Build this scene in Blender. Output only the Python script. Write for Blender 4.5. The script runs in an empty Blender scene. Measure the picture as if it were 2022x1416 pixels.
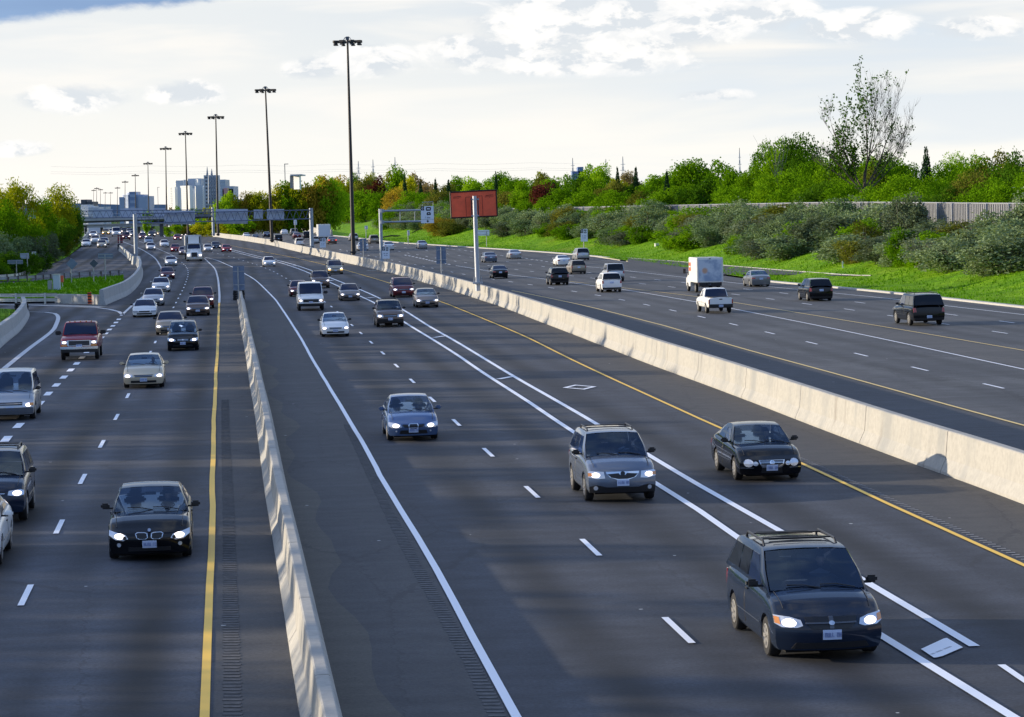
import bpy, bmesh, math, random
from mathutils import Vector, Matrix
random.seed(7)
sc = bpy.context.scene
COL = sc.collection
rad = math.radians

# ------------------------------------------------------------------ camera
F, PW, PH, CAMH = 5340.0, 2022, 1416, 7.6
ROLL, PITCH = rad(1.3), rad(3.207)
cam_d = bpy.data.cameras.new('camera'); cam = bpy.data.objects.new('camera', cam_d); COL.objects.link(cam)
CR = Matrix.Rotation(math.pi/2 - PITCH, 4, 'X') @ Matrix.Rotation(-ROLL, 4, 'Z')
cam.matrix_world = Matrix.Translation((0, 0, CAMH)) @ CR
cam_d.sensor_width = 36.0; cam_d.lens = F/PW*36.0
cam_d.clip_start = 0.5; cam_d.clip_end = 30000
sc.camera = cam

# ------------------------------------------------------------------ light
SUN_EL, SUN_AZ = rad(11.5), rad(-80)          # azimuth from +Y towards +X (sun on the left, slightly ahead)
sun_dir = Vector((math.sin(SUN_AZ)*math.cos(SUN_EL), math.cos(SUN_AZ)*math.cos(SUN_EL), math.sin(SUN_EL)))
sd = bpy.data.lights.new('sun', 'SUN'); sd.energy = 4.2; sd.angle = rad(0.5); sd.color = (1.0, 0.85, 0.64)
so = bpy.data.objects.new('sun', sd); COL.objects.link(so)
so.rotation_euler = (-sun_dir).to_track_quat('-Z', 'Y').to_euler()
sc.view_settings.view_transform = 'Standard'; sc.view_settings.look = 'None'
sc.view_settings.exposure = 0.66; sc.view_settings.gamma = 1.0

class NT:
    """tiny node-tree helper"""
    def __init__(s, tree): s.t = tree; s.n = tree.nodes; s.l = tree.links
    def new(s, typ, **kw):
        n = s.n.new(typ)
        for k, v in kw.items(): setattr(n, k, v)
        return n
    def put(s, inp, v):
        if v is None: return
        if hasattr(v, 'is_output') or isinstance(v, bpy.types.NodeSocket): s.l.new(v, inp)
        else:
            if isinstance(v, (tuple, list)) and len(v) == 3 and inp.type == 'RGBA': v = (*v, 1)
            inp.default_value = v
    def m(s, op, a, b=None, c=None, clamp=False):
        n = s.new('ShaderNodeMath', operation=op, use_clamp=clamp)
        s.put(n.inputs[0], a); s.put(n.inputs[1], b)
        if c is not None: s.put(n.inputs[2], c)
        return n.outputs[0]
    def mix(s, f, a, b, blend='MIX'):
        n = s.new('ShaderNodeMix', data_type='RGBA', blend_type=blend)
        s.put(n.inputs[0], f); s.put(n.inputs[6], a); s.put(n.inputs[7], b)
        return n.outputs[2]
    def noise(s, vec, scale, detail=4, rough=0.55, dist=0.0):
        n = s.new('ShaderNodeTexNoise'); s.put(n.inputs['Vector'], vec)
        n.inputs['Scale'].default_value = scale; n.inputs['Detail'].default_value = detail
        n.inputs['Roughness'].default_value = rough; n.inputs['Distortion'].default_value = dist
        return n.outputs[0]
    def ramp(s, f, a, b, lo=0.0, hi=1.0):
        n = s.new('ShaderNodeMapRange', interpolation_type='SMOOTHSTEP')
        s.put(n.inputs[0], f); n.inputs[1].default_value = a; n.inputs[2].default_value = b
        n.inputs[3].default_value = lo; n.inputs[4].default_value = hi
        return n.outputs[0]
    def xyz(s, x, y, z):
        n = s.new('ShaderNodeCombineXYZ'); s.put(n.inputs[0], x); s.put(n.inputs[1], y); s.put(n.inputs[2], z)
        return n.outputs[0]
    def sep(s, v):
        n = s.new('ShaderNodeSeparateXYZ'); s.put(n.inputs[0], v); return n.outputs

def build_world():
    w = bpy.data.worlds.new('World'); sc.world = w; w.use_nodes = True
    t = NT(w.node_tree); t.n.clear()
    out = t.new('ShaderNodeOutputWorld'); bg = t.new('ShaderNodeBackground'); t.l.new(bg.outputs[0], out.inputs[0])
    sky = t.new('ShaderNodeTexSky', sky_type='NISHITA', sun_disc=False)
    sky.sun_elevation = SUN_EL; sky.sun_rotation = SUN_AZ; sky.dust_density = 1.2
    tc = t.new('ShaderNodeTexCoord'); x, y, z = t.sep(tc.outputs['Generated'])
    az = t.m('MULTIPLY', t.m('ARCTAN2', x, y), 57.2958)
    el = t.m('MULTIPLY', t.m('ARCSINE', z), 57.2958)
    # thin high cloud that covers most of the sky: bands stretched along the horizon
    v1 = t.xyz(t.m('MULTIPLY', az, 0.10), t.m('MULTIPLY', el, 0.85), 0.0)
    n1 = t.noise(v1, 1.0, 5, 0.5, 0.4)
    v2 = t.xyz(t.m('MULTIPLY', az, 0.05), t.m('MULTIPLY', el, 0.25), 3.0)
    n2 = t.noise(v2, 1.3, 4, 0.5)
    cream = (6.35, 6.25, 5.9); pale = (4.55, 5.0, 5.45)
    up = t.m('MULTIPLY', t.ramp(el, 0.6, 4.4), t.ramp(az, -9.0, 5.0, 0.55, 1.0))
    veil = t.mix(t.m('MULTIPLY', up, 0.95), cream, pale)
    veil = t.mix(t.ramp(n1, 0.46, 0.64, 0, 0.8), veil, (6.6, 6.35, 5.95))
    veil = t.mix(t.ramp(n2, 0.52, 0.75, 0, 0.35), veil, (4.9, 5.4, 5.9))
    veil = t.mix(t.m('MULTIPLY', t.ramp(n1, 0.52, 0.36), t.m('MULTIPLY', t.ramp(az, -3.0, 6.0), 0.45)), veil, (4.4, 5.05, 5.75))
    # blue gaps higher overhead
    high = t.ramp(el, 7.0, 30.0)
    nhi = t.noise(tc.outputs['Generated'], 2.5, 5, 0.55)
    gap = t.m('MULTIPLY', high, t.ramp(nhi, 0.34, 0.50))
    skyc = t.mix(1.0, sky.outputs[0], (1.5, 1.8, 2.5), 'MULTIPLY')
    back = t.m('MULTIPLY', t.ramp(t.m('ABSOLUTE', az), 45.0, 110.0), t.ramp(az, -60.0, 20.0, 0.35, 1.0))
    veil = t.mix(t.m('MULTIPLY', back, 0.85), veil, t.mix(t.ramp(el, 4.0, 22.0), (1.5, 2.0, 2.9), (3.3, 4.2, 6.0)))
    col = t.mix(t.m('MULTIPLY', gap, 0.92), veil, skyc)
    # cumulus: soft blobs in azimuth / elevation broken up by noise
    v3 = t.xyz(t.m('MULTIPLY', az, 0.9), t.m('MULTIPLY', el, 1.7), 7.0)
    n3 = t.noise(v3, 1.0, 10, 0.62, 0.35)
    def blob(a0, e0, ra, re):
        da = t.m('DIVIDE', t.m('SUBTRACT', az, a0), ra); de = t.m('DIVIDE', t.m('SUBTRACT', el, e0), re)
        r2 = t.m('ADD', t.m('MULTIPLY', da, da), t.m('MULTIPLY', de, de))
        return t.m('SUBTRACT', 1.0, r2, clamp=True)
    bs = [(1.0, 3.75, 2.3, 0.85), (3.3, 3.7, 2.3, 0.75), (1.9, 3.0, 2.6, 0.38), (-0.4, 3.3, 1.7, 0.55), (-4.0, 3.0, 0.9, 0.34),
          (-2.9, 3.15, 1.3, 0.45), (-6.7, 2.55, 1.1, 0.33), (-9.1, 2.45, 1.5, 0.38), (-10.3, 1.45, 1.0, 0.22), (0.9, 4.5, 2.0, 0.6),
          (5.3, 3.95, 1.7, 0.5), (7.3, 3.6, 1.6, 0.45), (2.6, 4.3, 3.4, 0.8), (9.9, 3.5, 1.3, .3), (7.0, 4.5, 2.2, 0.35), (9.5, 4.5, 2.0, 0.25), (4.4, 2.25, 1.0, 0.16), (14, 4.8, 3, 1.2), (-15, 3.6, 3, 1.0)]
    acc = None
    for b in bs:
        v = blob(*b); acc = v if acc is None else t.m('MAXIMUM', acc, v)
    cum = t.ramp(t.m('ADD', t.m('MULTIPLY', acc, 1.25), t.m('MULTIPLY', t.m('SUBTRACT', n3, 0.5), 2.2)), 0.10, 1.05)
    cum = t.m('MULTIPLY', cum, t.ramp(acc, 0.0, 0.18))
    # cumulus shade: denser lower sides are a little grey-blue
    v4 = t.xyz(t.m('MULTIPLY', az, 0.9), t.m('MULTIPLY', t.m('ADD', el, 0.16), 1.7), 7.0)
    n4 = t.noise(v4, 1.15, 6, 0.55, 0.25)
    shade = t.m('ADD', t.m('MULTIPLY', t.ramp(t.m('SUBTRACT', n4, n3), -0.03, 0.11), 0.75), t.m('MULTIPLY', t.ramp(n3, 0.62, 0.42), 0.5), clamp=True)
    ccol = t.mix(t.m('MULTIPLY', shade, 0.9), (6.9, 6.75, 6.55), (4.5, 4.85, 5.2))
    col = t.mix(t.m('MULTIPLY', cum, 0.95), col, ccol)
    # clear slate-blue gap above the cloud edge on the left
    edge = t.m('SUBTRACT', el, t.m('ADD', 4.05, t.m('MULTIPLY', t.m('ADD', az, 10.7), 0.095)))
    edge = t.m('ADD', edge, t.m('MULTIPLY', t.m('SUBTRACT', n3, 0.5), 0.42))
    bl = t.m('MULTIPLY', t.ramp(edge, -0.10, 0.10), t.ramp(az, -3.2, -5.5))
    bl = t.m('MULTIPLY', bl, t.ramp(el, 16, 9))
    bcol = t.mix(t.ramp(n2, 0.35, 0.7), (0.85, 1.65, 3.2), (1.9, 2.9, 4.6))
    col = t.mix(t.m('MULTIPLY', bl, 0.95), col, bcol)
    t.l.new(col, bg.inputs[0]); bg.inputs[1].default_value = 0.1
build_world()

# ------------------------------------------------------------------ camera <-> world
C3 = CR.to_3x3()
def ss(a, b, v):
    t = max(0.0, min(1.0, (v-a)/(b-a))); return t*t*(3-2*t)
class Fn:
    """x as a function of y along the road, linear between points, straight beyond"""
    def __init__(s, pts):
        s.p = sorted([(p[1], p[0]) for p in pts])
        q = [s.p[0]]
        for a in s.p[1:]:
            if a[0] - q[-1][0] > 0.5: q.append(a)
        s.p = q
    def __call__(s, y):
        p = s.p
        if y <= p[0][0]: a, b = p[0], p[1]
        elif y >= p[-1][0]: a, b = p[-2], p[-1]
        else:
            lo, hi = 0, len(p)-1
            while hi-lo > 1:
                m = (lo+hi)//2
                if p[m][0] <= y: lo = m
                else: hi = m
            a, b = p[lo], p[hi]
        return a[1] + (b[1]-a[1])*(y-a[0])/(b[0]-a[0])
    def tan(s, y, h=12.0):
        v = Vector((s(y+h)-s(y-h), 2*h, 0)); return v.normalized()
xm = xc = None
def Hf(x, y):
    z = 0.8*ss(400, 700, y) - 1.1*ss(760, 960, y)
    if xm:
        k = 1-ss(720, 900, y)
        z += 2.25*ss(400, 610, y)*ss(5, 35, xm(y)-x)*k
        z += 1.0*ss(380, 560, y)*ss(2, 10, x-xm(y))*k
    if xc:
        d = x - xc(y)
        if d > 0: z += (2.9*ss(2, 18, d) + 1.5*ss(30, 90, d))*(1-0.6*ss(900, 1500, y))
    return z
def ray(px, py):
    return C3 @ Vector(((px-1011)/F, (708-py)/F, -1))
def up(px, py, zo=0.0):
    """ground point under a picture position"""
    d = ray(px, py); o = Vector((0, 0, CAMH)); t0 = 10.0; t = t0; prev = t0
    while t < 4000:
        p = o + d*t
        if p.z <= Hf(p.x, p.y)+zo: break
        prev = t; t += 4.0 + t*0.01
    lo, hi = prev, t
    for _ in range(28):
        m = (lo+hi)/2; p = o+d*m
        if p.z <= Hf(p.x, p.y)+zo: hi = m
        else: lo = m
    return o + d*hi
def at(px, py, Y):
    """point on the picture ray at distance Y"""
    d = ray(px, py); return Vector((0, 0, CAMH)) + d*(Y/d.y)
def ups(pts, zo=0.0): return [up(a, b, zo) for a, b in pts]

# median barrier foot (near face) and right-hand kerb, first on the bare profile
PX_R = [(2022, 996), (1915, 954), (1771, 904), (1623, 848), (1502, 800), (1283, 719.5), (1131, 660), (990, 606), (900, 576.5), (781, 541.5), (713, 525.6), (644.7, 509.7), (535.5, 484.6), (440, 470), (400, 466), (372, 463.5)]
xm_ = Fn(ups(PX_R)); xm = xm_
PX_C = [(2022, 609), (1775, 581.5), (1648, 569), (1516, 557), (1400, 545), (1250, 526)]
PX_K = [(1358, 520.7), (1167.5, 506), (1054, 497), (900, 487), (781, 479), (720, 472), (654, 465.3), (600, 459), (560, 455)]
_k = ups(PX_K); _c = ups(PX_C[:4])
# the kerb line: straight run on the right, then the outer kerb further on
xc = Fn([( _c[0].x, _c[0].y), (_c[1].x, _c[1].y), (_c[2].x, _c[2].y), (_c[3].x, _c[3].y)] + [(p.x, p.y) for p in _k[1:]])
# ------------------------------------------------------------------ materials
MAT = {}
def mat(name, color=(.5, .5, .5), rough=.6, metal=0.0, emit=None, es=0.0, coat=0.0, var=0.0, vscale=3.0, bump=0.0, spec=None):
    if name in MAT: return MAT[name]
    m = bpy.data.materials.new(name); m.use_nodes = True; MAT[name] = m
    t = NT(m.node_tree); b = t.n['Principled BSDF']
    b.inputs['Roughness'].default_value = rough; b.inputs['Metallic'].default_value = metal
    b.inputs['Coat Weight'].default_value = coat; b.inputs['Coat Roughness'].default_value = 0.04
    if spec is not None: b.inputs['Specular IOR Level'].default_value = spec
    b.inputs['Base Color'].default_value = (*color, 1)
    if var or bump:
        g = t.new('ShaderNodeTexCoord').outputs['Object']
        n = t.noise(g, vscale, 5, 0.6)
        if var:
            k = t.ramp(n, 0.3, 0.7, 1-var, 1+var)
            t.l.new(t.mix(1.0, color, t.xyz(k, k, k), 'MULTIPLY'), b.inputs['Base Color'])
        if bump:
            bn = t.new('ShaderNodeBump'); bn.inputs['Strength'].default_value = bump; bn.inputs['Distance'].default_value = 0.03
            t.l.new(n, bn.inputs['Height']); t.l.new(bn.outputs[0], b.inputs['Normal'])
    if emit: b.inputs['Emission Color'].default_value = (*emit, 1); b.inputs['Emission Strength'].default_value = es
    return m

RA = rad(5.81)      # heading of the straight stretch, left of +Y
def road_coords(t):
    g = t.new('ShaderNodeNewGeometry').outputs['Position']; x, y, z = t.sep(g)
    a = t.m('ADD', t.m('MULTIPLY', x, math.cos(RA)), t.m('MULTIPLY', y, math.sin(RA)))     # across
    s = t.m('SUBTRACT', t.m('MULTIPLY', y, math.cos(RA)), t.m('MULTIPLY', x, math.sin(RA)))  # along
    return g, a, s
def asphalt(name, c1, c2, lane=None, dust=0.0, spots=0.5, patch=None, rough=0.78):
    m = bpy.data.materials.new(name); m.use_nodes = True; MAT[name] = m
    t = NT(m.node_tree); b = t.n['Principled BSDF']
    g, a, s = road_coords(t)
    n1 = t.noise(t.xyz(t.m('MULTIPLY', a, 0.55), t.m('MULTIPLY', s, 0.03), 0.0), 1.0, 5, 0.6)
    n2 = t.noise(t.xyz(t.m('MULTIPLY', a, 0.12), t.m('MULTIPLY', s, 0.09), 5.0), 1.0, 4, 0.55, 0.6)
    n3 = t.noise(g, 14.0, 3, 0.7); n4 = t.noise(g, 1.7, 5, 0.6)
    f = t.m('ADD', t.m('MULTIPLY', t.ramp(n1, 0.35, 0.65), 0.5), t.m('MULTIPLY', t.ramp(n2, 0.35, 0.65), 0.5))
    col = t.mix(f, c1, c2)
    if lane:      # darker oil strip in the middle of each lane and paler wheel tracks
        ph, width, k = lane
        c = t.m('COSINE', t.m('MULTIPLY', t.m('SUBTRACT', a, ph), 6.28318/width))
        w = t.m('COSINE', t.m('MULTIPLY', t.m('SUBTRACT', a, ph), 12.56637/width))
        kk = t.m('ADD', 1.0, t.m('ADD', t.m('MULTIPLY', t.m('MULTIPLY', c, n1), -k), t.m('MULTIPLY', t.m('MULTIPLY', w, t.ramp(n2, .35, .65, .3, 1.5)), -k*.62)))
        col = t.mix(1.0, col, t.xyz(kk, kk, kk), 'MULTIPLY')
    if patch: col = t.mix(t.ramp(n2, patch[0], patch[0]+0.06, 0, patch[2]), col, patch[1])
    # crosswise scuffs and grain
    n5 = t.noise(t.xyz(t.m('MULTIPLY', a, 0.16), t.m('MULTIPLY', s, 1.1), 9.0), 1.0, 4, 0.6)
    k2 = t.ramp(n5, 0.3, 0.72, 0.86, 1.16); col = t.mix(1.0, col, t.xyz(k2, k2, k2), 'MULTIPLY')
    k3 = t.ramp(n3, 0.25, 0.75, 0.72, 1.28); col = t.mix(1.0, col, t.xyz(k3, k3, k3), 'MULTIPLY')
    k5 = t.ramp(n4, 0.3, 0.7, 0.90, 1.12); col = t.mix(1.0, col, t.xyz(k5, k5, k5), 'MULTIPLY')
    if dust: col = t.mix(t.ramp(n4, 0.35, 0.75, dust*0.3, dust), col, (0.080, 0.074, 0.065))
    # little pale stones and litter
    vo = t.new('ShaderNodeTexVoronoi'); t.put(vo.inputs['Vector'], g); vo.inputs['Scale'].default_value = 0.9
    rnd = t.sep(vo.outputs['Color'])[0]
    sp = t.m('MULTIPLY', t.m('LESS_THAN', vo.outputs['Distance'], 0.045), t.m('LESS_THAN', rnd, 0.22*spots))
    col = t.mix(sp, col, (0.5, 0.5, 0.48))
    # fine cracks
    vc = t.new('ShaderNodeTexVoronoi', feature='DISTANCE_TO_EDGE'); t.put(vc.inputs['Vector'], t.xyz(t.m('ADD', t.m('MULTIPLY', a, 0.27), t.m('MULTIPLY', n4, 0.25)), t.m('MULTIPLY', s, 0.045), 0.0)); vc.inputs['Scale'].default_value = 1.0
    col = t.mix(t.m('MULTIPLY', t.m('LESS_THAN', vc.outputs[0], 0.006), 0.35), col, (0.02, 0.02, 0.022))
    t.l.new(col, b.inputs['Base Color']); b.inputs['Roughness'].default_value = rough
    b.inputs['Specular IOR Level'].default_value = 0.35
    bn = t.new('ShaderNodeBump'); bn.inputs['Strength'].default_value = 0.5; bn.inputs['Distance'].default_value = 0.01
    t.l.new(n3, bn.inputs['Height']); t.l.new(bn.outputs[0], b.inputs['Normal'])
    return m
M_ROAD = asphalt('asphalt_new', (0.031, 0.035, 0.044), (0.043, 0.047, 0.057), lane=(6.0, 3.7, 0.42), spots=0.5)
M_ROADL = asphalt('asphalt_left', (0.032, 0.036, 0.046), (0.050, 0.055, 0.067), lane=(-1.74, 3.7, 0.62), spots=0.4)
M_ROADR = asphalt('asphalt_old', (0.055, 0.058, 0.063), (0.074, 0.076, 0.079), lane=(29, 3.7, 0.22), patch=(0.56, (0.105, 0.108, 0.11), 0.40), spots=0.3)
M_SHO = asphalt('asphalt_shoulder', (0.044, 0.046, 0.052), (0.064, 0.065, 0.069), dust=0.3, spots=1.0)
M_SHOD = asphalt('asphalt_shoulder_dusty', (0.050, 0.049, 0.050), (0.070, 0.066, 0.062), dust=0.6, spots=1.2)
M_RAMP = asphalt('asphalt_ramp', (0.042, 0.044, 0.050), (0.058, 0.060, 0.064), dust=0.25, spots=0.4)

def paint(name, c, wear=0.25):
    m = bpy.data.materials.new(name); m.use_nodes = True; MAT[name] = m
    t = NT(m.node_tree); b = t.n['Principled BSDF']
    g = t.new('ShaderNodeNewGeometry').outputs['Position']
    n = t.noise(g, 9.0, 6, 0.75); n2 = t.noise(g, 0.35, 3, 0.6)
    f = t.m('MULTIPLY', t.ramp(n, 0.62, 0.72), t.ramp(n2, 0.4, 0.62, 0.15*wear, wear*2.2))
    t.l.new(t.mix(f, c, (0.08, 0.08, 0.085)), b.inputs['Base Color']); b.inputs['Roughness'].default_value = 0.55
    return m
M_WHITE = paint('road_paint_white', (0.84, 0.86, 0.90), 0.12)
M_WHITE2 = paint('road_paint_worn', (0.55, 0.56, 0.58), 0.7)
M_YEL = paint('road_paint_yellow', (0.95, 0.56, 0.05), 0.12)
M_YEL2 = paint('road_paint_yellow_pale', (0.80, 0.58, 0.20), 0.3)

def concrete(name, c, stain=0.5):
    m = bpy.data.materials.new(name); m.use_nodes = True; MAT[name] = m
    t = NT(m.node_tree); b = t.n['Principled BSDF']
    g = t.new('ShaderNodeNewGeometry').outputs['Position']; x, y, z = t.sep(g)
    n = t.noise(t.xyz(t.m('MULTIPLY', x, 0.4), t.m('MULTIPLY', y, 0.4), t.m('MULTIPLY', z, 0.15)), 1.5, 5, 0.6)
    n2 = t.noise(g, 6.0, 5, 0.7); n3 = t.noise(t.xyz(x, t.m('MULTIPLY', y, 1.2), t.m('MULTIPLY', z, 0.12)), 1.1, 5, 0.7)
    k = t.ramp(n2, 0.25, 0.75, 0.86, 1.1); col = t.mix(1.0, c, t.xyz(k, k, k), 'MULTIPLY')
    col = t.mix(t.ramp(n, 0.45, 0.7, 0, stain), col, (c[0]*0.68, c[1]*0.72, c[2]*0.78))
    col = t.mix(t.ramp(n3, 0.56, 0.74, 0, stain), col, (c[0]*0.55, c[1]*0.52, c[2]*0.5))
    t.l.new(col, b.inputs['Base Color']); b.inputs['Roughness'].default_value = 0.85
    bn = t.new('ShaderNodeBump'); bn.inputs['Strength'].default_value = 0.35; bn.inputs['Distance'].default_value = 0.02
    t.l.new(n2, bn.inputs['Height']); t.l.new(bn.outputs[0], b.inputs['Normal'])
    return m
M_CONC = concrete('concrete_barrier', (0.38, 0.365, 0.325), 0.75)
M_CONC2 = concrete('concrete_grey', (0.40, 0.41, 0.40), 0.45)
M_KERB = concrete('concrete_kerb', (0.42, 0.41, 0.38), 0.3)

def grassmat(name, c1, c2, c3):
    m = bpy.data.materials.new(name); m.use_nodes = True; MAT[name] = m
    t = NT(m.node_tree); b = t.n['Principled BSDF']
    g = t.new('ShaderNodeNewGeometry').outputs['Position']
    n = t.noise(g, 0.16, 6, 0.62, 0.5); n2 = t.noise(g, 1.3, 5, 0.7); n3 = t.noise(g, 0.05, 3, 0.6)
    col = t.mix(t.ramp(n, 0.35, 0.65), c1, c2)
    col = t.mix(t.ramp(n3, 0.55, 0.72, 0, 0.55), col, c3)
    k = t.ramp(n2, 0.25, 0.75, 0.6, 1.4); col = t.mix(1.0, col, t.xyz(k, k, k), 'MULTIPLY')
    t.l.new(col, b.inputs['Base Color']); b.inputs['Roughness'].default_value = 0.9; b.inputs['Specular IOR Level'].default_value = 0.1
    bn = t.new('ShaderNodeBump'); bn.inputs['Strength'].default_value = 1.0; bn.inputs['Distance'].default_value = 0.25
    t.l.new(n2, bn.inputs['Height']); t.l.new(bn.outputs[0], b.inputs['Normal'])
    return m
M_GRASS = grassmat('grass_verge', (0.100, 0.235, 0.006), (0.175, 0.330, 0.008), (0.20, 0.23, 0.03))
M_GROUND = grassmat('grass_rough', (0.035, 0.085, 0.012), (0.06, 0.12, 0.015), (0.07, 0.08, 0.02))

def leafmat(name, c1, c2, c3, tr=0.35):
    m = bpy.data.materials.new(name); m.use_nodes = True; MAT[name] = m
    t = NT(m.node_tree); t.n.clear()
    out = t.new('ShaderNodeOutputMaterial')
    g = t.new('ShaderNodeNewGeometry').outputs['Position']
    oi = t.new('ShaderNodeObjectInfo').outputs['Random']
    n = t.noise(g, 0.55, 4, 0.65); n2 = t.noise(g, 3.5, 3, 0.7)
    col = t.mix(t.ramp(n, 0.36, 0.64), c1, c2)
    col = t.mix(t.ramp(n2, 0.5, 0.75, 0, 0.7), col, c3)
    k = t.ramp(oi, 0, 1, 0.78, 1.22); col = t.mix(1.0, col, t.xyz(k, t.m('POWER', k, 0.7), k), 'MULTIPLY')
    d = t.new('ShaderNodeBsdfDiffuse'); t.l.new(col, d.inputs[0])
    tl = t.new('ShaderNodeBsdfTranslucent'); t.l.new(t.mix(1.0, col, (1.25, 1.2, 0.6), 'MULTIPLY'), tl.inputs[0])
    mx = t.new('ShaderNodeMixShader'); mx.inputs[0].default_value = tr
    t.l.new(d.outputs[0], mx.inputs[1]); t.l.new(tl.outputs[0], mx.inputs[2]); t.l.new(mx.outputs[0], out.inputs[0])
    return m
LEAF = {
 'green': leafmat('leaf_green', (0.080, 0.185, 0.005), (0.150, 0.300, 0.008), (0.24, 0.40, 0.012)),
 'lime': leafmat('leaf_lime', (0.17, 0.33, 0.010), (0.26, 0.43, 0.014), (0.33, 0.47, 0.02), 0.45),
 'dark': leafmat('leaf_dark', (0.040, 0.105, 0.008), (0.075, 0.17, 0.009), (0.12, 0.24, 0.014)),
 'olive': leafmat('leaf_silver', (0.135, 0.20, 0.095), (0.20, 0.275, 0.14), (0.28, 0.36, 0.20), 0.25),
 'olive_dark': leafmat('leaf_grey', (0.105, 0.135, 0.085), (0.15, 0.195, 0.115), (0.21, 0.26, 0.15), 0.25),
 'yellow': leafmat('leaf_yellow', (0.25, 0.29, 0.010), (0.36, 0.36, 0.015), (0.18, 0.32, 0.012), 0.45),
 'orange': leafmat('leaf_bronze', (0.24, 0.19, 0.022), (0.33, 0.24, 0.028), (0.20, 0.27, 0.02), 0.4),
 'rust': leafmat('leaf_rust', (0.130, 0.135, 0.022), (0.17, 0.18, 0.028), (0.12, 0.24, 0.02), 0.3),
 'burgundy': leafmat('leaf_burgundy', (0.075, 0.018, 0.018), (0.12, 0.03, 0.025), (0.08, 0.05, 0.02), 0.3),
 'pine': leafmat('leaf_pine', (0.018, 0.045, 0.020), (0.032, 0.07, 0.028), (0.05, 0.10, 0.04), 0.1),
 'tan': leafmat('leaf_bud', (0.24, 0.17, 0.075), (0.30, 0.22, 0.10), (0.20, 0.19, 0.06), 0.3),
}
M_BARK = mat('bark', (0.11, 0.085, 0.065), 0.9, var=0.4, vscale=2.0)
M_BARKP = mat('bark_pale', (0.20, 0.17, 0.15), 0.9, var=0.35, vscale=2.0)

# ------------------------------------------------------------------ mesh helpers
def tag(o, label=None, cat=None, group=None, kind=None):
    if label: o['label'] = label
    if cat: o['category'] = cat
    if group: o['group'] = group
    if kind: o['kind'] = kind
    return o
def link(name, me, parent=None, loc=None, rz=0.0):
    o = bpy.data.objects.new(name, me); COL.objects.link(o)
    if parent: o.parent = parent
    if loc is not None: o.location = loc
    if rz: o.rotation_euler = (0, 0, rz)
    return o
def thing(name, label, cat, loc=(0, 0, 0), rz=0.0, group=None):
    return tag(link(name, None, None, loc, rz), label, cat, group)
def mesh(name, verts, faces, m, smooth=False, angle=None):
    me = bpy.data.meshes.new(name); me.from_pydata([tuple(v) for v in verts], [], faces); me.update()
    for k in (m if isinstance(m, (list, tuple)) else [m]): me.materials.append(k)
    if smooth:
        me.polygons.foreach_set('use_smooth', [True]*len(me.polygons))
        if angle: me.set_sharp_from_angle(angle=rad(angle))
    return me
def obj(name, verts, faces, m, parent=None, smooth=False, angle=None, **k):
    return link(name, mesh(name, verts, faces, m, smooth, angle), parent, **k)
class MB:
    """collects simple solids into one mesh"""
    def __init__(s): s.v = []; s.f = []
    def add(s, vs, fs):
        b = len(s.v); s.v += [Vector(v) for v in vs]; s.f += [[i+b for i in f] for f in fs]; return s
    def box(s, c, d, rz=0.0, taper=1.0):
        x, y, z = d[0]/2, d[1]/2, d[2]/2; R = Matrix.Rotation(rz, 3, 'Z'); c = Vector(c)
        vs = [R @ Vector((sx*x*(taper if sz > 0 else 1), sy*y*(taper if sz > 0 else 1), sz*z)) + c for sz in (-1, 1) for sx, sy in ((-1, -1), (1, -1), (1, 1), (-1, 1))]
        return s.add(vs, [(3, 2, 1, 0), (4, 5, 6, 7), (0, 1, 5, 4), (1, 2, 6, 5), (2, 3, 7, 6), (3, 0, 4, 7)])
    def tube(s, pts, r, n=8, cap=True):
        pts = [Vector(p) for p in pts]; rs = r if isinstance(r, (list, tuple)) else [r]*len(pts); vs = []; fs = []
        for i, p in enumerate(pts):
            d = (pts[min(i+1, len(pts)-1)] - pts[max(i-1, 0)]).normalized()
            a = d.cross(Vector((0, 0, 1)) if abs(d.z) < 0.9 else Vector((1, 0, 0))).normalized(); b = d.cross(a)
            vs += [p + (a*math.cos(2*math.pi*k/n) + b*math.sin(2*math.pi*k/n))*rs[i] for k in range(n)]
        for i in range(len(pts)-1):
            for k in range(n):
                fs.append((i*n+k, i*n+(k+1) % n, (i+1)*n+(k+1) % n, (i+1)*n+k))
        if cap: fs.append(tuple(range(n))[::-1]); fs.append(tuple((len(pts)-1)*n+k for k in range(n)))
        return s.add(vs, fs)
    def obj(s, name, m, parent=None, smooth=False, angle=40, **k): return obj(name, s.v, s.f, m, parent, smooth, angle, **k)

def resample(pts, step):
    """even points along a 3d polyline (x, y used), re-draped by the caller"""
    out = [Vector(pts[0])]; acc = 0.0
    for a, b in zip(pts, pts[1:]):
        a, b = Vector(a), Vector(b); L = (b-a).length; n = max(1, int(L/step))
        for i in range(1, n+1): out.append(a.lerp(b, i/n))
    return out
def smooth_line(pts, it=2):
    p = [Vector(q) for q in pts]
    for _ in range(it):
        p = [p[0]] + [(p[i-1]+p[i]*2+p[i+1])/4 for i in range(1, len(p)-1)] + [p[-1]]
    return p
def spline(pts, step=3.0):
    """Catmull-Rom through the points"""
    P = [Vector(p) for p in pts]; out = []
    for i in range(len(P)-1):
        p0, p1, p2, p3 = P[max(i-1, 0)], P[i], P[i+1], P[min(i+2, len(P)-1)]
        n = max(1, int((p2-p1).length/step))
        for k in range(n):
            t = k/n; out.append(0.5*((2*p1)+(p2-p0)*t+(2*p0-5*p1+4*p2-p3)*t*t+(3*p1-p0-3*p2+p3)*t**3))
    out.append(P[-1]); return out
def drape(v, zo): return Vector((v[0], v[1], Hf(v[0], v[1])+zo))
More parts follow.
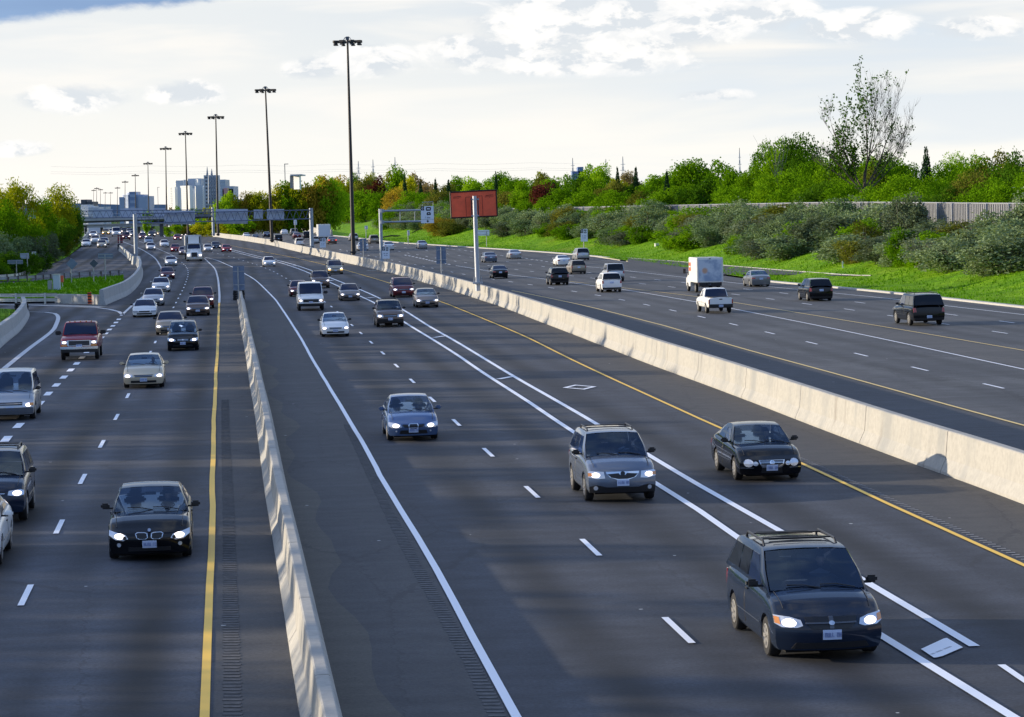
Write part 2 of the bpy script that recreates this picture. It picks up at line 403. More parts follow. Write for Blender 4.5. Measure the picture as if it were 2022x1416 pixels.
def left_of(pts):
    ns = []
    for i in range(len(pts)):
        d = pts[min(i+1, len(pts)-1)] - pts[max(i-1, 0)]; d.z = 0; d.normalize(); ns.append(Vector((-d.y, d.x, 0)))
    return ns
def ribbon(vs, fs, pts, w, zo):
    ns = left_of(pts); b = len(vs)
    for p, n in zip(pts, ns):
        vs.append(drape(p+n*w/2, zo)); vs.append(drape(p-n*w/2, zo))
    for i in range(len(pts)-1): fs.append((b+2*i, b+2*i+1, b+2*i+3, b+2*i+2))
Z_MARK = 0.022
def line(name, pts, w, m, zo=Z_MARK, wob=0.0):
    q = spline(pts, 4.0)
    if wob: q = [p + Vector((random.uniform(-wob, wob), 0, 0)) for p in q]
    vs, fs = [], []; ribbon(vs, fs, q, w, zo)
    return tag(obj(name, vs, fs, m), kind='structure')
def cum(pts):
    c = [0.0]
    for a, b in zip(pts, pts[1:]): c.append(c[-1] + (Vector((b[0]-a[0], b[1]-a[1]))).length)
    return c
def point_at(pts, c, s):
    for i in range(len(c)-1):
        if c[i+1] >= s: return pts[i].lerp(pts[i+1], (s-c[i])/max(1e-6, c[i+1]-c[i]))
    return pts[-1].copy()
def dashes(name, pts, w, dash, cycle, phase, m, s0=0, s1=1e9, zo=Z_MARK):
    """phase = point (x, y) where the middle of one dash lies"""
    q = spline(pts, 3.0); c = cum(q)
    k = min(range(len(q)), key=lambda i: (q[i].x-phase.x)**2+(q[i].y-phase.y)**2); sp = c[k]
    s = sp % cycle - cycle; vs, fs = [], []
    while s < c[-1]:
        a, b = s-dash/2, s+dash/2
        if a >= max(0, s0) and b <= min(c[-1], s1):
            ribbon(vs, fs, [point_at(q, c, a), point_at(q, c, (a+b)/2), point_at(q, c, b)], w, zo)
        s += cycle
    return tag(obj(name, vs, fs, m), kind='structure')
def sheet(name, fl, fr, ys, nx, zo, m, kind='structure', jig=0.0):
    vs, fs = [], []
    for y in ys:
        a, b = fl(y), fr(y)
        for i in range(nx+1):
            x = a+(b-a)*i/nx; z = Hf(x, y)+zo
            if jig and 0 < i < nx: z += random.uniform(0, jig)
            vs.append((x, y, z))
    n = nx+1
    for j in range(len(ys)-1):
        for i in range(nx): fs.append((j*n+i, j*n+i+1, (j+1)*n+i+1, (j+1)*n+i))
    return tag(obj(name, vs, fs, m, None, True), kind=kind)
def frange(a, b, s0, grow=0.0):
    o = [a]
    while o[-1] < b: o.append(min(b, o[-1] + s0 + grow*(o[-1]-a)))
    return o
def text(name, s, size, m, parent=None, loc=(0, 0, 0), rot=(math.pi/2, 0, 0), depth=0.004):
    cu = bpy.data.curves.new(name, 'FONT'); cu.body = s; cu.size = size; cu.align_x = 'CENTER'; cu.align_y = 'CENTER'; cu.extrude = depth; cu.resolution_u = 2
    o = bpy.data.objects.new(name, cu); me = bpy.data.meshes.new_from_object(o); bpy.data.objects.remove(o); bpy.data.curves.remove(cu)
    me.materials.clear(); me.materials.append(m)
    o = link(name, me, parent, loc); o.rotation_euler = rot; return o

# ------------------------------------------------------------------ ground and roads
YS = frange(6, 1500, 4.0, 0.012)
# base terrain to the horizon
def terrain():
    xs = [-6000, -2500, -1200, -600, -300, -200, -150, -120] + [-110+6*i for i in range(37)] + [115, 130, 150, 180, 240, 350, 600, 1200, 2500, 6000]
    ys = [-300, -100, -20] + frange(6, 1600, 6, 0.015) + [2000, 2600, 3500, 5000, 8000, 12000]
    vs = []; fs = []
    for y in ys:
        for x in xs:
            z = Hf(x, y) - 0.45
            if y > 1500: z = Hf(x, y)-0.45
            vs.append((x, y, z))
    n = len(xs)
    for j in range(len(ys)-1):
        for i in range(n-1): fs.append((j*n+i, j*n+i+1, (j+1)*n+i+1, (j+1)*n+i))
    tag(obj('ground', vs, fs, M_GROUND, None, True), kind='structure')
terrain()
# left boundary of everything paved
PX_LB = [(59, 555), (95, 523), (131, 509), (152, 494), (167, 484), (172, 472), (165, 462), (160, 457)]
lb = [(p.x, p.y) for p in ups(PX_LB)]
fl_ = Fn([(-64, 325)] + lb[1:])
def XL(y): return fl_(y) if y > 345 else (-72 if y < 300 else -72 + (fl_(345)+72)*ss(300, 345, y))
def XR(y): return xc(y)
def XRi(y):                                # inner kerb: continues the straight line
    a = xc(y)
    return min(a, 24.2-(y-254)*0.1015) if y > 254 else a
XM = lambda y: xm(y)
YR = [y for y in YS if y <= 1300]
# one sheet per carriageway, butting at the barriers
PX_M = [(591, 1415), (571, 1294), (557, 1194), (543, 1097), (527, 1010), (512.6, 900), (504, 827), (492, 756), (485, 705), (476, 652), (468, 591)]
MB_L = [p + Vector((0.32, 0, 0)) for p in ups(PX_M)]
fm_ = Fn([(p.x, p.y) for p in MB_L])
PX_GORE = [(468, 591), (455, 560), (432, 530), (408, 510), (370, 494), (330, 481), (290, 470), (255, 462)]
gm_ = Fn([(p.x, p.y) for p in MB_L] + [(p.x, p.y) for p in ups(PX_GORE)[1:]])
sheet('road_left', XL, gm_, YR, 26, 0.0, M_ROADL)
sheet('road_middle', gm_, XM, YR, 16, 0.0, M_ROAD)
sheet('road_right', XM, XR, YR, 16, 0.0, M_ROADR)

# traced lines ---------------------------------------------------------------
def ext(pts, d):       # extend towards the camera by d metres
    a, b = Vector(pts[0]), Vector(pts[1]); return [a+(a-b).normalized()*d] + list(pts)
EDGE = ext(ups([(1019, 1415), (931, 1256), (862, 1125), (791, 1007), (750, 939), (720, 882), (620, 715), (595, 670), (572.4, 634), (552, 603.6), (539, 587), (506, 555), (482, 540), (460, 528), (430, 515), (404, 508)]), 16)
line('edge_line', EDGE, 0.15, M_WHITE, wob=0.008)
L1 = ext(ups([(1989, 1411), (1732, 1252), (1467, 1070), (1380, 1009), (1140, 859), (1046, 796), (959, 740), (900, 699.6), (858.6, 673.5), (800.5, 638), (742.5, 600.7), (713, 586), (650.4, 557.4), (615, 541.5), (581, 528), (547, 517.5), (515, 511), (460.5, 497), (417, 486.5), (345, 470), (322, 464)]), 14)
L2 = ups([(1924, 1278), (1706, 1148), (1541, 1050), (1380, 959), (1183, 841), (1091, 787.5), (1008, 740), (900, 674.6), (849.5, 646), (797, 613), (754, 591.6), (713, 573), (650, 548), (622, 537), (585.6, 524.5), (547, 514), (517, 508), (460.5, 493.7), (417, 483.5)])
line('buffer_line_left', L1, 0.19, M_WHITE, wob=0.006); line('buffer_line_right', L2, 0.19, M_WHITE, wob=0.006)
def bars(name, quads, m, zo=0.024):
    vs, fs = [], []
    for q in quads:
        b = len(vs); pts = [drape(up(*p), zo) for p in q]
        vs += pts; fs.append(tuple(range(b, b+len(q)))[::-1])
    return tag(obj(name, vs, fs, m), kind='structure')
def bar(a, b, w):
    A, B = up(*a), up(*b); d = (B-A).normalized(); n = Vector((-d.y, d.x, 0))*w/2
    return [drape(A+n, 0.024), drape(A-n, 0.024), drape(B-n, 0.024), drape(B+n, 0.024)]
vs, fs = [], []
for a, b in [((984, 749.6), (1011, 744.5)), ((857, 667.3), (878, 664)), ((725, 589), (740, 587.3)), ((650, 555), (658, 553.8)), ((577, 525.8), (583, 525))]:
    fs.append(tuple(range(len(vs), len(vs)+4))); vs += bar(a, b, 0.30 if a[1] > 600 else 0.4)
tag(obj('buffer_bars', vs, fs, M_WHITE), kind='structure')
def diamond(px, py, s=1.0):
    c = up(px, py); d = Vector((-math.sin(RA), math.cos(RA), 0)); r = Vector((d.y, -d.x, 0)); q = []
    for k in (1.0, 0.70):
        q += [c+d*1.55*s*k, c+r*0.72*s*k, c-d*1.55*s*k, c-r*0.72*s*k]
    q = [drape(p, 0.024) for p in q]
    return q
for c, s in (((1144.5, 765.5), 1.0), ((734, 534.8), 1.0), ((513, 499), 1.0)):
    q = diamond(*c, s); tag(obj('diamond_marking', q, [(i, (i+1) % 4, 4+(i+1) % 4, 4+i) for i in range(4)], M_WHITE if c[0] > 1000 else M_WHITE2), kind='structure')
bars('white_panel_marking', [[(1818.5, 1284.5), (1864, 1263.5), (1870, 1262.5), (1901.5, 1281), (1862, 1298), (1850, 1301), (1844, 1301.5)]], M_WHITE, 0.026)
def scribble(px, n, name='faint_lettering'):
    A, B = up(*px[0], 0.03), up(*px[1], 0.03); mb = MB(); ang = math.atan2(B.y-A.y, B.x-A.x)
    for i in range(n):
        if i in (3, 9): continue
        p = A.lerp(B, (i+.5)/n); mb.box((p.x, p.y, Hf(p.x, p.y)+0.027), ((B-A).length/n*0.6, 0.05, 0.003), ang)
    tag(mb.obj(name, mat('faint_letter', (0.38, 0.38, 0.4))), kind='structure')
scribble([(1838, 1292), (1878, 1276)], 16)
DASH = ext(ups([(1335, 1242), (1166, 1082), (1053, 975), (969, 899), (906, 840), (857, 793), (816, 755), (783, 723), (755, 697), (731, 675), (710, 656), (693, 641), (664, 614), (642, 597), (612, 579), (568, 551.7), (549, 541.5), (530, 532), (501, 521.5), (480.5, 515), (461, 509), (442, 504), (420, 498), (400, 492)]), 24)
dashes('lane_dashes_middle', DASH, 0.13, 3.0, 12.0, up(1166, 1082), M_WHITE)
dashes('lane_dash_far_right', ext(ups([(2014, 1340), (1898, 1262)]), 12)[:2]+[up(1960, 1303)], 0.13, 2.4, 12, up(2026, 1346), M_WHITE)
YELR = ext(ups([(2022, 1117.5), (1758, 998), (1580, 915), (1434, 851), (1380, 827), (1147, 719.5), (1023.5, 659), (900, 607.6), (870, 596), (770, 559.7), (677.7, 532.4), (635.6, 521.5), (580, 509), (512.8, 496), (460, 486), (410, 477)]), 20)
line('median_yellow_line', YELR, 0.13, M_YEL, wob=0.006)
YELL = ext(ups([(405, 1415), (410, 1277), (416, 1104), (419.5, 1000), (421, 881), (425, 768), (430, 675), (433, 598)]), 12)
line('left_yellow_line', YELL, 0.15, M_YEL, wob=0.015)
YL2 = ups([(433, 598), (433, 577), (429.5, 539+8), (422, 528), (404, 510.5)])
line('left_white_line', YL2, 0.2, M_WHITE2)
LDASH = ext(ups([(65, 1148), (121, 1033), (163, 947), (196, 887), (223, 837), (247, 793), (285, 717), (302, 687), (310, 669), (333, 625), (345, 603), (356, 582), (363, 568), (368, 555), (371, 545), (371, 535), (366, 525), (356, 515.5)]), 26)
dashes('lane_dashes_left', LDASH, 0.13, 3.0, 12.0, up(163, 947), M_WHITE)
line('lane_line_left_far', ups([(351, 511.6), (339.6, 504), (308.7, 490), (272.8, 475.7)]), 0.15, M_WHITE2)
MERGE = ext(ups([(0, 884), (18, 861), (40, 838), (78.6, 797), (93.6, 780), (122.8, 749), (147, 723.5), (168, 700), (185, 682), (202, 666), (222.5, 644.6), (239, 626)]), 60)
dashes('merge_dashes', MERGE, 0.3, 2.4, 5.9, up(78.6, 797), M_WHITE)
LEDGE = ups([(239, 624), (261, 604), (285, 584), (304, 564), (316, 545), (319, 533), (315, 523), (306, 510), (288, 497.5), (270, 488.5), (241.8, 477.4)])
line('left_edge_line', LEDGE, 0.22, M_WHITE2)
line('ramp_outer_line', ups([(-40, 600), (0, 601), (113, 605), (192, 608), (217, 611.4), (235, 616), (243, 622)]), 0.3, M_WHITE2)
line('ramp_inner_line', ups([(50, 616), (90, 617), (108, 619.5), (115, 627), (111, 641), (101, 656), (56, 690), (0, 735), (-60, 783)]), 0.3, M_WHITE2)
# right carriageway
LA = ext(ups([(1978.5, 767), (1858, 739), (1755.7, 714.6), (1666.8, 693), (1589.4, 674.6), (1520, 658), (1460, 643.8), (1355.5, 619.6), (1270, 601), (1198, 586.8), (1134.5, 576), (1079.5, 567.5), (1030, 560), (964, 550), (905, 540), (840, 527), (780, 515), (720, 503), (660, 491)]), 30)
dashes('right_dashes_near', LA, 0.13, 3.0, 12.0, up(1520, 658), M_WHITE)
LB = ext(ups([(2022, 730), (1672, 655), (1446, 610), (1368, 595.5), (1242, 574), (1167.5, 564), (1072, 551), (1003, 542.5), (961.7, 535), (900, 524.8)]), 30)
line('right_white_line', LB, 0.13, M_WHITE)
dashes('right_dashes_wide', ups([(890, 523), (860, 517), (830, 510), (795, 503)]), 0.3, 2.6, 5.2, up(860, 517), M_WHITE)
LC = ext(ups([(2022, 692.7), (1740.7, 645), (1446, 597), (1366.8, 585), (1229, 568.5), (1123.8, 555.7)]), 30)
line('right_gore_yellow', LC, 0.12, M_YEL2)
line('right_near_yellow', ext(ups([(2022, 841), (1870.7, 800), (1638, 735.5), (1467, 689), (1330, 649), (1286, 637), (1147, 602.5), (1010.6, 574)]), 30), 0.13, M_YEL2)
LD = ext(ups([(1898.8, 645.5), (1682.5, 612.6), (1593, 600.7), (1513, 589.7), (1443, 580.8), (1321, 566.5), (1267.8, 560.8), (1137, 546), (1056, 537), (975, 526.5), (912, 518), (850, 508), (790, 497), (730, 487)]), 40)
dashes('right_dashes_far', LD, 0.13, 3.0, 12.0, up(1593, 600.7), M_WHITE)
LE = ext(ups([(1902, 625), (1698, 598), (1534.7, 578), (1468, 571), (1345, 558), (1251.6, 548), (1150, 537), (1060, 525), (990, 515.5), (900, 504), (830, 493.5), (760, 484)]), 40)
dashes('right_dashes_outer', LE, 0.13, 3.0, 12.0, up(1698, 598), M_WHITE)
LF = ext(ups([(2022, 622), (1857, 603), (1754, 590), (1645, 579), (1515, 566), (1330, 545.6), (1229, 534), (1157, 526.6)]), 30)
line('right_edge_line', LF, 0.13, M_WHITE)
dashes('right_dashes_exit', ups([(1150, 526), (1090, 518.5), (1040, 511), (980, 503.5), (920, 495.5), (860, 488)]), 0.16, 3.0, 6.0, up(1090, 518.5), M_WHITE)
line('right_exit_line', ups([(1430, 532), (1350, 527), (1250, 519), (1167, 512), (1080, 504)]), 0.13, M_WHITE2)

# shoulders of another age of asphalt, 4 mm above the road
def strip(name, pa, pb, ys, m, zo=0.006, nx=3):
    return sheet(name, pa, pb, ys, nx, zo, m)
fe, fy, fyl = Fn([(p.x, p.y) for p in EDGE]), Fn([(p.x, p.y) for p in YELR]), Fn([(p.x, p.y) for p in YELL])
YN = [y for y in YS if y < 233]
strip('shoulder_right_of_barrier', lambda y: fm_(y)+0.25, lambda y: fe(y)-0.10, YN, M_SHO, 0.006, 4)
def dust_r(y): return fm_(y)+0.3+0.50+0.25*math.sin(y*0.21)+0.22*math.sin(y*0.53+1)+(0.3 if y < 60 else 0)
strip('dust_strip', lambda y: fm_(y)+0.27, dust_r, frange(6, 200, 1.5, 0.01), asphalt('sandy_dust', (0.075, 0.069, 0.058), (0.105, 0.096, 0.080), dust=0.5, spots=1.5), 0.011, 3)
strip('shoulder_left_of_barrier', lambda y: fyl(y)+0.12, lambda y: fm_(y)-0.25, YN, M_SHO, 0.006, 4)
strip('median_shoulder', lambda y: fy(y)+0.35, lambda y: xm(y)-0.05, [y for y in YS if y < 420], M_SHOD, 0.006, 4)
fa = Fn([(p.x, p.y) for p in LB]); fc = Fn([(p.x, p.y) for p in LC])
strip('gore_pavement', lambda y: fa(y)+0.3, lambda y: fc(y)-0.3, [y for y in YS if y < 262], asphalt('asphalt_pale', (0.070, 0.070, 0.070), (0.095, 0.092, 0.088), dust=0.4, spots=0.4), 0.006, 3)
fln = Fn([(p.x, p.y) for p in ups([(1330, 649), (1638, 735.5), (1870.7, 800), (2022, 841)])])
strip('right_median_shoulder', lambda y: xm(y)+1.0, lambda y: fln(y)-0.3, [y for y in YS if 40 < y < 300], asphalt('asphalt_right_shoulder', (0.040, 0.045, 0.055), (0.052, 0.057, 0.066), dust=0.1, spots=0.3), 0.006, 3)
# milled rumble strips
def rumble(name, f, y0, y1, w, m, dy=0.3, slope=0.0):
    mb = MB(); y = y0
    while y < y1:
        x = f(y); mb.box((x, y+random.uniform(-.02, .02), Hf(x, y)+0.012), (w*random.uniform(.80, 1.0), dy*0.40, 0.007), -RA); y += dy
    tag(mb.obj(name, m), kind='structure')
M_RUM = mat('rumble', (0.100, 0.100, 0.102), 0.9, var=0.3, vscale=6)
frb = Fn([(p.x, p.y) for p in ups([(981, 1412), (931, 1311), (822, 1118), (763.5, 1003), (732, 936)])])
rumble('rumble_strip_middle', frb, 38, 96, 0.30, M_RUM)
rumble('rumble_strip_left', lambda y: fyl(y)+0.42, 38, 110, 0.32, mat('rumble_dark', (0.088, 0.088, 0.09), 0.9, var=0.3, vscale=6))
rumble('rumble_strip_right', lambda y: fy(y)+0.30, 45, 96, 0.20, mat('rumble_pale', (0.20, 0.20, 0.2), 0.9), 0.36)
# exit ramp, its kerbs and the grass
ROFF = [(1240, 512.2), (1330, 519.0), (1380, 523.3), (1430, 527.5), (1569.6, 539.4), (1655, 546), (1722, 548.7)]
RIN = [(1240, 530), (1330, 540), (1426, 543.5), (1500, 546.3), (1570, 547.0), (1640, 549.2), (1712, 550.2)]
a, b = ups(ROFF), ups(RIN)
vs, fs = [], []
for p, q in zip(resample(a, 1e9), resample(b, 1e9)):
    for k in range(5):
        _v = p.lerp(q, k/4); vs.append(drape(_v, 0.012+0.21*ss(-.5, 2.5, _v.x-XRi(_v.y))))
for i in range(len(a)-1):
    for k in range(4): fs.append((i*5+k, i*5+k+1, (i+1)*5+k+1, (i+1)*5+k))
tag(obj('exit_ramp', vs, fs, M_RAMP), kind='structure')
def kerb(name, pts, h=0.14, w=0.45, zo=0.0, m=None):
    q = spline(pts, 4.0); ns = left_of(q); vs = []; fs = []
    for p, n in zip(q, ns):
        z = Hf(p.x, p.y)+zo
        for off, hh in ((-w/2, -0.3), (-w/2, h*0.8), (-w/2+.06, h), (w/2-.02, h), (w/2, h*.9), (w/2, -0.3)): 
            vs.append(Vector((p.x, p.y, z+hh)) - n*off)
    for i in range(len(q)-1):
        for k in range(5): fs.append((i*6+k, i*6+k+1, (i+1)*6+k+1, (i+1)*6+k))
    return tag(obj(name, vs, fs, m or M_KERB), kind='structure')
kl = [Vector((xc(y)+0.2, y, 0)) for y in frange(60, 620, 12, 0.02)]
k1 = [Vector((XRi(y)+0.2, y, 0)) for y in frange(60, 262, 12)]
kerb('kerb_right', k1); kerb('kerb_far', [Vector((p.x, p.y, 0)) for p in ups([(1340, 520), (1167.5, 506), (1054, 497), (900, 487), (781, 479), (720, 472), (654, 465.3)])], w=0.6)
kerb('kerb_ramp', ups(ROFF), h=0.10, w=0.30, zo=0.15)
# right verge: grass slope up to the noise wall
def verge():
    vs = []; fs = []; ys = frange(40, 1300, 2.5, 0.01); off = [0.4, 1.5, 3, 5, 7, 9, 11, 13, 15, 17, 20, 26, 34, 50, 80]
    for y in ys:
        for k, o in enumerate(off):
            x = xc(y)+o; z = Hf(x, y) + (0.10 if k == 0 else 0.16 + random.uniform(-.06, .10))
            vs.append((x, y, z))
    n = len(off)
    for j in range(len(ys)-1):
        for i in range(n-1): fs.append((j*n+i, j*n+i+1, (j+1)*n+i+1, (j+1)*n+i))
    tag(obj('grass_verge', vs, fs, M_GRASS, None, True), kind='structure')
verge()
# ------------------------------------------------------------------ vehicles
M_SEAT = mat('seat_cloth', (.05, .05, .055), .9); M_DASH = mat('dashboard', (.02, .02, .022), .7)
def clearglass():
    m = bpy.data.materials.new('clear_windscreen'); m.use_nodes = True; t = NT(m.node_tree); t.n.clear(); out = t.new('ShaderNodeOutputMaterial')
    tr = t.new('ShaderNodeBsdfTransparent'); tr.inputs[0].default_value = (.50, .60, .72, 1); gl = t.new('ShaderNodeBsdfGlossy'); gl.inputs[0].default_value = (.55, .74, 1, 1); gl.inputs[1].default_value = .03
    ge = t.new('ShaderNodeNewGeometry'); vm = t.new('ShaderNodeVectorMath', operation='DOT_PRODUCT'); t.l.new(ge.outputs['Normal'], vm.inputs[0]); t.l.new(ge.outputs['Incoming'], vm.inputs[1]); fr = t.m('POWER', t.m('SUBTRACT', 1.0, t.m('ABSOLUTE', vm.outputs['Value']), clamp=True), 5.0); mx = t.new('ShaderNodeMixShader'); t.l.new(t.m('ADD', t.m('MULTIPLY', fr, .9), .11, clamp=True), mx.inputs[0])
    t.l.new(tr.outputs[0], mx.inputs[1]); t.l.new(gl.outputs[0], mx.inputs[2]); t.l.new(mx.outputs[0], out.inputs[0]); return m
M_CLEAR = clearglass()
M_GLASS = mat('car_glass', (0.006, 0.014, 0.045), 0.05, spec=0.55)
M_GLASSD = mat('car_glass_tinted', (0.005, 0.006, 0.009), 0.06, spec=0.45)
M_TYRE = mat('tyre_rubber', (0.012, 0.012, 0.013), 0.8)
M_UNDER = mat('underbody', (0.006, 0.006, 0.007), 0.95)
M_RIM = mat('alloy', (0.62, 0.60, 0.56), 0.3, 0.7)
M_TRIM = mat('black_trim', (0.012, 0.012, 0.014), 0.45)
M_CHROME = mat('chrome', (0.75, 0.76, 0.78), 0.16, 1.0)
M_PLATE = mat('plate', (0.52, 0.60, 0.78), 0.5)
M_PLATET = mat('plate_text', (0.07, 0.12, 0.35), 0.5)
M_HEAD = mat('headlamp_lit', (0.9, 0.88, 0.85), 0.15, emit=(1.0, 0.85, 0.76), es=2.0)
M_HEADO = mat('headlamp_off', (0.62, 0.66, 0.72), 0.12, 0.3, coat=1.0)
M_AMBER = mat('amber_lens', (0.75, 0.28, 0.05), 0.2, coat=1.0)
M_TAIL = mat('tail_lens', (0.30, 0.008, 0.012), 0.2, coat=1.0)
M_TAILB = mat('tail_lit', (0.6, 0.02, 0.02), 0.2, emit=(1.0, 0.06, 0.04), es=1.2)
M_SKIN = mat('skin', (0.42, 0.26, 0.19), 0.7); M_CLOTH = mat('shirt', (0.10, 0.11, 0.15), 0.9)
M_BEACON = mat('amber_flash', (0.9, 0.45, 0.08), 0.3, emit=(1.0, 0.5, 0.12), es=1.6)
def carpaint(name, c, metal=0.3, rough=0.3): return mat('paint_'+name, c, rough, metal, coat=.6, spec=0.12)
CP = {k: carpaint(k, *v) for k, v in {
 'white': ((.82, .82, .80), 0, .35), 'pearl': ((.70, .70, .68), .1), 'silver': ((.50, .51, .52), .6), 'grey': ((.20, .21, .22), .5),
 'bluegrey': ((.15, .18, .235), .5, .25), 'black': ((.003, .0035, .005), 0, .18), 'navy': ((.020, .030, .055), .4), 'blue': ((.10, .16, .30), .5, .22),
 'red': ((.25, .002, .008), .0, .3), 'maroon': ((.13, .018, .022), .3), 'gold': ((.42, .36, .25), .5), 'beige': ((.60, .52, .38), .35),
 'brown': ((.16, .11, .085), .4), 'taupe': ((.26, .22, .19), .5), 'green': ((.07, .10, .08), .5), 'slate': ((.010, .017, .034), 0, .22),
 'tan': ((.34, .29, .22), .5), 'lightblue': ((.25, .33, .42), .5), 'yellow': ((.55, .40, .10), .2), 'rose': ((.46, .30, .27), .4)}.items()}

# L W belt roof | u of cowl, windscreen top, roof rear, rear glass base | heights: nose, hood, deck | tyre r, front overhang, rear overhang, half-width ratio of roof
BODY = dict(
 sedan=dict(L=4.68, W=1.79, H=1.43, zb=.20, nose=.66, hood=.93, belt=.96, deck=1.04, tail=.92, u=(1.30, 2.05, 3.15, 3.95), tr=.32, fo=.92, ro=1.08, rw=.72, cf=.26, rk=.13),
 compact=dict(L=4.35, W=1.70, H=1.40, zb=.19, nose=.64, hood=.88, belt=.92, deck=1.00, tail=.88, u=(1.20, 1.95, 2.95, 3.72), tr=.30, fo=.85, ro=.95, rw=.72, cf=.24, rk=.12),
 coupe=dict(L=4.50, W=1.80, H=1.30, zb=.17, nose=.55, hood=.80, belt=.86, deck=.96, tail=.84, u=(1.35, 2.15, 2.85, 3.85), tr=.32, fo=.95, ro=.95, rw=.68, cf=.36, rk=.22),
 exec=dict(L=4.85, W=1.85, H=1.47, zb=.17, nose=.68, hood=.94, belt=.98, deck=1.06, tail=.95, u=(1.48, 2.25, 3.30, 4.15), tr=.33, fo=.86, ro=1.10, rw=.72, cf=.30, rk=.10),
 hatch=dict(L=4.30, W=1.77, H=1.60, zb=.20, nose=.74, hood=1.00, belt=1.02, deck=1.06, tail=1.0, u=(1.00, 1.90, 3.65, 4.18), tr=.32, fo=.82, ro=.70, rw=.76, cf=.26, rk=.16),
 wagon=dict(L=4.70, W=1.77, H=1.52, zb=.20, nose=.66, hood=.93, belt=.97, deck=1.02, tail=.98, u=(1.30, 2.05, 4.05, 4.58), tr=.32, fo=.92, ro=1.0, rw=.74, cf=.24, rk=.12),
 suv=dict(L=4.42, W=1.82, H=1.69, zb=.27, nose=.86, hood=1.08, belt=1.12, deck=1.14, tail=1.08, u=(1.20, 1.95, 3.95, 4.36), tr=.355, fo=.86, ro=.92, rw=.76, cf=.20, rk=.09),
 bigsuv=dict(L=5.25, W=2.00, H=1.88, zb=.32, nose=.95, hood=1.12, belt=1.18, deck=1.2, tail=1.12, u=(1.40, 2.15, 4.80, 5.16), tr=.39, fo=.92, ro=1.15, rw=.80, cf=.16, rk=.06),
 jeep=dict(L=4.20, W=1.82, H=1.80, zb=.34, nose=.92, hood=1.08, belt=1.15, deck=1.16, tail=1.10, u=(1.25, 1.75, 3.80, 4.10), tr=.38, fo=.75, ro=.85, rw=.84, cf=.10, rk=.04),
 minivan=dict(L=4.78, W=1.88, H=1.68, zb=.20, nose=.80, hood=1.04, belt=1.08, deck=1.12, tail=1.05, u=(1.08, 2.02, 4.22, 4.70), tr=.335, fo=.92, ro=1.0, rw=.78, cf=.30, rk=.18),
 eggvan=dict(L=4.75, W=1.80, H=1.78, zb=.22, nose=.72, hood=1.05, belt=1.08, deck=1.1, tail=1.05, u=(.72, 1.85, 4.2, 4.66), tr=.32, fo=.85, ro=1.0, rw=.78, cf=.22, rk=.25),
 van=dict(L=5.40, W=2.02, H=2.12, zb=.38, nose=.98, hood=1.24, belt=1.28, deck=1.3, tail=1.25, u=(.85, 1.55, 5.15, 5.36), tr=.37, fo=.82, ro=1.15, rw=.84, cf=.10, rk=.06),
 pickup=dict(L=5.70, W=2.03, H=1.97, zb=.55, nose=1.10, hood=1.28, belt=1.32, deck=1.32, tail=1.30, u=(1.50, 2.15, 3.55, 3.75), tr=.42, fo=.98, ro=1.20, rw=.80, cf=.10, rk=.03),
 smallpickup=dict(L=5.10, W=1.78, H=1.68, zb=.42, nose=.90, hood=1.05, belt=1.10, deck=1.06, tail=1.06, u=(1.35, 2.0, 3.05, 3.25), tr=.35, fo=.85, ro=1.15, rw=.78, cf=.14, rk=.05),
)
MC = {}
def lerp_tab(tab, u):
    if u <= tab[0][0]: return tab[0][1]
    for (a, x), (b, y) in zip(tab, tab[1:]):
        if u <= b: return x+(y-x)*(u-a)/(b-a)
    return tab[-1][1]
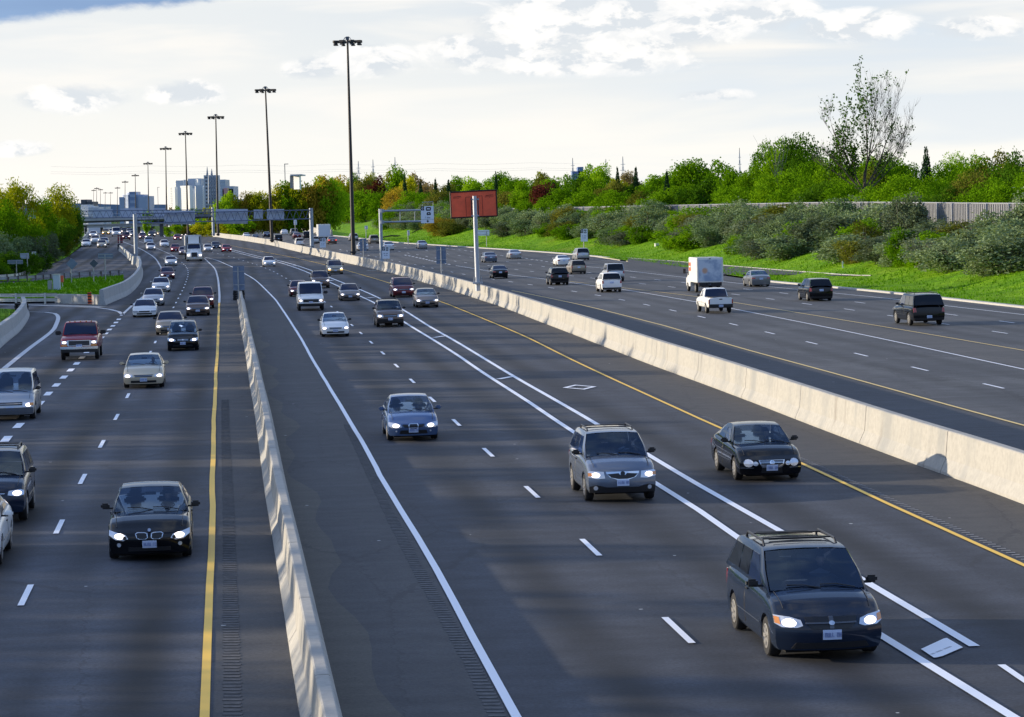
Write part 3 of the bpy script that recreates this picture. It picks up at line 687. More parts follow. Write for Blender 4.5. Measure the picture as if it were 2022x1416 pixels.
class Car:
    def __init__(s, kind):
        s.k = kind; S = s.S = BODY[kind]; s.L, s.W, s.H = S['L'], S['W'], S['H']; s.hw = s.W/2
        u0, u1, u2, u3 = S['u']; L = s.L; s.pick = 'pickup' in kind
        s.top = [(0, S['nose']-.06), (.06, S['nose']), (.35, S['nose']+(S['hood']-S['nose'])*.52), (.8, S['nose']+(S['hood']-S['nose'])*.86), (u0, S['hood']), (u1, S['belt']), (u3, S['deck'] if not s.pick else S['belt']), (L-.12, S['tail']+.02), (L, S['tail']-.06)]
        if s.pick: s.top = s.top[:6] + [(L-.05, S['tail']), (L, S['tail']-.02)]
        s.wid = [(0, .95), (.35, .985), (1.0, 1.0), (L-1.0, 1.0), (L-.3, .98), (L, .94)]
    def bend(s, v):           # v = (u, y, z): rounds nose and tail in plan and rakes the nose
        u, y, z = v; S = s.S; L = s.L
        g = max(0, 1-u/.95); g = g*g
        r = min(1, abs(y)/s.hw)
        zz = max(0, (z-.5)/(S['nose']-.5)); lowr = max(0, .42-z)
        u2 = u + g*(S['cf']*r**2.6 + S['rk']*min(1.2, zz)**2 + lowr*.22)
        gr = max(0, 1-(L-u)/.7); gr = gr*gr
        u2 -= gr*(S['cf']*.55*r**2.6 + max(0, .5-z)*.15 + (0 if s.pick else .05)*max(0, (z-.7)/.3))
        return (u2, y, z)
    def P(s, v):              # to local space, +x forward
        u, y, z = s.bend(v); return Vector((s.L/2-u, y, z))
    def section(s, u):
        S = s.S; w = lerp_tab(s.wid, u)*s.hw; zt = lerp_tab(s.top, u); zb = S['zb']
        arch = zb; ra = S['tr']+.07
        for ua in (S['fo'], s.L-S['ro']):
            if abs(u-ua) < ra: arch = max(arch, S['tr']-.02+math.sqrt(ra*ra-(u-ua)**2))
        h = zt-zb; cr = .035 if u > .3 else .01
        rows = [(.93, zb), (.975, zb+.10*h), (1.0, zb+.36*h), (1.0, zb+.60*h), (.985, zb+.80*h), (.955, zb+.92*h), (.90, zb+.985*h), (.62, zt+cr*.6), (.3, zt+cr), (0, zt+cr*1.15)]
        return [(w*fy, max(z, arch) if i < 6 else z) for i, (fy, z) in enumerate(rows)]
    def body_mesh(s, hole=False):
        S = s.S; L = s.L
        us = {0, .03, .08, .16, .3, L, L-.03, L-.08, L-.2, L-.35}
        for ua in (S['fo'], L-S['ro']):
            ra = S['tr']+.07
            for k in range(13): us.add(round(ua-ra*math.cos(math.pi*k/12), 3))
            us.add(ua-ra-.002); us.add(ua+ra+.002)
        x = .5
        while x < L-.4: us.add(x); x += .3
        us = sorted(u for u in us if 0 <= u <= L)
        q = [us[0]]
        for u in us[1:]:
            if u-q[-1] > .0015: q.append(u)
        us = q; V = []; Fc = []; n = None
        for u in us:
            r = s.section(u); n = len(r)
            ring = [(u, y, z) for y, z in r] + [(u, -y, z) for y, z in r[:-1][::-1]]
            V += [s.P(v) for v in ring]
        m = 2*n-1
        for j in range(len(us)-1):
            for i in range(m-1): Fc.append((j*m+i, (j+1)*m+i, (j+1)*m+i+1, j*m+i+1))
        # end caps as grids
        for end, flip in ((0, 0), (L, 1)):
            r = s.section(end); b = len(V); nx = 10
            for y, z in r:
                for i in range(nx+1): V.append(s.P((end, y-2*y*i/nx, z)))
            for j in range(n-1):
                for i in range(nx):
                    f = (b+j*(nx+1)+i, b+j*(nx+1)+i+1, b+(j+1)*(nx+1)+i+1, b+(j+1)*(nx+1)+i)
                    Fc.append(f if flip else f[::-1])
        # cab
        u0, u1, u2, u3 = S['u']; zbelt0, zbelt1 = lerp_tab(s.top, u0)-.01, lerp_tab(s.top, u3)-.01
        s.prof = pr = [(u0, zbelt0), (u0+(u1-u0)*.5, zbelt0+(S['H']-.06-zbelt0)*.55), (u1, S['H']-.055), (u1+.18, S['H']-.02), (u1*.5+u2*.5, S['H']), (u2-.15, S['H']-.025), (u2, S['H']-.06), (u2+(u3-u2)*.5, (S['H']-.06)*.5+zbelt1*.5+.02), (u3, zbelt1)]
        b = len(V); cols = []
        for u, z in pr:
            w = s.ys(u, z); zbl = lerp_tab(s.top, u)-.06; wb = s.ys(u, zbl)
            col = [(u, wb, zbl), (u, (wb+w)/2+.012, (zbl+z)/2), (u, w, z-.045 if z > zbl+.08 else z), (u, w-.035, z-.008), (u, w*.6, z+.015), (u, 0, z+.025)]
            col += [(a, -y, c) for a, y, c in col[:-1][::-1]]; cols.append(col); V += [Vector((s.L/2-a, y, c)) for a, y, c in col]
        m = len(cols[0])
        for j in range(len(cols)-1):
            for i in range(m-1):
                if hole and (j < 2 or j >= 6) and 3 <= i <= m-5: continue
                Fc.append((b+j*m+i, b+(j+1)*m+i, b+(j+1)*m+i+1, b+j*m+i+1))
        return V, Fc
    def ys(s, u, z):
        S = s.S; zb = S['belt']-.02; t = max(0, min(1, (z-zb)/(S['H']-zb)))
        w0 = .925*s.hw*min(1, .95+.05*min(1, max(0, u-.5))); return w0*(1-t)+s.hw*S['rw']*t + .02*math.sin(math.pi*t)
    def front(s, name, poly, m, parent, proud=.012, depth=.05, rear=False, cuts=(-.75, -.6, -.45, -.3, -.15, 0, .15, .3, .45, .6, .75)):
        bm = bmesh.new(); vs = [bm.verts.new((0, y, z)) for y, z in poly]; bm.faces.new(vs)
        for c in cuts: bmesh.ops.bisect_plane(bm, geom=bm.verts[:]+bm.edges[:]+bm.faces[:], plane_co=(0, c, 0), plane_no=(0, 1, 0))
        for c in (.35, .5, .6, .7, .8, .9): bmesh.ops.bisect_plane(bm, geom=bm.verts[:]+bm.edges[:]+bm.faces[:], plane_co=(0, 0, c), plane_no=(0, 0, 1))
        r = bmesh.ops.extrude_face_region(bm, geom=bm.faces[:]); ex = {v for v in r['geom'] if isinstance(v, bmesh.types.BMVert)}
        for v in bm.verts:
            p = s.P((s.L if rear else 0, v.co.y, v.co.z)); k = -1 if rear else 1
            v.co = p + Vector((k*(proud if v in ex else -depth), 0, 0))
        bmesh.ops.recalc_face_normals(bm, faces=bm.faces[:])
        me = bpy.data.meshes.new(name); bm.to_mesh(me); bm.free(); me.materials.append(m)
        return link(name, me, parent)
    def wind(s, name, rear, m, parent):
        pr = s.prof; seg = pr[6:9][::-1] if rear else pr[0:3]
        V = []; k = -1 if rear else 1; nx = 8
        pts = [(seg[0], .10), (seg[0], .5), (seg[1], 0), (seg[1], .6), (seg[2], None)]
        def lp(a, b, t): return (a[0]+(b[0]-a[0])*t, a[1]+(b[1]-a[1])*t)
        path = [lp(seg[0], seg[1], .06), lp(seg[0], seg[1], .5), seg[1], lp(seg[1], seg[2], .5), lp(seg[1], seg[2], .93)]
        for u, z in path:
            w = s.ys(u, z)-.055
            for i in range(nx+1):
                y = w-2*w*i/nx; crown = .020*(1-(y/w)**2)+.003
                V.append(Vector((s.L/2-u+k*.014+k*crown*.3, y, z+crown+.006)))
        n = nx+1; Fc = [(j*n+i, j*n+i+1, (j+1)*n+i+1, (j+1)*n+i) for j in range(len(path)-1) for i in range(nx)]
        return obj(name, V, Fc, m, parent, True)
    def side(s, name, poly, side, m, parent):
        """poly in (u, z)"""
        V = []; 
        for d in (.014, -.01):
            for u, z in poly: V.append(Vector((s.L/2-u, side*(s.ysm(u, z)+d), z)))
        n = len(poly); Fc = [tuple(range(n)), tuple(range(2*n-1, n-1, -1))] + [(i, n+i, n+(i+1) % n, (i+1) % n) for i in range(n)]
        return obj(name, V, Fc, m, parent)
    def ysm(s, u, z):
        zt = lerp_tab([(a, b) for a, b in s.prof], u) if s.prof[0][0] < u < s.prof[-1][0] else s.H
        zbl = lerp_tab(s.top, u)-.06; wb, w = s.ys(u, zbl), s.ys(u, zt)
        t = max(0, min(1, (z-zbl)/max(.05, zt-.045-zbl))); mid = (wb+w)/2+.012
        return wb+(mid-wb)*t*2 if t < .5 else mid+(w-mid)*(t-.5)*2
def wheel_meshes(r, lod):
    key = ('wheel', round(r, 3), lod)
    if key in MC: return MC[key]
    n = 24 if lod else 12; w = .21; V = []; Fc = []
    prof = [(-w/2, r*.62), (-w/2, r*.93), (-w/2+.03, r), (w/2-.03, r), (w/2, r*.93), (w/2, r*.62), (w/2-.03, r*.58), (w/2-.05, 0.001)]
    for y, rr in prof: V += [(rr*math.cos(2*math.pi*k/n), y, rr*math.sin(2*math.pi*k/n)) for k in range(n)]
    for j in range(len(prof)-1):
        for k in range(n): Fc.append((j*n+k, (j+1)*n+k, (j+1)*n+(k+1) % n, j*n+(k+1) % n))
    ty = mesh('wheel', V, Fc, M_TYRE, True, 40)
    mb = MB(); R = r*.62
    if lod:
        m = 30; V = []; Fc = []
        for rr, y in ((R, w/2+.005), (R*.86, w/2+.012), (R*.84, w/2-.02)): V += [(rr*math.cos(2*math.pi*k/m), y, rr*math.sin(2*math.pi*k/m)) for k in range(m)]
        for j in range(2):
            for k in range(m): Fc.append((j*m+k, (j+1)*m+k, (j+1)*m+(k+1) % m, j*m+(k+1) % m))
        mb.add(V, Fc)
        for k in range(7):
            a = 2*math.pi*k/7; c, s_ = math.cos(a), math.sin(a); q = []
            for y in (w/2+.012, w/2-.03):
                for rr, hw in ((R*.12, .028), (R*.88, .036)): q += [(c*rr-s_*hw, y, s_*rr+c*hw), (c*rr+s_*hw, y, s_*rr-c*hw)]
            mb.add(q, [(0, 1, 3, 2), (4, 6, 7, 5), (0, 2, 6, 4), (1, 5, 7, 3)])
        mb.add([(R*.2*math.cos(2*math.pi*k/12), w/2+.018, R*.2*math.sin(2*math.pi*k/12)) for k in range(12)], [tuple(range(12))[::-1]])
    else:
        mb.add([(R*math.cos(2*math.pi*k/12), w/2+.004, R*math.sin(2*math.pi*k/12)) for k in range(12)], [tuple(range(12))[::-1]])
    ri = mesh('rim', mb.v, mb.f, M_RIM); MC[key] = (ty, ri); return MC[key]

def vehicle(kind, paint, name, label, cat, group=None, lod=2, lit=True, face='plain', extra=(), glass=None, rimmat=None, bumper=None):
    """a car whose origin is on the ground midway between its ends; parts are children"""
    c = Car(kind); S = c.S; L, W, H = c.L, c.W, c.H; hw = W/2
    hole = lod > 1 and not c.pick and kind != 'van'; root = thing(name, label, cat, group=group); V, Fc = c.body_mesh(hole)
    key = ('body', kind, hole)
    if key not in MC: MC[key] = mesh('body', V, Fc, CP['white'], True, 38)
    b = link('body', MC[key], root); b.material_slots[0].link = 'OBJECT'; b.material_slots[0].material = CP[paint]
    g = glass or M_GLASS; gd = M_GLASSD if glass is None and kind in ('minivan', 'suv', 'bigsuv', 'jeep', 'wagon') else g
    def cached(k, fn):
        k = (k, lod > 0) if str(k).startswith('hl') else k
        if (kind, k) in MC: return [link(o[0], o[1], root) for o in MC[(kind, k)]]
        r = fn(); r = r if isinstance(r, list) else [r]; MC[(kind, k)] = [(o.name.split('.')[0], o.data) for o in r]; return r
    cached('ws%d' % hole, lambda: c.wind('windshield', False, M_CLEAR if hole else g, root))
    if kind != 'van': cached('rw%d' % hole, lambda: c.wind('rear_window', True, M_CLEAR if hole and gd is g else gd if not c.pick else g, root))
    if hole:
        def inside():
            u0, u1, u2, u3 = S['u']; out = []; zd = lerp_tab(c.top, u0)-.02; xs = L/2-u1-.35; out.append(MB().box((L/2-u0-.42, 0, zd-.10), (.55, hw*1.62, .16)).obj('dashboard', M_DASH, root))
            out.append(MB().box((0, 0, S['zb']+.32), (L*.55, W*.8, .10)).obj('cabin_floor', M_DASH, root))
            for rowx, sc__ in ((xs-.28, 1), (xs-1.15, .97)):
                for sd in (1, -1):
                    bm = bmesh.new()
                    for cc, dd in (((0, 0, -.30), (.50, .50, .16)), ((-.26, 0, .0), (.14, .50, .62)), ((-.32, 0, .38), (.10, .26, .20))):
                        r_ = bmesh.ops.create_cube(bm, size=1.0); bmesh.ops.scale(bm, vec=dd, verts=r_['verts']); bmesh.ops.translate(bm, vec=cc, verts=r_['verts'])
                    bmesh.ops.bevel(bm, geom=bm.edges[:], offset=.04, segments=2, affect='EDGES'); me = bpy.data.meshes.new('seat'); bm.to_mesh(me); bm.free(); me.materials.append(M_SEAT)
                    out.append(link('seat', me, root, (rowx, sd*.38, H-.66)))
            out.append(MB().box((L/2-u1-.10, 0, H-.20), (.04, .24, .07)).obj('rear_view_mirror', M_TRIM, root))
            mw = MB(); pts = [Vector((L/2-u0-.78+.05*math.sin(a), .38+.17*math.cos(a), zd+.02+.16*math.sin(a))) for a in [2*math.pi*k/14 for k in range(15)]]; mw.tube(pts, .014, 5); out.append(mw.obj('steering_wheel', M_TRIM, root))
            return out
        cached('inside', inside)
    u0, u1, u2, u3 = S['u']; H_ = H-.13; bl = lambda u: lerp_tab(c.top, u)+.035
    def sides():
        out = []
        for sd in (1, -1):
            um = u1+(u2-u1)*.30 if u2-u1 > 1.3 else u1+(u2-u1)*.48
            a = u0+.38
            out.append(c.side('side_window', [(a+.05, bl(a)), (u1+.10, H_), (um-.03, H_), (um-.03, bl(um))], sd, g, root))
            if kind != 'van' and not (kind == 'pickup' and False):
                ub = u2-.05 if u2-u1 < 1.8 else u1+(u2-u1)*.66
                e = min(u3-.28, ub+.35) if u2-u1 < 1.8 else ub
                if not c.pick or kind == 'pickup': out.append(c.side('side_window', [(um+.05, bl(um)), (um+.05, H_), (min(ub, u2-.08), H_), (e, bl(e))], sd, gd, root))
                if u2-u1 >= 1.8: out.append(c.side('side_window', [(ub+.07, bl(ub)), (ub+.07, H_), (u2-.10, H_), (u3-.22, bl(u3-.22))], sd, gd, root))
        return out
    cached('sw', sides)
    # underbody
    def under():
        mb = MB(); mb.box((0, 0, S['zb']+.12), (L-.5, W-.42, .34)); return mb.obj('underbody', M_UNDER, root)
    cached('ub', under)
    # wheels
    ty, ri = wheel_meshes(S['tr'], lod > 1)
    for x in (L/2-S['fo'], -(L/2-S['ro'])):
        for sd in (1, -1):
            wv = link('wheel', ty, root, (x, sd*(hw-.125), S['tr'])); wv.rotation_euler = (0, 0, 0 if sd > 0 else math.pi)
            if lod:
                rr = link('rim', ri, wv)
                if rimmat: rr.material_slots[0].link = 'OBJECT'; rr.material_slots[0].material = rimmat
    n = S['nose']; wl = hw*.955
    hm = M_HEAD if lit else M_HEADO
    HP = dict(   # headlamp outline (y from centre outward, z) for the +y side
        plain=[(.52*hw, n-.15), (.55*hw, n-.045), (.86*hw, n-.02), (wl, n-.05), (wl, n-.15), (.8*hw, n-.185)],
        kidney=[(.50*hw, n-.17), (.56*hw, n-.09), (.80*hw, n-.035), (wl, n+.005), (wl, n-.10), (.8*hw, n-.20), (.62*hw, n-.215)],
        round=[(.52*hw+.11*math.cos(a)*1.15+.16, n-.14+.105*math.sin(a)) for a in [k*math.pi/6 for k in range(12)]],
        square=[(.60*hw, n-.23), (.60*hw, n-.05), (.93*hw, n-.05), (.93*hw, n-.23)],
        van=[(.66*hw, n-.30), (.66*hw, n-.10), (.86*hw, n-.10), (.86*hw, n-.30)],
        mini=[(.50*hw, n-.19), (.53*hw, n-.10), (.70*hw, n-.055), (wl, n-.03), (wl, n-.16), (.85*hw, n-.215), (.6*hw, n-.22)],
        suvb=[(.50*hw, n-.22), (.53*hw, n-.055), (.90*hw, n-.04), (wl, n-.07), (wl, n-.19), (.7*hw, n-.235)],
        wing=[(.44*hw, n-.17), (.50*hw, n-.08), (.72*hw, n-.03), (wl, n-.005), (wl, n-.12), (.85*hw, n-.19), (.55*hw, n-.20)],
    )
    hp = HP.get({'kidney': 'kidney', 'oval': 'wing', 'mazda': 'suvb', 'jetta': 'round', 'ram': 'mini', 'superduty': 'square', 'van': 'van', 'egg': 'suvb', 'merc': 'wing', 'forester': 'suvb'}.get(face, 'plain'))
    cy_, cz_ = sum(p[0] for p in hp)/len(hp), sum(p[1] for p in hp)/len(hp)
    def heads():
        out = []
        for sd in (1, -1):
            o = c.front('headlight', [(sd*y, z) for y, z in hp], M_HEADO if lod else hm, root, .016); out.append(o)
            if lod and lit:
                by = cy_-(.03 if face in ('oval', 'kidney') else 0); rx, rz = (.11, .062) if face not in ('square', 'van') else (.10, .075)
                out.append(c.front('headlight_bulb', [(sd*by+rx*math.cos(2*math.pi*k/14), cz_-.005+rz*math.sin(2*math.pi*k/14)) for k in range(14)], M_HEAD, root, .022))
        return out
    for o in cached('hl'+face+str(lit), heads): pass
    def fr(name, poly, m, proud=.012, **k): return cached('f_'+face+name+str(round(poly[0][0], 3))+str(round(poly[0][1], 3)), lambda: c.front(name, poly, m, root, proud, **k))[0]
    def rect(y0, y1, z0, z1): return [(y0, z0), (y0, z1), (y1, z1), (y1, z0)]
    def ell(cy, cz, a, b_, m=18): return [(cy+a*math.cos(2*math.pi*k/m), cz+b_*math.sin(2*math.pi*k/m)) for k in range(m)]
    zb = S['zb']; zp = (zb+n)/2-.04
    if face == 'plain':
        fr('grille', [(-.42*hw, n-.16), (-.46*hw, n-.06), (.46*hw, n-.06), (.42*hw, n-.16)], M_TRIM)
        if lod: fr('grille_bar', rect(-.44*hw, .44*hw, n-.115, n-.10), M_CHROME, .02)
        fr('lower_grille', rect(-.62*hw, .62*hw, zb+.05, zb+.15), M_TRIM)
    elif face == 'kidney':
        for sd in (1, -1):
            k = [(sd*y, z) for y, z in [(.035, n-.15), (.04, n-.055), (.10, n-.035), (.26, n-.03), (.31, n-.06), (.28, n-.15), (.22, n-.185), (.08, n-.185)]]
            kk = [(sd*(.165+(abs(y)-.165)*.86), n-.11+(z-n+.11)*.82) for y, z in k]
            fr('grille_frame', k, M_CHROME, .02); fr('grille', kk, M_TRIM, .030)
            fr('fog_light', ell(sd*.72*hw, zb+.20, .045, .045, 12), M_HEADO, .02)
            fr('headlight_ring', ell(sd*.585*hw, n-.155, .04, .04, 12), M_TRIM, .026)
        fr('lower_grille', rect(-.5*hw, .5*hw, zb+.06, zb+.15), M_TRIM)
        fr('badge', ell(0, n+.005, .035, .03, 12), mat('badge', (.35, .42, .55), .3, .4), .02)
    elif face == 'oval':
        for sd in (1, -1):
            fr('side_grille', [(sd*.17, n-.18), (sd*.16, n-.085), (sd*.40*hw, n-.075), (sd*.44*hw, n-.10), (sd*.36*hw, n-.17)], M_TRIM, .018)
            fr('fog_light', ell(sd*.66*hw, zb+.15, .03, .03, 10), M_HEADO, .02)
        fr('grille_frame', [(-.155, n-.20), (-.165, n-.10), (-.13, n-.045), (.13, n-.045), (.165, n-.10), (.155, n-.20), (.10, n-.25), (-.10, n-.25)], M_CHROME, .024)
        fr('grille', [(-.125, n-.20), (-.135, n-.11), (-.11, n-.07), (.11, n-.07), (.135, n-.11), (.125, n-.20), (.08, n-.228), (-.08, n-.228)], M_TRIM, .032)
        fr('lower_grille', [(-.55*hw, zb+.06), (-.5*hw, zb+.18), (.5*hw, zb+.18), (.55*hw, zb+.06)], M_TRIM)
    elif face == 'mazda':
        fr('grille_frame', [(-.46*hw, n-.10), (-.47*hw, n-.055), (.47*hw, n-.055), (.46*hw, n-.10), (.36*hw, n-.20), (.15*hw, n-.26), (-.15*hw, n-.26), (-.36*hw, n-.20)], M_CHROME, .014)
        fr('grille', [(-.43*hw, n-.115), (-.12*hw, n-.095), (-.07*hw, n-.14), (.07*hw, n-.14), (.12*hw, n-.095), (.43*hw, n-.115), (.33*hw, n-.20), (.13*hw, n-.24), (-.13*hw, n-.24), (-.33*hw, n-.20)], M_TRIM, .024)
        fr('badge', ell(0, n-.10, .06, .05, 14), M_TRIM, .034)
        fr('bumper', [(-.93*hw, zb+.0), (-.93*hw, zb+.16), (-.72*hw, zb+.20), (-.45*hw, zb+.14), (.45*hw, zb+.14), (.72*hw, zb+.20), (.93*hw, zb+.16), (.93*hw, zb)], M_TRIM, .02)
        for sd in (1, -1):
            fr('fog_light', ell(sd*.76*hw, zb+.12, .055, .055, 12), M_HEADO, .032)
            fr('turn_lens', [(sd*.84*hw, n-.16), (sd*.86*hw, n-.09), (sd*wl, n-.08), (sd*wl, n-.17)], M_AMBER, .024)
    elif face == 'jetta':
        fr('grille_frame', [(-.40*hw, n-.06), (.40*hw, n-.06), (.36*hw, n-.18), (.30*hw, n-.26), (-.30*hw, n-.26), (-.36*hw, n-.18)], M_CHROME, .014)
        fr('grille', [(-.36*hw, n-.07), (.36*hw, n-.07), (.32*hw, n-.175), (-.32*hw, n-.175)], M_TRIM, .022)
        for z in (n-.10, n-.13): fr('grille_bar', rect(-.34*hw, .34*hw, z-.006, z+.006), M_CHROME, .028)
        fr('badge', ell(0, n-.125, .065, .065, 16), M_CHROME, .036)
        fr('lower_grille', [(-.33*hw, zb+.05), (-.3*hw, zb+.20), (.3*hw, zb+.20), (.33*hw, zb+.05)], M_TRIM)
        for sd in (1, -1):
            fr('inner_lamp', ell(sd*.50*hw, n-.155, .075, .06, 12), M_HEADO, .014)
            fr('bumper_strip', rect(sd*.55*hw, sd*.93*hw, n-.285, n-.262), M_CHROME, .018)
    elif face == 'ram':
        fr('grille', [(-.44*hw, n-.16), (-.46*hw, n-.055), (.46*hw, n-.055), (.44*hw, n-.16), (.34*hw, n-.245), (-.34*hw, n-.245)], M_TRIM, .012)
        fr('grille_bar', rect(-.45*hw, .45*hw, n-.160, n-.138), mat('grille_grey', (.10, .11, .13), .35, .3), .026)
        fr('grille_post', rect(-.035, .035, n-.24, n-.05), MAT['grille_grey'], .027)
        fr('badge', ell(0, n-.145, .05, .035, 12), M_CHROME, .042)
        fr('lower_grille', [(-.70*hw, zb+.03), (-.62*hw, zb+.13), (.62*hw, zb+.13), (.70*hw, zb+.03)], M_TRIM, .014)
        for sd in (1, -1): fr('turn_lens', [(sd*.87*hw, n-.17), (sd*.88*hw, n-.06), (sd*wl, n-.045), (sd*wl, n-.15)], M_AMBER, .024)
    elif face == 'superduty':
        fr('grille_frame', rect(-.60*hw, .60*hw, n-.34, n-.03), M_CHROME, .02); fr('grille', rect(-.54*hw, .54*hw, n-.31, n-.06), M_TRIM, .03)
        for z in (n-.12, n-.19, n-.25): fr('grille_bar', rect(-.52*hw, .52*hw, z-.01, z+.01), mat('dark_bar', (.10, .10, .11), .4), .036)
        fr('bumper', [(-.97*hw, n-.50), (-.97*hw, n-.37), (.97*hw, n-.37), (.97*hw, n-.50)], M_CHROME, .09, depth=.1)
        fr('valance', rect(-.95*hw, .95*hw, zb-.12, n-.51), M_TRIM, .06, depth=.1)
        for sd in (1, -1): fr('turn_lens', rect(sd*.62*hw, sd*.92*hw, n-.345, n-.25), M_AMBER, .02)
    elif face == 'van':
        fr('grille', rect(-.58*hw, .58*hw, n-.34, n-.10), M_TRIM, .014)
        fr('bumper', rect(-.97*hw, .97*hw, n-.60, n-.42), M_TRIM, .09, depth=.1)
        fr('bumper_strip', rect(-.9*hw, .9*hw, n-.415, n-.385), M_CHROME, .05)
        for sd in (1, -1): fr('turn_lens', rect(sd*.87*hw, sd*.95*hw, n-.32, n-.09), M_AMBER, .02)
    elif face == 'merc':
        fr('grille', [(-.28*hw, n-.17), (-.42*hw, n-.06), (.42*hw, n-.06), (.28*hw, n-.17)], M_TRIM, .012)
        for z in (n-.085, n-.115, n-.145): fr('grille_bar', rect(-.34*hw, .34*hw, z-.007, z+.007), M_CHROME, .02)
        fr('badge', ell(0, n-.11, .045, .045, 14), M_CHROME, .03)
        fr('lower_grille', rect(-.6*hw, .6*hw, zb+.05, zb+.15), M_TRIM)
    elif face == 'forester':
        fr('grille', rect(-.44*hw, .44*hw, n-.22, n-.06), M_TRIM, .012); fr('grille_bar', rect(-.42*hw, .42*hw, n-.15, n-.13), M_CHROME, .02)
        fr('bumper', rect(-.93*hw, .93*hw, zb+.02, zb+.26), M_TRIM, .02)
    elif face == 'egg':
        fr('grille', rect(-.5*hw, .5*hw, n-.14, n-.04), M_TRIM, .012); fr('grille_bar', rect(-.48*hw, .48*hw, n-.10, n-.085), M_CHROME, .02)
        fr('bumper', rect(-.94*hw, .94*hw, zb+.02, zb+.26), mat('grey_bumper', (.10, .11, .13), .6), .05)
        for sd in (1, -1): fr('turn_lens', rect(sd*.80*hw, sd*wl, n-.17, n-.07), M_AMBER, .026)
    # number plates
    def plate(rear):
        zc = (S['tail']-.22 if kind in ('suv', 'minivan', 'bigsuv', 'wagon') else S['tail']-.20) if rear else zp
        if rear and 'pickup' in kind: zc = zb+.10
        if rear and kind in ('bigsuv',): zc = zb+.22
        o = c.front('license_plate', rect(-.155, .155, zc-.08, zc+.08), M_PLATE, root, .034 if not (rear and c.pick) else .09, rear=rear)
        if lod > 1:
            x = (1 if not rear else -1); mb = MB(); rnd = random.Random(sum(map(ord, label)))
            px = c.P((0 if not rear else L, 0, zc)).x + x*(.038 if not (rear and c.pick) else .094)
            for i in range(7):
                if i == 4: continue
                y = -.12+i*.04; mb.box((px, y, zc), (.006, .006, .075)); mb.box((px, y+.018, zc+rnd.choice((-.03, 0, .03))), (.006, .014, .008))
                if rnd.random() < .6: mb.box((px, y+.022, zc), (.006, .006, .075))
            mb.obj('plate_lettering', M_PLATET, o)
        return o
    plate(False) if 'noplate' not in extra else None
    plate(True)
    # tail lamps and rear bumper
    tz = S['tail']
    if kind in ('sedan', 'compact', 'coupe', 'exec'): tp = [(.58*hw, tz-.20), (.58*hw, tz-.09), (.93*hw, tz-.07), (.935*hw, tz-.21)]
    elif c.pick: tp = [(.86*hw, tz-.40), (.86*hw, tz-.10), (.95*hw, tz-.10), (.95*hw, tz-.40)]
    else: tp = [(.76*hw, tz-.30), (.80*hw, tz-.05), (.94*hw, tz-.05), (.94*hw, tz-.32)]
    tm = M_TAILB if 'brake' in extra else M_TAIL
    cached('tl'+str('brake' in extra), lambda: [c.front('taillight', [(sd*y, z) for y, z in tp], tm, root, .016, rear=True) for sd in (1, -1)])
    if c.pick: cached('rb', lambda: c.front('rear_bumper', rect(-.93*hw, .93*hw, zb-.02, zb+.22), M_TRIM, root, .08, rear=True, depth=.1))
    elif kind in ('suv', 'jeep', 'bigsuv', 'minivan', 'van', 'wagon'): cached('rb', lambda: c.front('rear_bumper', rect(-.9*hw, .9*hw, zb+.02, zb+.16), M_TRIM, root, .02, rear=True))
    # mirrors
    if lod:
        big = kind in ('pickup', 'van'); msz = (.12, .30, .22) if big else (.10, .20, .13)
        key = (kind, 'mirror')
        if key not in MC:
            bm = bmesh.new(); bmesh.ops.create_cube(bm, size=1.0); bmesh.ops.scale(bm, vec=msz, verts=bm.verts[:])
            bmesh.ops.bevel(bm, geom=bm.edges[:], offset=.035, segments=2, affect='EDGES')
            me = bpy.data.meshes.new('mirror'); bm.to_mesh(me); bm.free(); me.materials.append(M_TRIM); MC[key] = me
        um = u0+.42; zz = lerp_tab(c.top, um)+.09
        for sd in (1, -1):
            mo = link('mirror', MC[key], root, (L/2-um, sd*(hw+(.17 if big else .09)), zz))
            if paint in ('white', 'beige', 'silver', 'pearl', 'blue') and not big and 'blackmirrors' not in extra:
                mo.material_slots[0].link = 'OBJECT'; mo.material_slots[0].material = CP[paint]
            ar = MB().box((L/2-um-.01, sd*(hw-.02), zz-.05), (.05, .20, .04)); ar.obj('mirror_arm', M_TRIM, mo, loc=(-(L/2-um), -sd*(hw+(.17 if big else .09)), -zz))
    if lod > 1:
        # door seams, handles, wipers
        def det():
            out = []
            um = u1+(u2-u1)*.30 if u2-u1 > 1.3 else u1+(u2-u1)*.48
            for sd in (1, -1):
                mb = MB()
                for u in (um+.02, ):
                    pts = [Vector((L/2-u, sd*(c.sec_y(u, z)+.002), z)) for z in (zb+.12, zb+.35, zb+.55, lerp_tab(c.top, u)-.08)]
                    mb.tube(pts, .006, 4)
                pts = [Vector((L/2-u, sd*(c.sec_y(u, zb+.30)+.004), zb+.30)) for u in (S['fo']+S['tr']+.12, L/2, L-S['ro']-S['tr']-.12)]
                mb.tube(pts, .010, 4)
                out.append(mb.obj('door_seam', M_TRIM, root))
            for sd in (1, -1):
                for u in (um-.18,):
                    z = lerp_tab(c.top, u)-.16; out.append(MB().box((L/2-u, sd*(c.sec_y(u, z)+.01), z), (.18, .03, .03)).obj('door_handle', M_TRIM, root))
            for k in (0, 1):
                y0 = -.55*hw+k*.62*hw; z0 = lerp_tab(c.top, u0)+.05
                out.append(MB().tube([(L/2-u0+.0, y0+.62*hw, z0-.01), (L/2-u0-.05, y0+.3*hw, z0+.045), (L/2-u0-.05, y0, z0+.05)], .012, 5).obj('wiper', M_TRIM, root))
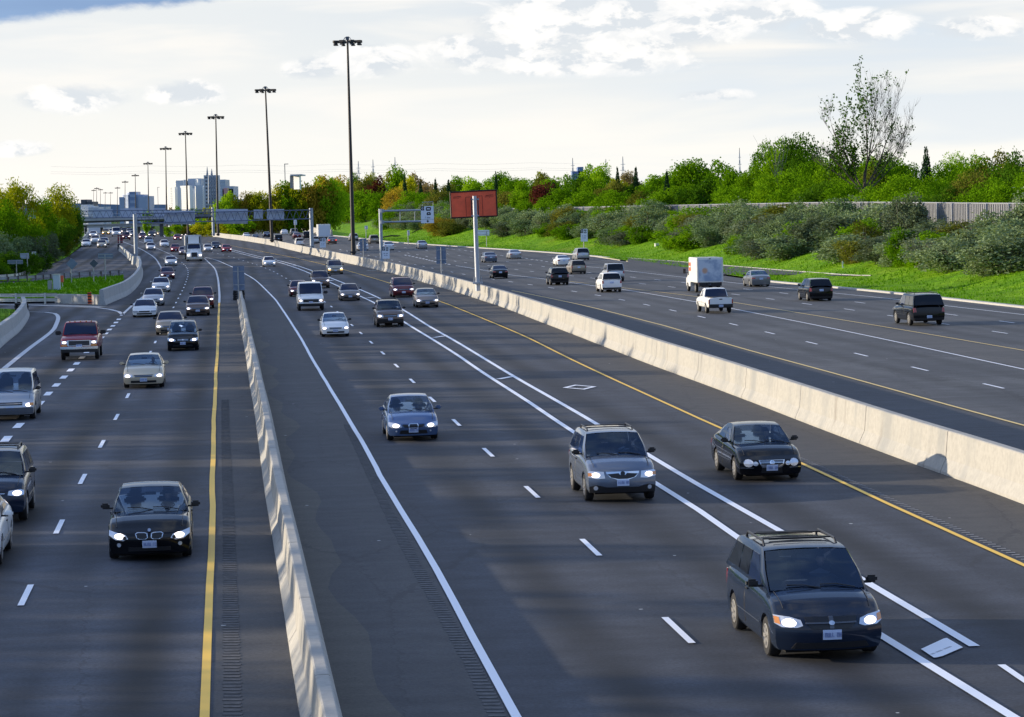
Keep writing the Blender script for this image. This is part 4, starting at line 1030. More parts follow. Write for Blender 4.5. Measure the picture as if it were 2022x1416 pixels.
            if not c.pick:
                for sd in (1, -1):
                    pts = []
                    for u in (.16, .4, .7, u0-.02):
                        w_ = lerp_tab(c.wid, u)*hw; pts.append(c.P((u, sd*w_*.80, lerp_tab(c.top, u)+.012)))
                    out.append(MB().tube(pts, .007, 4).obj('hood_seam', M_TRIM, root))
            return out
        cached('det', det)
    if 'rack' in extra:
        def rack():
            out = []
            for sd in (1, -1):
                y = sd*hw*S['rw']*.86; a, e = L/2-u1-.35, L/2-u2+.25
                out.append(MB().tube([(a, y, H-.03), (a-.15, y, H+.055), (e+.15, y, H+.055), (e, y, H-.03)], .022, 6).obj('roof_rail', M_TRIM, root))
            for f in (.25, .75):
                x = a+(e-a)*f; out.append(MB().box((x, 0, H+.05), (.05, 2*abs(y), .025)).obj('cross_bar', M_TRIM, root))
            return out
        cached('rack', rack)
    if 'lines' in extra:
        mb = MB()
        for k in range(5): mb.box(((L/2-u1-.4)-(u2-u1-.7)*k/4, 0, H+.028), (.02, hw*1.0, .012))
        mb.obj('roof_slats', M_TRIM, root)
    if 'marker' in extra:
        for k in range(5): MB().box((L/2-u1-.10, (k-2)*.30*(1 if abs(k-2) < 2 else .95), H+.01), (.06, .07, .05)).obj('cab_lamp', M_AMBER, root)
    if 'spoiler' in extra: MB().box((-L/2+.25, 0, lerp_tab(c.top, L-.25)+.14), (.22, hw*1.5, .03)).obj('spoiler', CP[paint], root)
    if 'amber' in extra:
        for sd in (1, -1): c.front('turn_light', [(sd*.60*hw, n-.30), (sd*.60*hw, n-.20), (sd*.93*hw, n-.20), (sd*.93*hw, n-.30)], M_BEACON, root, .02)
    if 'bed' in extra:
        MB().box((L/2-(u3+L)/2-.02, 0, S['belt']+.022), (L-u3-.22, W*.80, .012)).obj('bed_shade_sheet', M_TRIM, root)  # dark sheet painted in for the shaded hollow of the open bed
        c.front('tailgate_handle', rect(-.10, .10, S['tail']-.12, S['tail']-.06), M_TRIM, root, .012, rear=True)
    if 'spare' in extra:
        o = link('spare_wheel', ty, root, (-L/2-.10, .1, .98)); o.rotation_euler = (0, 0, math.pi/2); o.scale = (1, .9, 1)
    return root
def _secy(c, u, z):
    r = c.section(u)
    for (y0, z0), (y1, z1) in zip(r, r[1:]):
        if z0 <= z <= z1 and z1 > z0: return y0+(y1-y0)*(z-z0)/(z1-z0)
    return r[2][0]
Car.sec_y = _secy

def copy_tree(o, parent=None):
    c = o.copy(); COL.objects.link(c)
    if parent: c.parent = parent; c.matrix_parent_inverse = o.matrix_parent_inverse
    for ch in o.children: copy_tree(ch, c)
    return c
# lane directions per carriageway (unit vector pointing away from the camera)
fL1 = Fn([(p.x, p.y) for p in L1]); fLD = Fn([(p.x, p.y) for p in LDASH]); fK = xc
fRamp = Fn([(p.x, p.y) for p in ups([(131, 530), (132, 505), (160, 490), (176, 478), (190, 468)])])
def heading(px, P, sel):
    if sel == 'e': return fL1.tan(P.y, 8)
    if sel == 'r': return xm.tan(P.y, 25) if P.y > 300 else Vector((-math.sin(RA), math.cos(RA), 0))
    if sel == 'l': return fLD.tan(min(P.y, 420), 8) if P.y < 300 else Vector((-math.sin(rad(9)), math.cos(rad(9)), 0))
    return Vector((-math.sin(rad(6)), math.cos(rad(6)), 0))
VEH = []
def put(root, kind, px, py, sel, away=False, yaw=0.0, dims=None):
    P = up(px, py); h = heading(px, P, sel).copy(); h.z = 0; h.normalize()
    if yaw: h = Matrix.Rotation(rad(yaw), 3, 'Z') @ h
    S = BODY.get(kind) or dims
    if away: o = P + h*(S['L']/2-S['ro']); f = h
    else: o = P + h*(S['L']/2-S['fo']); f = -h
    za, zb_ = Hf(*(o+f)[:2]), Hf(*(o-f)[:2])
    root.location = (o.x, o.y, Hf(o.x, o.y)+0.008); root.rotation_euler = (0, -math.atan2(za-zb_, 2.0), math.atan2(f.y, f.x))
    return root
CARS = [
 # kind, paint, object name, category, px, py, lane set, away, face, extras, label, lod, lit
 ('minivan', 'slate', 'minivan', 'minivan', 1620, 1291, 'e', 0, 'ram', ('rack', 'lines'), 'dark blue-grey minivan with roof rack and lit headlights nearest in the middle roadway', 2, 1),
 ('suv', 'bluegrey', 'sport_utility_vehicle', 'suv', 1222, 987, 'e', 0, 'mazda', ('rack',), 'grey-blue sport utility vehicle with roof rails straddling the double white line', 2, 1),
 ('sedan', 'black', 'sedan', 'car', 1512, 946, 'e', 0, 'jetta', ('blackmirrors',), 'glossy black sedan with chrome grille in the lane beside the median yellow line', 2, 0),
 ('compact', 'blue', 'sedan', 'car', 814, 868, 'e', 0, 'oval', (), 'light blue sedan with oval grille alone beside the lane dashes', 2, 1),
 ('exec', 'black', 'sedan', 'car', 298, 1100, 'l', 0, 'kidney', (), 'black luxury sedan with twin kidney grille beside the left yellow line', 2, 1),
 ('suv', 'slate', 'sport_utility_vehicle', 'suv', -16, 1029, 'l', 0, 'plain', ('rack',), 'black sport utility vehicle cut by the left picture edge', 2, 1),
 ('sedan', 'white', 'sedan', 'car', -75, 1118, 'l', 0, 'plain', (), 'white car of which only a front wing shows at the left edge', 2, 1),
 ('eggvan', 'silver', 'minivan', 'minivan', 24, 828, 'l', 0, 'egg', ('blackmirrors',), 'old silver minivan with sloping nose at the left picture edge', 2, 1),
 ('pickup', 'red', 'pickup_truck', 'pickup truck', 159, 710, 'l', 0, 'superduty', ('marker', 'bed'), 'large red pickup truck with chrome bumper crossing the thick merge dashes', 2, 1),
 ('sedan', 'beige', 'sedan', 'car', 285, 765, 'l', 0, 'plain', (), 'beige sedan with beige mirrors in the left roadway', 2, 1),
 ('hatch', 'black', 'hatchback', 'car', 362, 692, 'l', 0, 'merc', ('blackmirrors',), 'black tall hatchback beside the left yellow line', 2, 1),
 ('sedan', 'tan', 'sedan', 'car', 336, 661, 'l', 0, 'plain', (), 'sand coloured sedan half hidden behind the black hatchback', 1, 1),
 ('sedan', 'brown', 'sedan', 'car', 391, 623, 'l', 0, 'plain', (), 'brown sedan with glaring headlights near the start of the yellow line', 1, 1),
 ('suv', 'maroon', 'sport_utility_vehicle', 'suv', 401, 609, 'l', 0, 'plain', ('rack',), 'maroon sport utility vehicle right behind the brown sedan', 1, 1),
 ('coupe', 'white', 'coupe', 'car', 286, 626, 'l', 0, 'plain', ('noplate', 'blackmirrors'), 'low white sports coupe beside the curved concrete wall', 1, 0),
 ('sedan', 'silver', 'sedan', 'car', 303, 604, 'l', 0, 'plain', (), 'silver sedan directly behind the white sports coupe', 1, 1),
 ('sedan', 'pearl', 'sedan', 'car', 318, 577, 'l', 0, 'plain', (), 'large pearl white sedan second behind the sports coupe', 1, 1),
 ('compact', 'maroon', 'sedan', 'car', 331, 551, 'l', 0, 'plain', (), 'dark red sedan with lit lamps behind the large pearl sedan', 1, 1),
 ('sedan', 'pearl', 'sedan', 'car', 338, 525, 'l', 0, 'plain', (), 'pearl white sedan just left of the semi truck', 1, 1),
 ('compact', 'white', 'sedan', 'car', 325, 488, 'l', 0, 'plain', (), 'white sedan near the end of the left lane line', 1, 0),
 ('sedan', 'red', 'sedan', 'car', 347, 497.5, 'l', 0, 'plain', (), 'red sedan left of the semi truck trailer', 1, 1),
 ('compact', 'rose', 'sedan', 'car', 363, 503, 'l', 0, 'plain', (), 'pinkish sedan partly hidden behind the semi truck', 1, 1),
 ('compact', 'pearl', 'sedan', 'car', 298, 494, 'l', 0, 'plain', (), 'cream car with dark grille right of the gantry post foot', 1, 1),
 ('sedan', 'lightblue', 'sedan', 'car', 294, 482, 'l', 0, 'plain', (), 'blue-grey car behind the cream car with dark grille', 1, 0),
 ('compact', 'maroon', 'sedan', 'car', 282, 472, 'l', 0, 'plain', (), 'small dark red car just right of the gantry post', 0, 1),
 ('suv', 'white', 'sport_utility_vehicle', 'suv', 282, 462.5, 'l', 0, 'plain', (), 'white sport utility vehicle behind the small dark red car near the gantry post', 0, 1),
 ('sedan', 'black', 'sedan', 'car', 300, 467.5, 'l', 0, 'plain', (), 'black car with white lamps in the far queue below the dark overpass pier', 0, 1),
 ('suv', 'pearl', 'sport_utility_vehicle', 'suv', 304, 461, 'l', 0, 'plain', (), 'off-white sport utility vehicle behind the black car in the far queue', 0, 0),
 ('sedan', 'yellow', 'taxi', 'taxi', 315, 463.5, 'l', 0, 'plain', ('amber',), 'orange-brown taxi with amber lamps in the far queue', 0, 1),
 ('compact', 'white', 'sedan', 'car', 332, 460.5, 'l', 0, 'plain', (), 'white car at the right end of the far queue beside the barrier', 0, 0),
 ('compact', 'rose', 'sedan', 'car', 363, 466.5, 'e', 0, 'plain', (), 'pinkish car in front of the pale barrier end', 0, 1),
 ('sedan', 'red', 'sedan', 'car', 351, 474.5, 'e', 0, 'plain', (), 'bright red car above left of the semi truck', 0, 1),
 ('van', 'white', 'passenger_van', 'van', 230, 467, 'l', 0, 'plain', (), 'tall white van in the far queue beside the red striped sign', 0, 1),
 ('suv', 'maroon', 'sport_utility_vehicle', 'suv', 249, 474, 'l', 0, 'plain', ('brake',), 'dark vehicle with one glaring lamp right of the striped sign', 0, 1),
 ('suv', 'black', 'sport_utility_vehicle', 'suv', 246, 462, 'l', 0, 'plain', (), 'black sport utility vehicle in the far queue right of the white van', 0, 1),
 ('suv', 'silver', 'sport_utility_vehicle', 'suv', 257, 463.5, 'l', 0, 'plain', (), 'silver sport utility vehicle in the far queue left of the gantry post', 0, 1),
 ('sedan', 'grey', 'sedan', 'car', 264, 467.5, 'l', 0, 'plain', (), 'grey car hidden behind the gantry post', 0, 1),
 ('sedan', 'yellow', 'taxi', 'taxi', 209, 463.5, 'p', 0, 'plain', ('amber',), 'yellow-brown taxi with amber lamps left of the white van', 0, 1),
 ('compact', 'white', 'sedan', 'car', 218, 462.5, 'p', 0, 'plain', (), 'small white car between the yellow taxi and the white van', 0, 1),
 ('compact', 'pearl', 'sedan', 'car', 411, 497, 'e', 0, 'plain', ('brake',), 'pale sedan with red glow just right of the semi truck', 1, 1),
 ('sedan', 'slate', 'sedan', 'car', 427, 491.5, 'e', 0, 'plain', (), 'dark blue sedan with lit lamps left of the red sedan at the buffer line', 1, 1),
 ('sedan', 'red', 'sedan', 'car', 448, 498, 'e', 0, 'plain', (), 'red sedan with lit lamps at the far end of the double white line', 1, 1),
 ('sedan', 'white', 'sedan', 'car', 170, 487, 'p', 0, 'plain', (), 'white sedan leading on the far left ramp', 1, 0),
 ('suv', 'white', 'sport_utility_vehicle', 'suv', 188, 481, 'p', 0, 'plain', (), 'white sport utility vehicle second on the far left ramp', 1, 1),
 ('sedan', 'beige', 'sedan', 'car', 201, 489, 'p', 0, 'plain', (), 'beige sedan on the far left ramp in front of a grey one', 1, 1),
 ('sedan', 'silver', 'sedan', 'car', 206, 484, 'p', 0, 'plain', (), 'grey sedan close behind the beige sedan on the ramp', 1, 0),
 ('compact', 'pearl', 'sedan', 'car', 184, 468, 'p', 0, 'plain', (), 'small pale car last on the far left ramp', 0, 1),
 ('compact', 'white', 'sedan', 'car', 532, 526.5, 'e', 0, 'plain', (), 'white small car left of the double white line far back', 1, 1),
 ('minivan', 'gold', 'minivan', 'minivan', 662, 541.5, 'e', 0, 'plain', ('amber', 'rack'), 'gold minivan with amber fog lamps in the lane beside the median', 1, 1),
 ('suv', 'brown', 'sport_utility_vehicle', 'suv', 633, 569, 'e', 0, 'plain', ('rack',), 'dark brown sport utility vehicle right behind the white van roof', 1, 1),
 ('compact', 'maroon', 'sedan', 'car', 591, 585.5, 'e', 0, 'plain', (), 'dark maroon sedan half hidden left of the white van', 1, 1),
 ('van', 'white', 'passenger_van', 'van', 614, 613, 'e', 0, 'van', ('blackmirrors',), 'big white van with square headlights and amber corners', 2, 1),
 ('compact', 'taupe', 'sedan', 'car', 691, 593.5, 'e', 0, 'plain', (), 'taupe sedan with lit headlights right of the white van', 1, 1),
 ('minivan', 'maroon', 'minivan', 'minivan', 796, 587, 'e', 0, 'plain', ('rack',), 'dark maroon minivan with roof rails just left of the brown sedan', 1, 1),
 ('sedan', 'taupe', 'sedan', 'car', 843, 607, 'e', 0, 'plain', (), 'brown-grey sedan with lit headlights beside the median yellow line', 2, 1),
 ('suv', 'brown', 'sport_utility_vehicle', 'suv', 770, 645, 'e', 0, 'forester', ('rack',), 'black-brown sport utility wagon with bright lamps on the double white line', 2, 1),
 ('compact', 'white', 'sedan', 'car', 662, 664.5, 'e', 0, 'plain', ('blackmirrors',), 'white compact sedan with black mirrors in the first middle lane', 2, 1),
 # receding carriageway
 ('sedan', 'bluegrey', 'sedan', 'car', 968, 518.5, 'r', 1, 'plain', (), 'grey-blue sedan seen from behind just right of the orange sign post', 1, 0),
 ('coupe', 'silver', 'coupe', 'car', 1017, 511, 'r', 1, 'plain', (), 'silver coupe driving away near the right grass verge', 1, 0),
 ('compact', 'black', 'sedan', 'car', 987, 550, 'r', 1, 'plain', ('blackmirrors',), 'near black sedan with red tail lamps driving away beside the orange sign post', 1, 0),
 ('coupe', 'white', 'coupe', 'car', 1112, 524.5, 'r', 1, 'plain', (), 'white coupe driving away behind the black sport utility vehicle', 1, 0),
 ('minivan', 'silver', 'minivan', 'minivan', 1150, 514, 'r', 1, 'plain', (), 'silver minivan driving away below the white lane sign', 1, 0),
 ('wagon', 'tan', 'station_wagon', 'car', 1141, 541, 'r', 1, 'plain', (), 'two-tone dark and gold station wagon driving away', 1, 0),
 ('suv', 'black', 'sport_utility_vehicle', 'suv', 1104, 563, 'r', 1, 'plain', ('rack',), 'black sport utility vehicle with spare carrier driving away in the near right lanes', 2, 0),
 ('suv', 'white', 'sport_utility_vehicle', 'suv', 1206, 577, 'r', 1, 'plain', ('blackmirrors',), 'white sport utility vehicle driving away with dark rear window', 2, 0),
 ('jeep', 'silver', 'sport_utility_vehicle', 'suv', 1214, 556, 'r', 1, 'plain', ('rack',), 'boxy silver off-roader just ahead of the white sport utility vehicle', 1, 0),
 ('smallpickup', 'white', 'pickup_truck', 'pickup truck', 1418, 618, 'r', 1, 'plain', ('bed', 'blackmirrors'), 'white pickup truck driving away in front of the white box truck', 2, 0),
 ('sedan', 'grey', 'sedan', 'car', 1499, 566, 'r', 1, 'plain', (), 'grey sedan driving away by the tip of the grass island', 2, 0),
 ('minivan', 'black', 'minivan', 'minivan', 1617, 594, 'r', 1, 'plain', ('blackmirrors',), 'black minivan driving away beside the grass', 2, 0),
 ('bigsuv', 'black', 'sport_utility_vehicle', 'suv', 1826, 642, 'r', 1, 'plain', ('rack', 'blackmirrors'), 'big black sport utility vehicle driving away at the right', 2, 0),
 ('sedan', 'white', 'sedan', 'car', 487, 470.5, 'r', 1, 'plain', (), 'white sedan far off beside the median barrier', 0, 0),
 ('sedan', 'slate', 'sedan', 'car', 505, 474, 'r', 1, 'plain', (), 'dark sedan far off just right of the white sedan by the barrier', 0, 0),
 ('sedan', 'slate', 'sedan', 'car', 527, 469, 'r', 1, 'plain', (), 'dark sedan left of the second lamp mast foot', 0, 0),
 ('bigsuv', 'navy', 'sport_utility_vehicle', 'suv', 499, 459, 'r', 1, 'plain', (), 'dark blue sport utility vehicle far off under the gantry', 0, 0),
 ('suv', 'silver', 'sport_utility_vehicle', 'suv', 519, 458, 'r', 1, 'plain', (), 'silver sport utility vehicle far off beside the dark blue one', 0, 0),
 ('jeep', 'black', 'sport_utility_vehicle', 'suv', 550, 479, 'r', 1, 'plain', (), 'black off-roader right of the second lamp mast foot', 1, 0),
 ('suv', 'green', 'sport_utility_vehicle', 'suv', 558, 458.5, 'r', 1, 'plain', (), 'dark green vehicle far off near the grass', 0, 0),
 ('coupe', 'white', 'coupe', 'car', 562, 463, 'r', 1, 'plain', (), 'white low car far off left of the silver and red cars', 0, 0),
 ('compact', 'silver', 'sedan', 'car', 572, 460, 'r', 1, 'plain', (), 'small silver car at the far grass edge', 0, 0),
 ('suv', 'grey', 'sport_utility_vehicle', 'suv', 581, 465, 'r', 1, 'plain', (), 'grey vehicle ahead of the dusty red car', 0, 0),
 ('sedan', 'maroon', 'sedan', 'car', 587, 471.5, 'r', 1, 'plain', (), 'dusty red car ahead of the white sport utility vehicle near the gantry', 0, 0),
 ('suv', 'white', 'sport_utility_vehicle', 'suv', 592, 486.5, 'r', 1, 'plain', (), 'white sport utility vehicle left of the right gantry post', 1, 0),
 ('jeep', 'black', 'sport_utility_vehicle', 'suv', 607, 473, 'r', 1, 'plain', ('spare',), 'black off-roader with a rear spare wheel left of the gantry post', 0, 0),
 ('wagon', 'silver', 'station_wagon', 'car', 622, 481.5, 'r', 1, 'plain', (), 'silver station wagon behind the right gantry post', 1, 0),
 ('sedan', 'brown', 'sedan', 'car', 656, 482, 'r', 1, 'plain', ('brake',), 'rust brown sedan right of the white lorry', 1, 0),
 ('suv', 'black', 'sport_utility_vehicle', 'suv', 446, 458, 'r', 1, 'plain', (), 'black vehicle far off under the left gantry panel', 0, 0),
 ('van', 'white', 'passenger_van', 'van', 462, 455.5, 'r', 1, 'plain', (), 'white van far off under the gantry panel', 0, 0),
 ('sedan', 'slate', 'sedan', 'car', 476, 455.5, 'r', 1, 'plain', (), 'dark car far off right of the white van', 0, 0),
 ('suv', 'navy', 'sport_utility_vehicle', 'suv', 390, 458, 'r', 1, 'plain', (), 'leftmost dark vehicle behind the far barrier', 0, 0),
 ('sedan', 'black', 'sedan', 'car', 402, 458, 'r', 1, 'plain', (), 'second dark car behind the far barrier', 0, 0),
 ('suv', 'slate', 'sport_utility_vehicle', 'suv', 415, 457.5, 'r', 1, 'plain', (), 'third dark vehicle behind the far barrier', 0, 0),
 ('wagon', 'silver', 'station_wagon', 'car', 699, 475.5, 'r', 1, 'plain', (), 'silver car partly hidden by the tallest lamp mast', 1, 0),
 ('suv', 'tan', 'sport_utility_vehicle', 'suv', 739, 481.5, 'r', 1, 'plain', (), 'tan sport utility vehicle near the grass left of the cantilever post', 1, 0),
 ('sedan', 'white', 'sedan', 'car', 717, 494.5, 'r', 1, 'plain', (), 'white car behind the grey sign back by the tallest lamp mast', 1, 0),
 ('sedan', 'pearl', 'sedan', 'car', 768, 494, 'r', 1, 'plain', (), 'white car with dark rear window behind the cantilever post', 1, 0),
 ('compact', 'silver', 'sedan', 'car', 834, 491, 'r', 1, 'plain', (), 'silver small car driving away below the cantilever sign', 1, 0),
]
GRP = {'e': 'cars coming towards us in the middle roadway', 'l': 'cars coming towards us in the left roadway', 'p': 'cars on the far left ramp', 'r': 'cars driving away in the right roadway'}
for (kind, paint_, name, cat, px, py, sel, away, face, ex, label, lod, lit) in CARS:
    r = vehicle(kind, paint_, name, label, cat, GRP[sel], lod, bool(lit), face, ex)
    put(r, kind, px, py, sel, bool(away))

# ---- box trucks
def box_truck(label, px, py, W=2.25, Hh=2.95, L=6.2, decor=True, zfloor=.85):
    t = thing('box_truck', label, 'truck', group='trucks'); hw = W/2
    wp = CP['white']
    bm = bmesh.new(); bmesh.ops.create_cube(bm, size=1.0); bmesh.ops.scale(bm, vec=(L*.66, W, Hh-zfloor), verts=bm.verts[:]); bmesh.ops.translate(bm, vec=(-L/2+L*.33, 0, (Hh+zfloor)/2), verts=bm.verts[:])
    bmesh.ops.bevel(bm, geom=bm.edges[:], offset=.04, segments=2, affect='EDGES')
    me = bpy.data.meshes.new('cargo_box'); bm.to_mesh(me); bm.free(); me.materials.append(wp); box = link('cargo_box', me, t)
    x = -L/2
    dm = bpy.data.materials.new('rear_door_graphic'); dm.use_nodes = True; tt = NT(dm.node_tree); g = tt.new('ShaderNodeTexCoord').outputs['Object']
    if decor:
        n = tt.noise(g, 0.9, 3, 0.6); gx, gy, gz = tt.sep(g)
        da = tt.m('ADD', tt.m('POWER', tt.m('ADD', gy, -0.45), 2.0), tt.m('POWER', tt.m('ADD', gz, -1.85), 2.0))
        col = tt.mix(tt.ramp(n, .40, .62), (.58, .64, .72), (.30, .38, .52)); col = tt.mix(tt.ramp(da, .10, .01), col, (.62, .36, .24))
        tt.l.new(col, tt.n['Principled BSDF'].inputs['Base Color'])
    else: tt.n['Principled BSDF'].inputs['Base Color'].default_value = (.66, .70, .76, 1)
    MB().box((x-.006, 0, (Hh+zfloor)/2-.02), (.03, W*.86, (Hh-zfloor)*.86)).obj('rear_door', dm, t)
    MB().box((x+.05, 0, zfloor-.16), (.22, W*.86, .28)).obj('rear_bumper', M_TRIM, t)
    for sd in (1, -1): MB().box((x-.01, sd*W*.40, zfloor-.05), (.06, .16, .12)).obj('taillight', M_TAIL, t)
    for sd in (1, -1): MB().box((x-.012, sd*W*.462, (Hh+zfloor)/2), (.03, .06, (Hh-zfloor)*.95)).obj('door_post', CP['pearl'], t)
    MB().box((x-.02, 0, Hh-.10), (.03, .16, .06)).obj('marker_light', M_TRIM, t)
    MB().box((x-.05, .1, zfloor-.16), (.02, .3, .16)).obj('license_plate', M_PLATE, t)
    # cab
    x1 = -L/2+L*.66; ch = Hh-.35; V = []; pr = [(x1, .45), (x1, ch), (x1+.75, ch), (x1+1.35, 1.28), (L/2-.05, 1.10), (L/2, .45)]
    for y in (-hw*.90, hw*.90): V += [(a, y*(1 if b < 1.4 else .92), b) for a, b in pr]
    n = len(pr); Fc = [tuple(range(n)), tuple(range(2*n-1, n-1, -1))] + [(i, n+i, n+(i+1) % n, (i+1) % n) for i in range(n)]
    obj('cab', V, Fc, wp, t)
    for sd in (1, -1):
        y = sd*hw*.89; obj('side_window', [(x1+.15, y*1.005, 1.35), (x1+.15, y*.965, ch-.12), (x1+.70, y*.965, ch-.12), (x1+1.15, y*1.005, 1.38)], [(0, 1, 2, 3)], M_GLASSD, t)
        MB().box((x1+1.0, sd*(hw+.22), 1.75), (.10, .22, .38)).obj('mirror', M_TRIM, t)
        MB().box((x1+1.0, sd*(hw+.02), 1.62), (.04, .30, .04)).obj('mirror_arm', M_TRIM, t)
    obj('windshield', [(x1+.80, -hw*.78, ch-.08), (x1+.80, hw*.78, ch-.08), (x1+1.34, hw*.84, 1.33), (x1+1.34, -hw*.84, 1.33)], [(0, 1, 2, 3)], M_GLASS, t)
    if decor:
        MB().box((x+L*.66-.62, hw+.006, 2.15), (.95, .016, .72)).obj('orange_panel', mat('orange_decal', (.62, .12, .05), .5), t)
        MB().box((x+L*.66-.62, hw+.016, 2.15), (.70, .012, .10)).obj('decal_lettering', mat('decal_white', (.8, .8, .8), .5), t)
        for sd in (-1,): MB().box((x+L*.66-.62, sd*(hw+.006), 2.15), (.95, .016, .72)).obj('orange_panel', MAT['orange_decal'], t)
    MB().box((0, 0, .62), (L-.8, W*.6, .3)).obj('chassis', M_UNDER, t)
    ty, ri = wheel_meshes(.38, True)
    for xx in (L/2-.85, -L/2+1.45):
        for sd in (1, -1):
            w_ = link('wheel', ty, t, (xx, sd*(hw-.18), .38)); w_.rotation_euler = (0, 0, 0 if sd > 0 else math.pi); link('rim', ri, w_)
    put(t, None, px, py, 'r', True, dims=dict(L=L, ro=1.45, fo=.85)); return t
box_truck('white box truck with orange side panel driving away behind the white pickup', 1397, 577)
box_truck('plain white lorry with square box far off beside the right gantry post', 640, 478, 2.5, 3.6, 7.0, False, 1.05)

# ---- semi truck
def semi():
    t = thing('semi_truck', 'white semi truck with refrigerated trailer in the left roadway', 'truck', group='trucks'); L = 19.0; X0 = L/2; wp = CP['white']
    tr = MB().box((X0-3.9-6.6, 0, 2.68), (13.2, 2.55, 2.75)); tr.obj('trailer', mat('trailer_side', (.42, .43, .44), .5, var=.1), t)
    MB().box((X0-3.88-.02, 0, 4.08), (.12, 2.5, .08)).obj('trailer_rail', CP['pearl'], t)
    MB().box((X0-3.9+.30, 0, 3.25), (.62, 1.75, 1.45)).obj('cooling_unit', CP['white'], t)
    for sd in (1, -1): MB().box((X0-3.9+.30, sd*.95, 3.2), (.5, .14, 1.3)).obj('side_vent', M_TRIM, t)
    def loft(name, prof, hw0, hw1, m, zt):
        V = []
        for sgn in (-1, 1): V += [(a, sgn*(hw0 if b < zt else hw1), b) for a, b in prof]
        n = len(prof); Fc = [tuple(range(n)), tuple(range(2*n-1, n-1, -1))] + [(i, n+i, n+(i+1) % n, (i+1) % n) for i in range(n)]
        return obj(name, V, Fc, m, t)
    cab = loft('cab', [(X0-3.3, .9), (X0-3.3, 2.75), (X0-2.55, 2.82), (X0-2.25, 2.75), (X0-1.85, 1.95), (X0-1.85, .9)], 1.08, .98, wp, 2.0)
    MB().box((X0-2.2, 0, 2.80), (.30, 2.0, .10)).obj('sun_visor', CP['pearl'], t)
    loft('hood', [(X0-1.9, .75), (X0-1.9, 1.92), (X0-.35, 1.55), (X0-.12, 1.35), (X0-.12, .75)], .62, .62, wp, 5)
    for sd in (1, -1):
        V = []; a = [(X0-1.9, .6), (X0-1.9, 1.35), (X0-1.5, 1.45), (X0-.55, 1.22), (X0-.15, .95), (X0-.15, .6)]
        for y in (.60, 1.20): V += [(p, sd*y, q) for p, q in a]
        n = len(a); obj('fender', V, [tuple(range(n)), tuple(range(2*n-1, n-1, -1))]+[(i, n+i, n+(i+1) % n, (i+1) % n) for i in range(n)], wp, t)
        MB().box((X0-.13, sd*.93, .98), (.08, .34, .22)).obj('headlight', M_HEAD, t)
        MB().box((X0-2.05, sd*1.42, 2.15), (.14, .18, .75)).obj('mirror', CP['silver'], t)
        MB().box((X0-2.1, sd*1.22, 2.3), (.04, .4, .04)).obj('mirror_arm', M_TRIM, t)
        obj('side_window', [(X0-3.1, sd*1.085, 1.95), (X0-3.1, sd*1.0, 2.6), (X0-2.4, sd*1.0, 2.6), (X0-2.0, sd*1.085, 1.98)], [(0, 1, 2, 3)], M_GLASS, t)
    obj('windshield', [(X0-2.21, -.92, 2.68), (X0-2.21, .92, 2.68), (X0-1.83, .99, 2.0), (X0-1.83, -.99, 2.0)], [(0, 1, 2, 3)], M_GLASS, t)
    gr = MB().box((X0-.08, 0, 1.06), (.10, .85, .72)).obj('grille', M_TRIM, t)
    for k in range(5): MB().box((X0-.02, 0, .78+k*.14), (.02, .80, .02)).obj('grille_bar', mat('dark_chrome', (.18, .19, .21), .3, .8), gr)
    MB().box((X0+.02, 0, .52), (.24, 2.45, .36)).obj('bumper', mat('bumper_steel', (.55, .53, .47), .35, .6), t)
    MB().box((X0+.15, .0, .56), (.02, .32, .16)).obj('license_plate', M_PLATE, t)
    MB().box((X0-9, 0, .95), (17, .9, .3)).obj('chassis', M_UNDER, t)
    ty, ri = wheel_meshes(.5, True)
    for xx in (X0-1.0, X0-4.6, X0-5.8, X0-15.2, X0-16.4):
        for sd in (1, -1):
            w_ = link('wheel', ty, t, (xx, sd*1.05, .5)); w_.rotation_euler = (0, 0, 0 if sd > 0 else math.pi); w_.scale = (1, 1.5, 1); link('rim', ri, w_)
    P = up(384, 516); h = Vector((-math.sin(rad(8)), math.cos(rad(8)), 0)); o = P + h*(L/2-1.0)
    t.location = (o.x, o.y, Hf(P.x, P.y)+.01); t.rotation_euler = (0, 0, math.atan2(-h.y, -h.x))
semi()

# ---- drivers of the nearest cars, each sitting behind the wheel
def driver_mesh():
    bm = bmesh.new(); sk = bm.verts.layers.skin.verify(); J = {}
    def j(n, p, r, par=None):
        v = bm.verts.new(p); v[sk].radius = (r, r*1.15); J[n] = v
        if par: bm.edges.new((J[par], v))
    j('hip', (0, 0, .10), .14); j('belly', (-.03, 0, .26), .13, 'hip'); j('chest', (-.06, 0, .45), .15, 'belly'); j('neck', (-.04, 0, .60), .055, 'chest'); j('head', (-.01, 0, .70), .085, 'neck'); j('crown', (0, 0, .80), .088, 'head')
    for s_, nm in ((1, 'l'), (-1, 'r')):
        j(nm+'sh', (-.05, s_*.19, .52), .065, 'chest'); j(nm+'el', (.14, s_*.25, .34), .045, nm+'sh'); j(nm+'wr', (.36, s_*.15, .44), .03, nm+'el'); j(nm+'ha', (.43, s_*.13, .47), .035, nm+'wr')
        j(nm+'th', (.10, s_*.10, .08), .09, 'hip'); j(nm+'kn', (.46, s_*.13, .12), .065, nm+'th'); j(nm+'an', (.66, s_*.12, -.22), .045, nm+'kn'); j(nm+'to', (.82, s_*.12, -.26), .04, nm+'an')
    me = bpy.data.meshes.new('person'); bm.to_mesh(me); bm.free(); me.materials.append(M_CLOTH)
    for p in me.polygons: p.use_smooth = True
    return me
DM = driver_mesh()
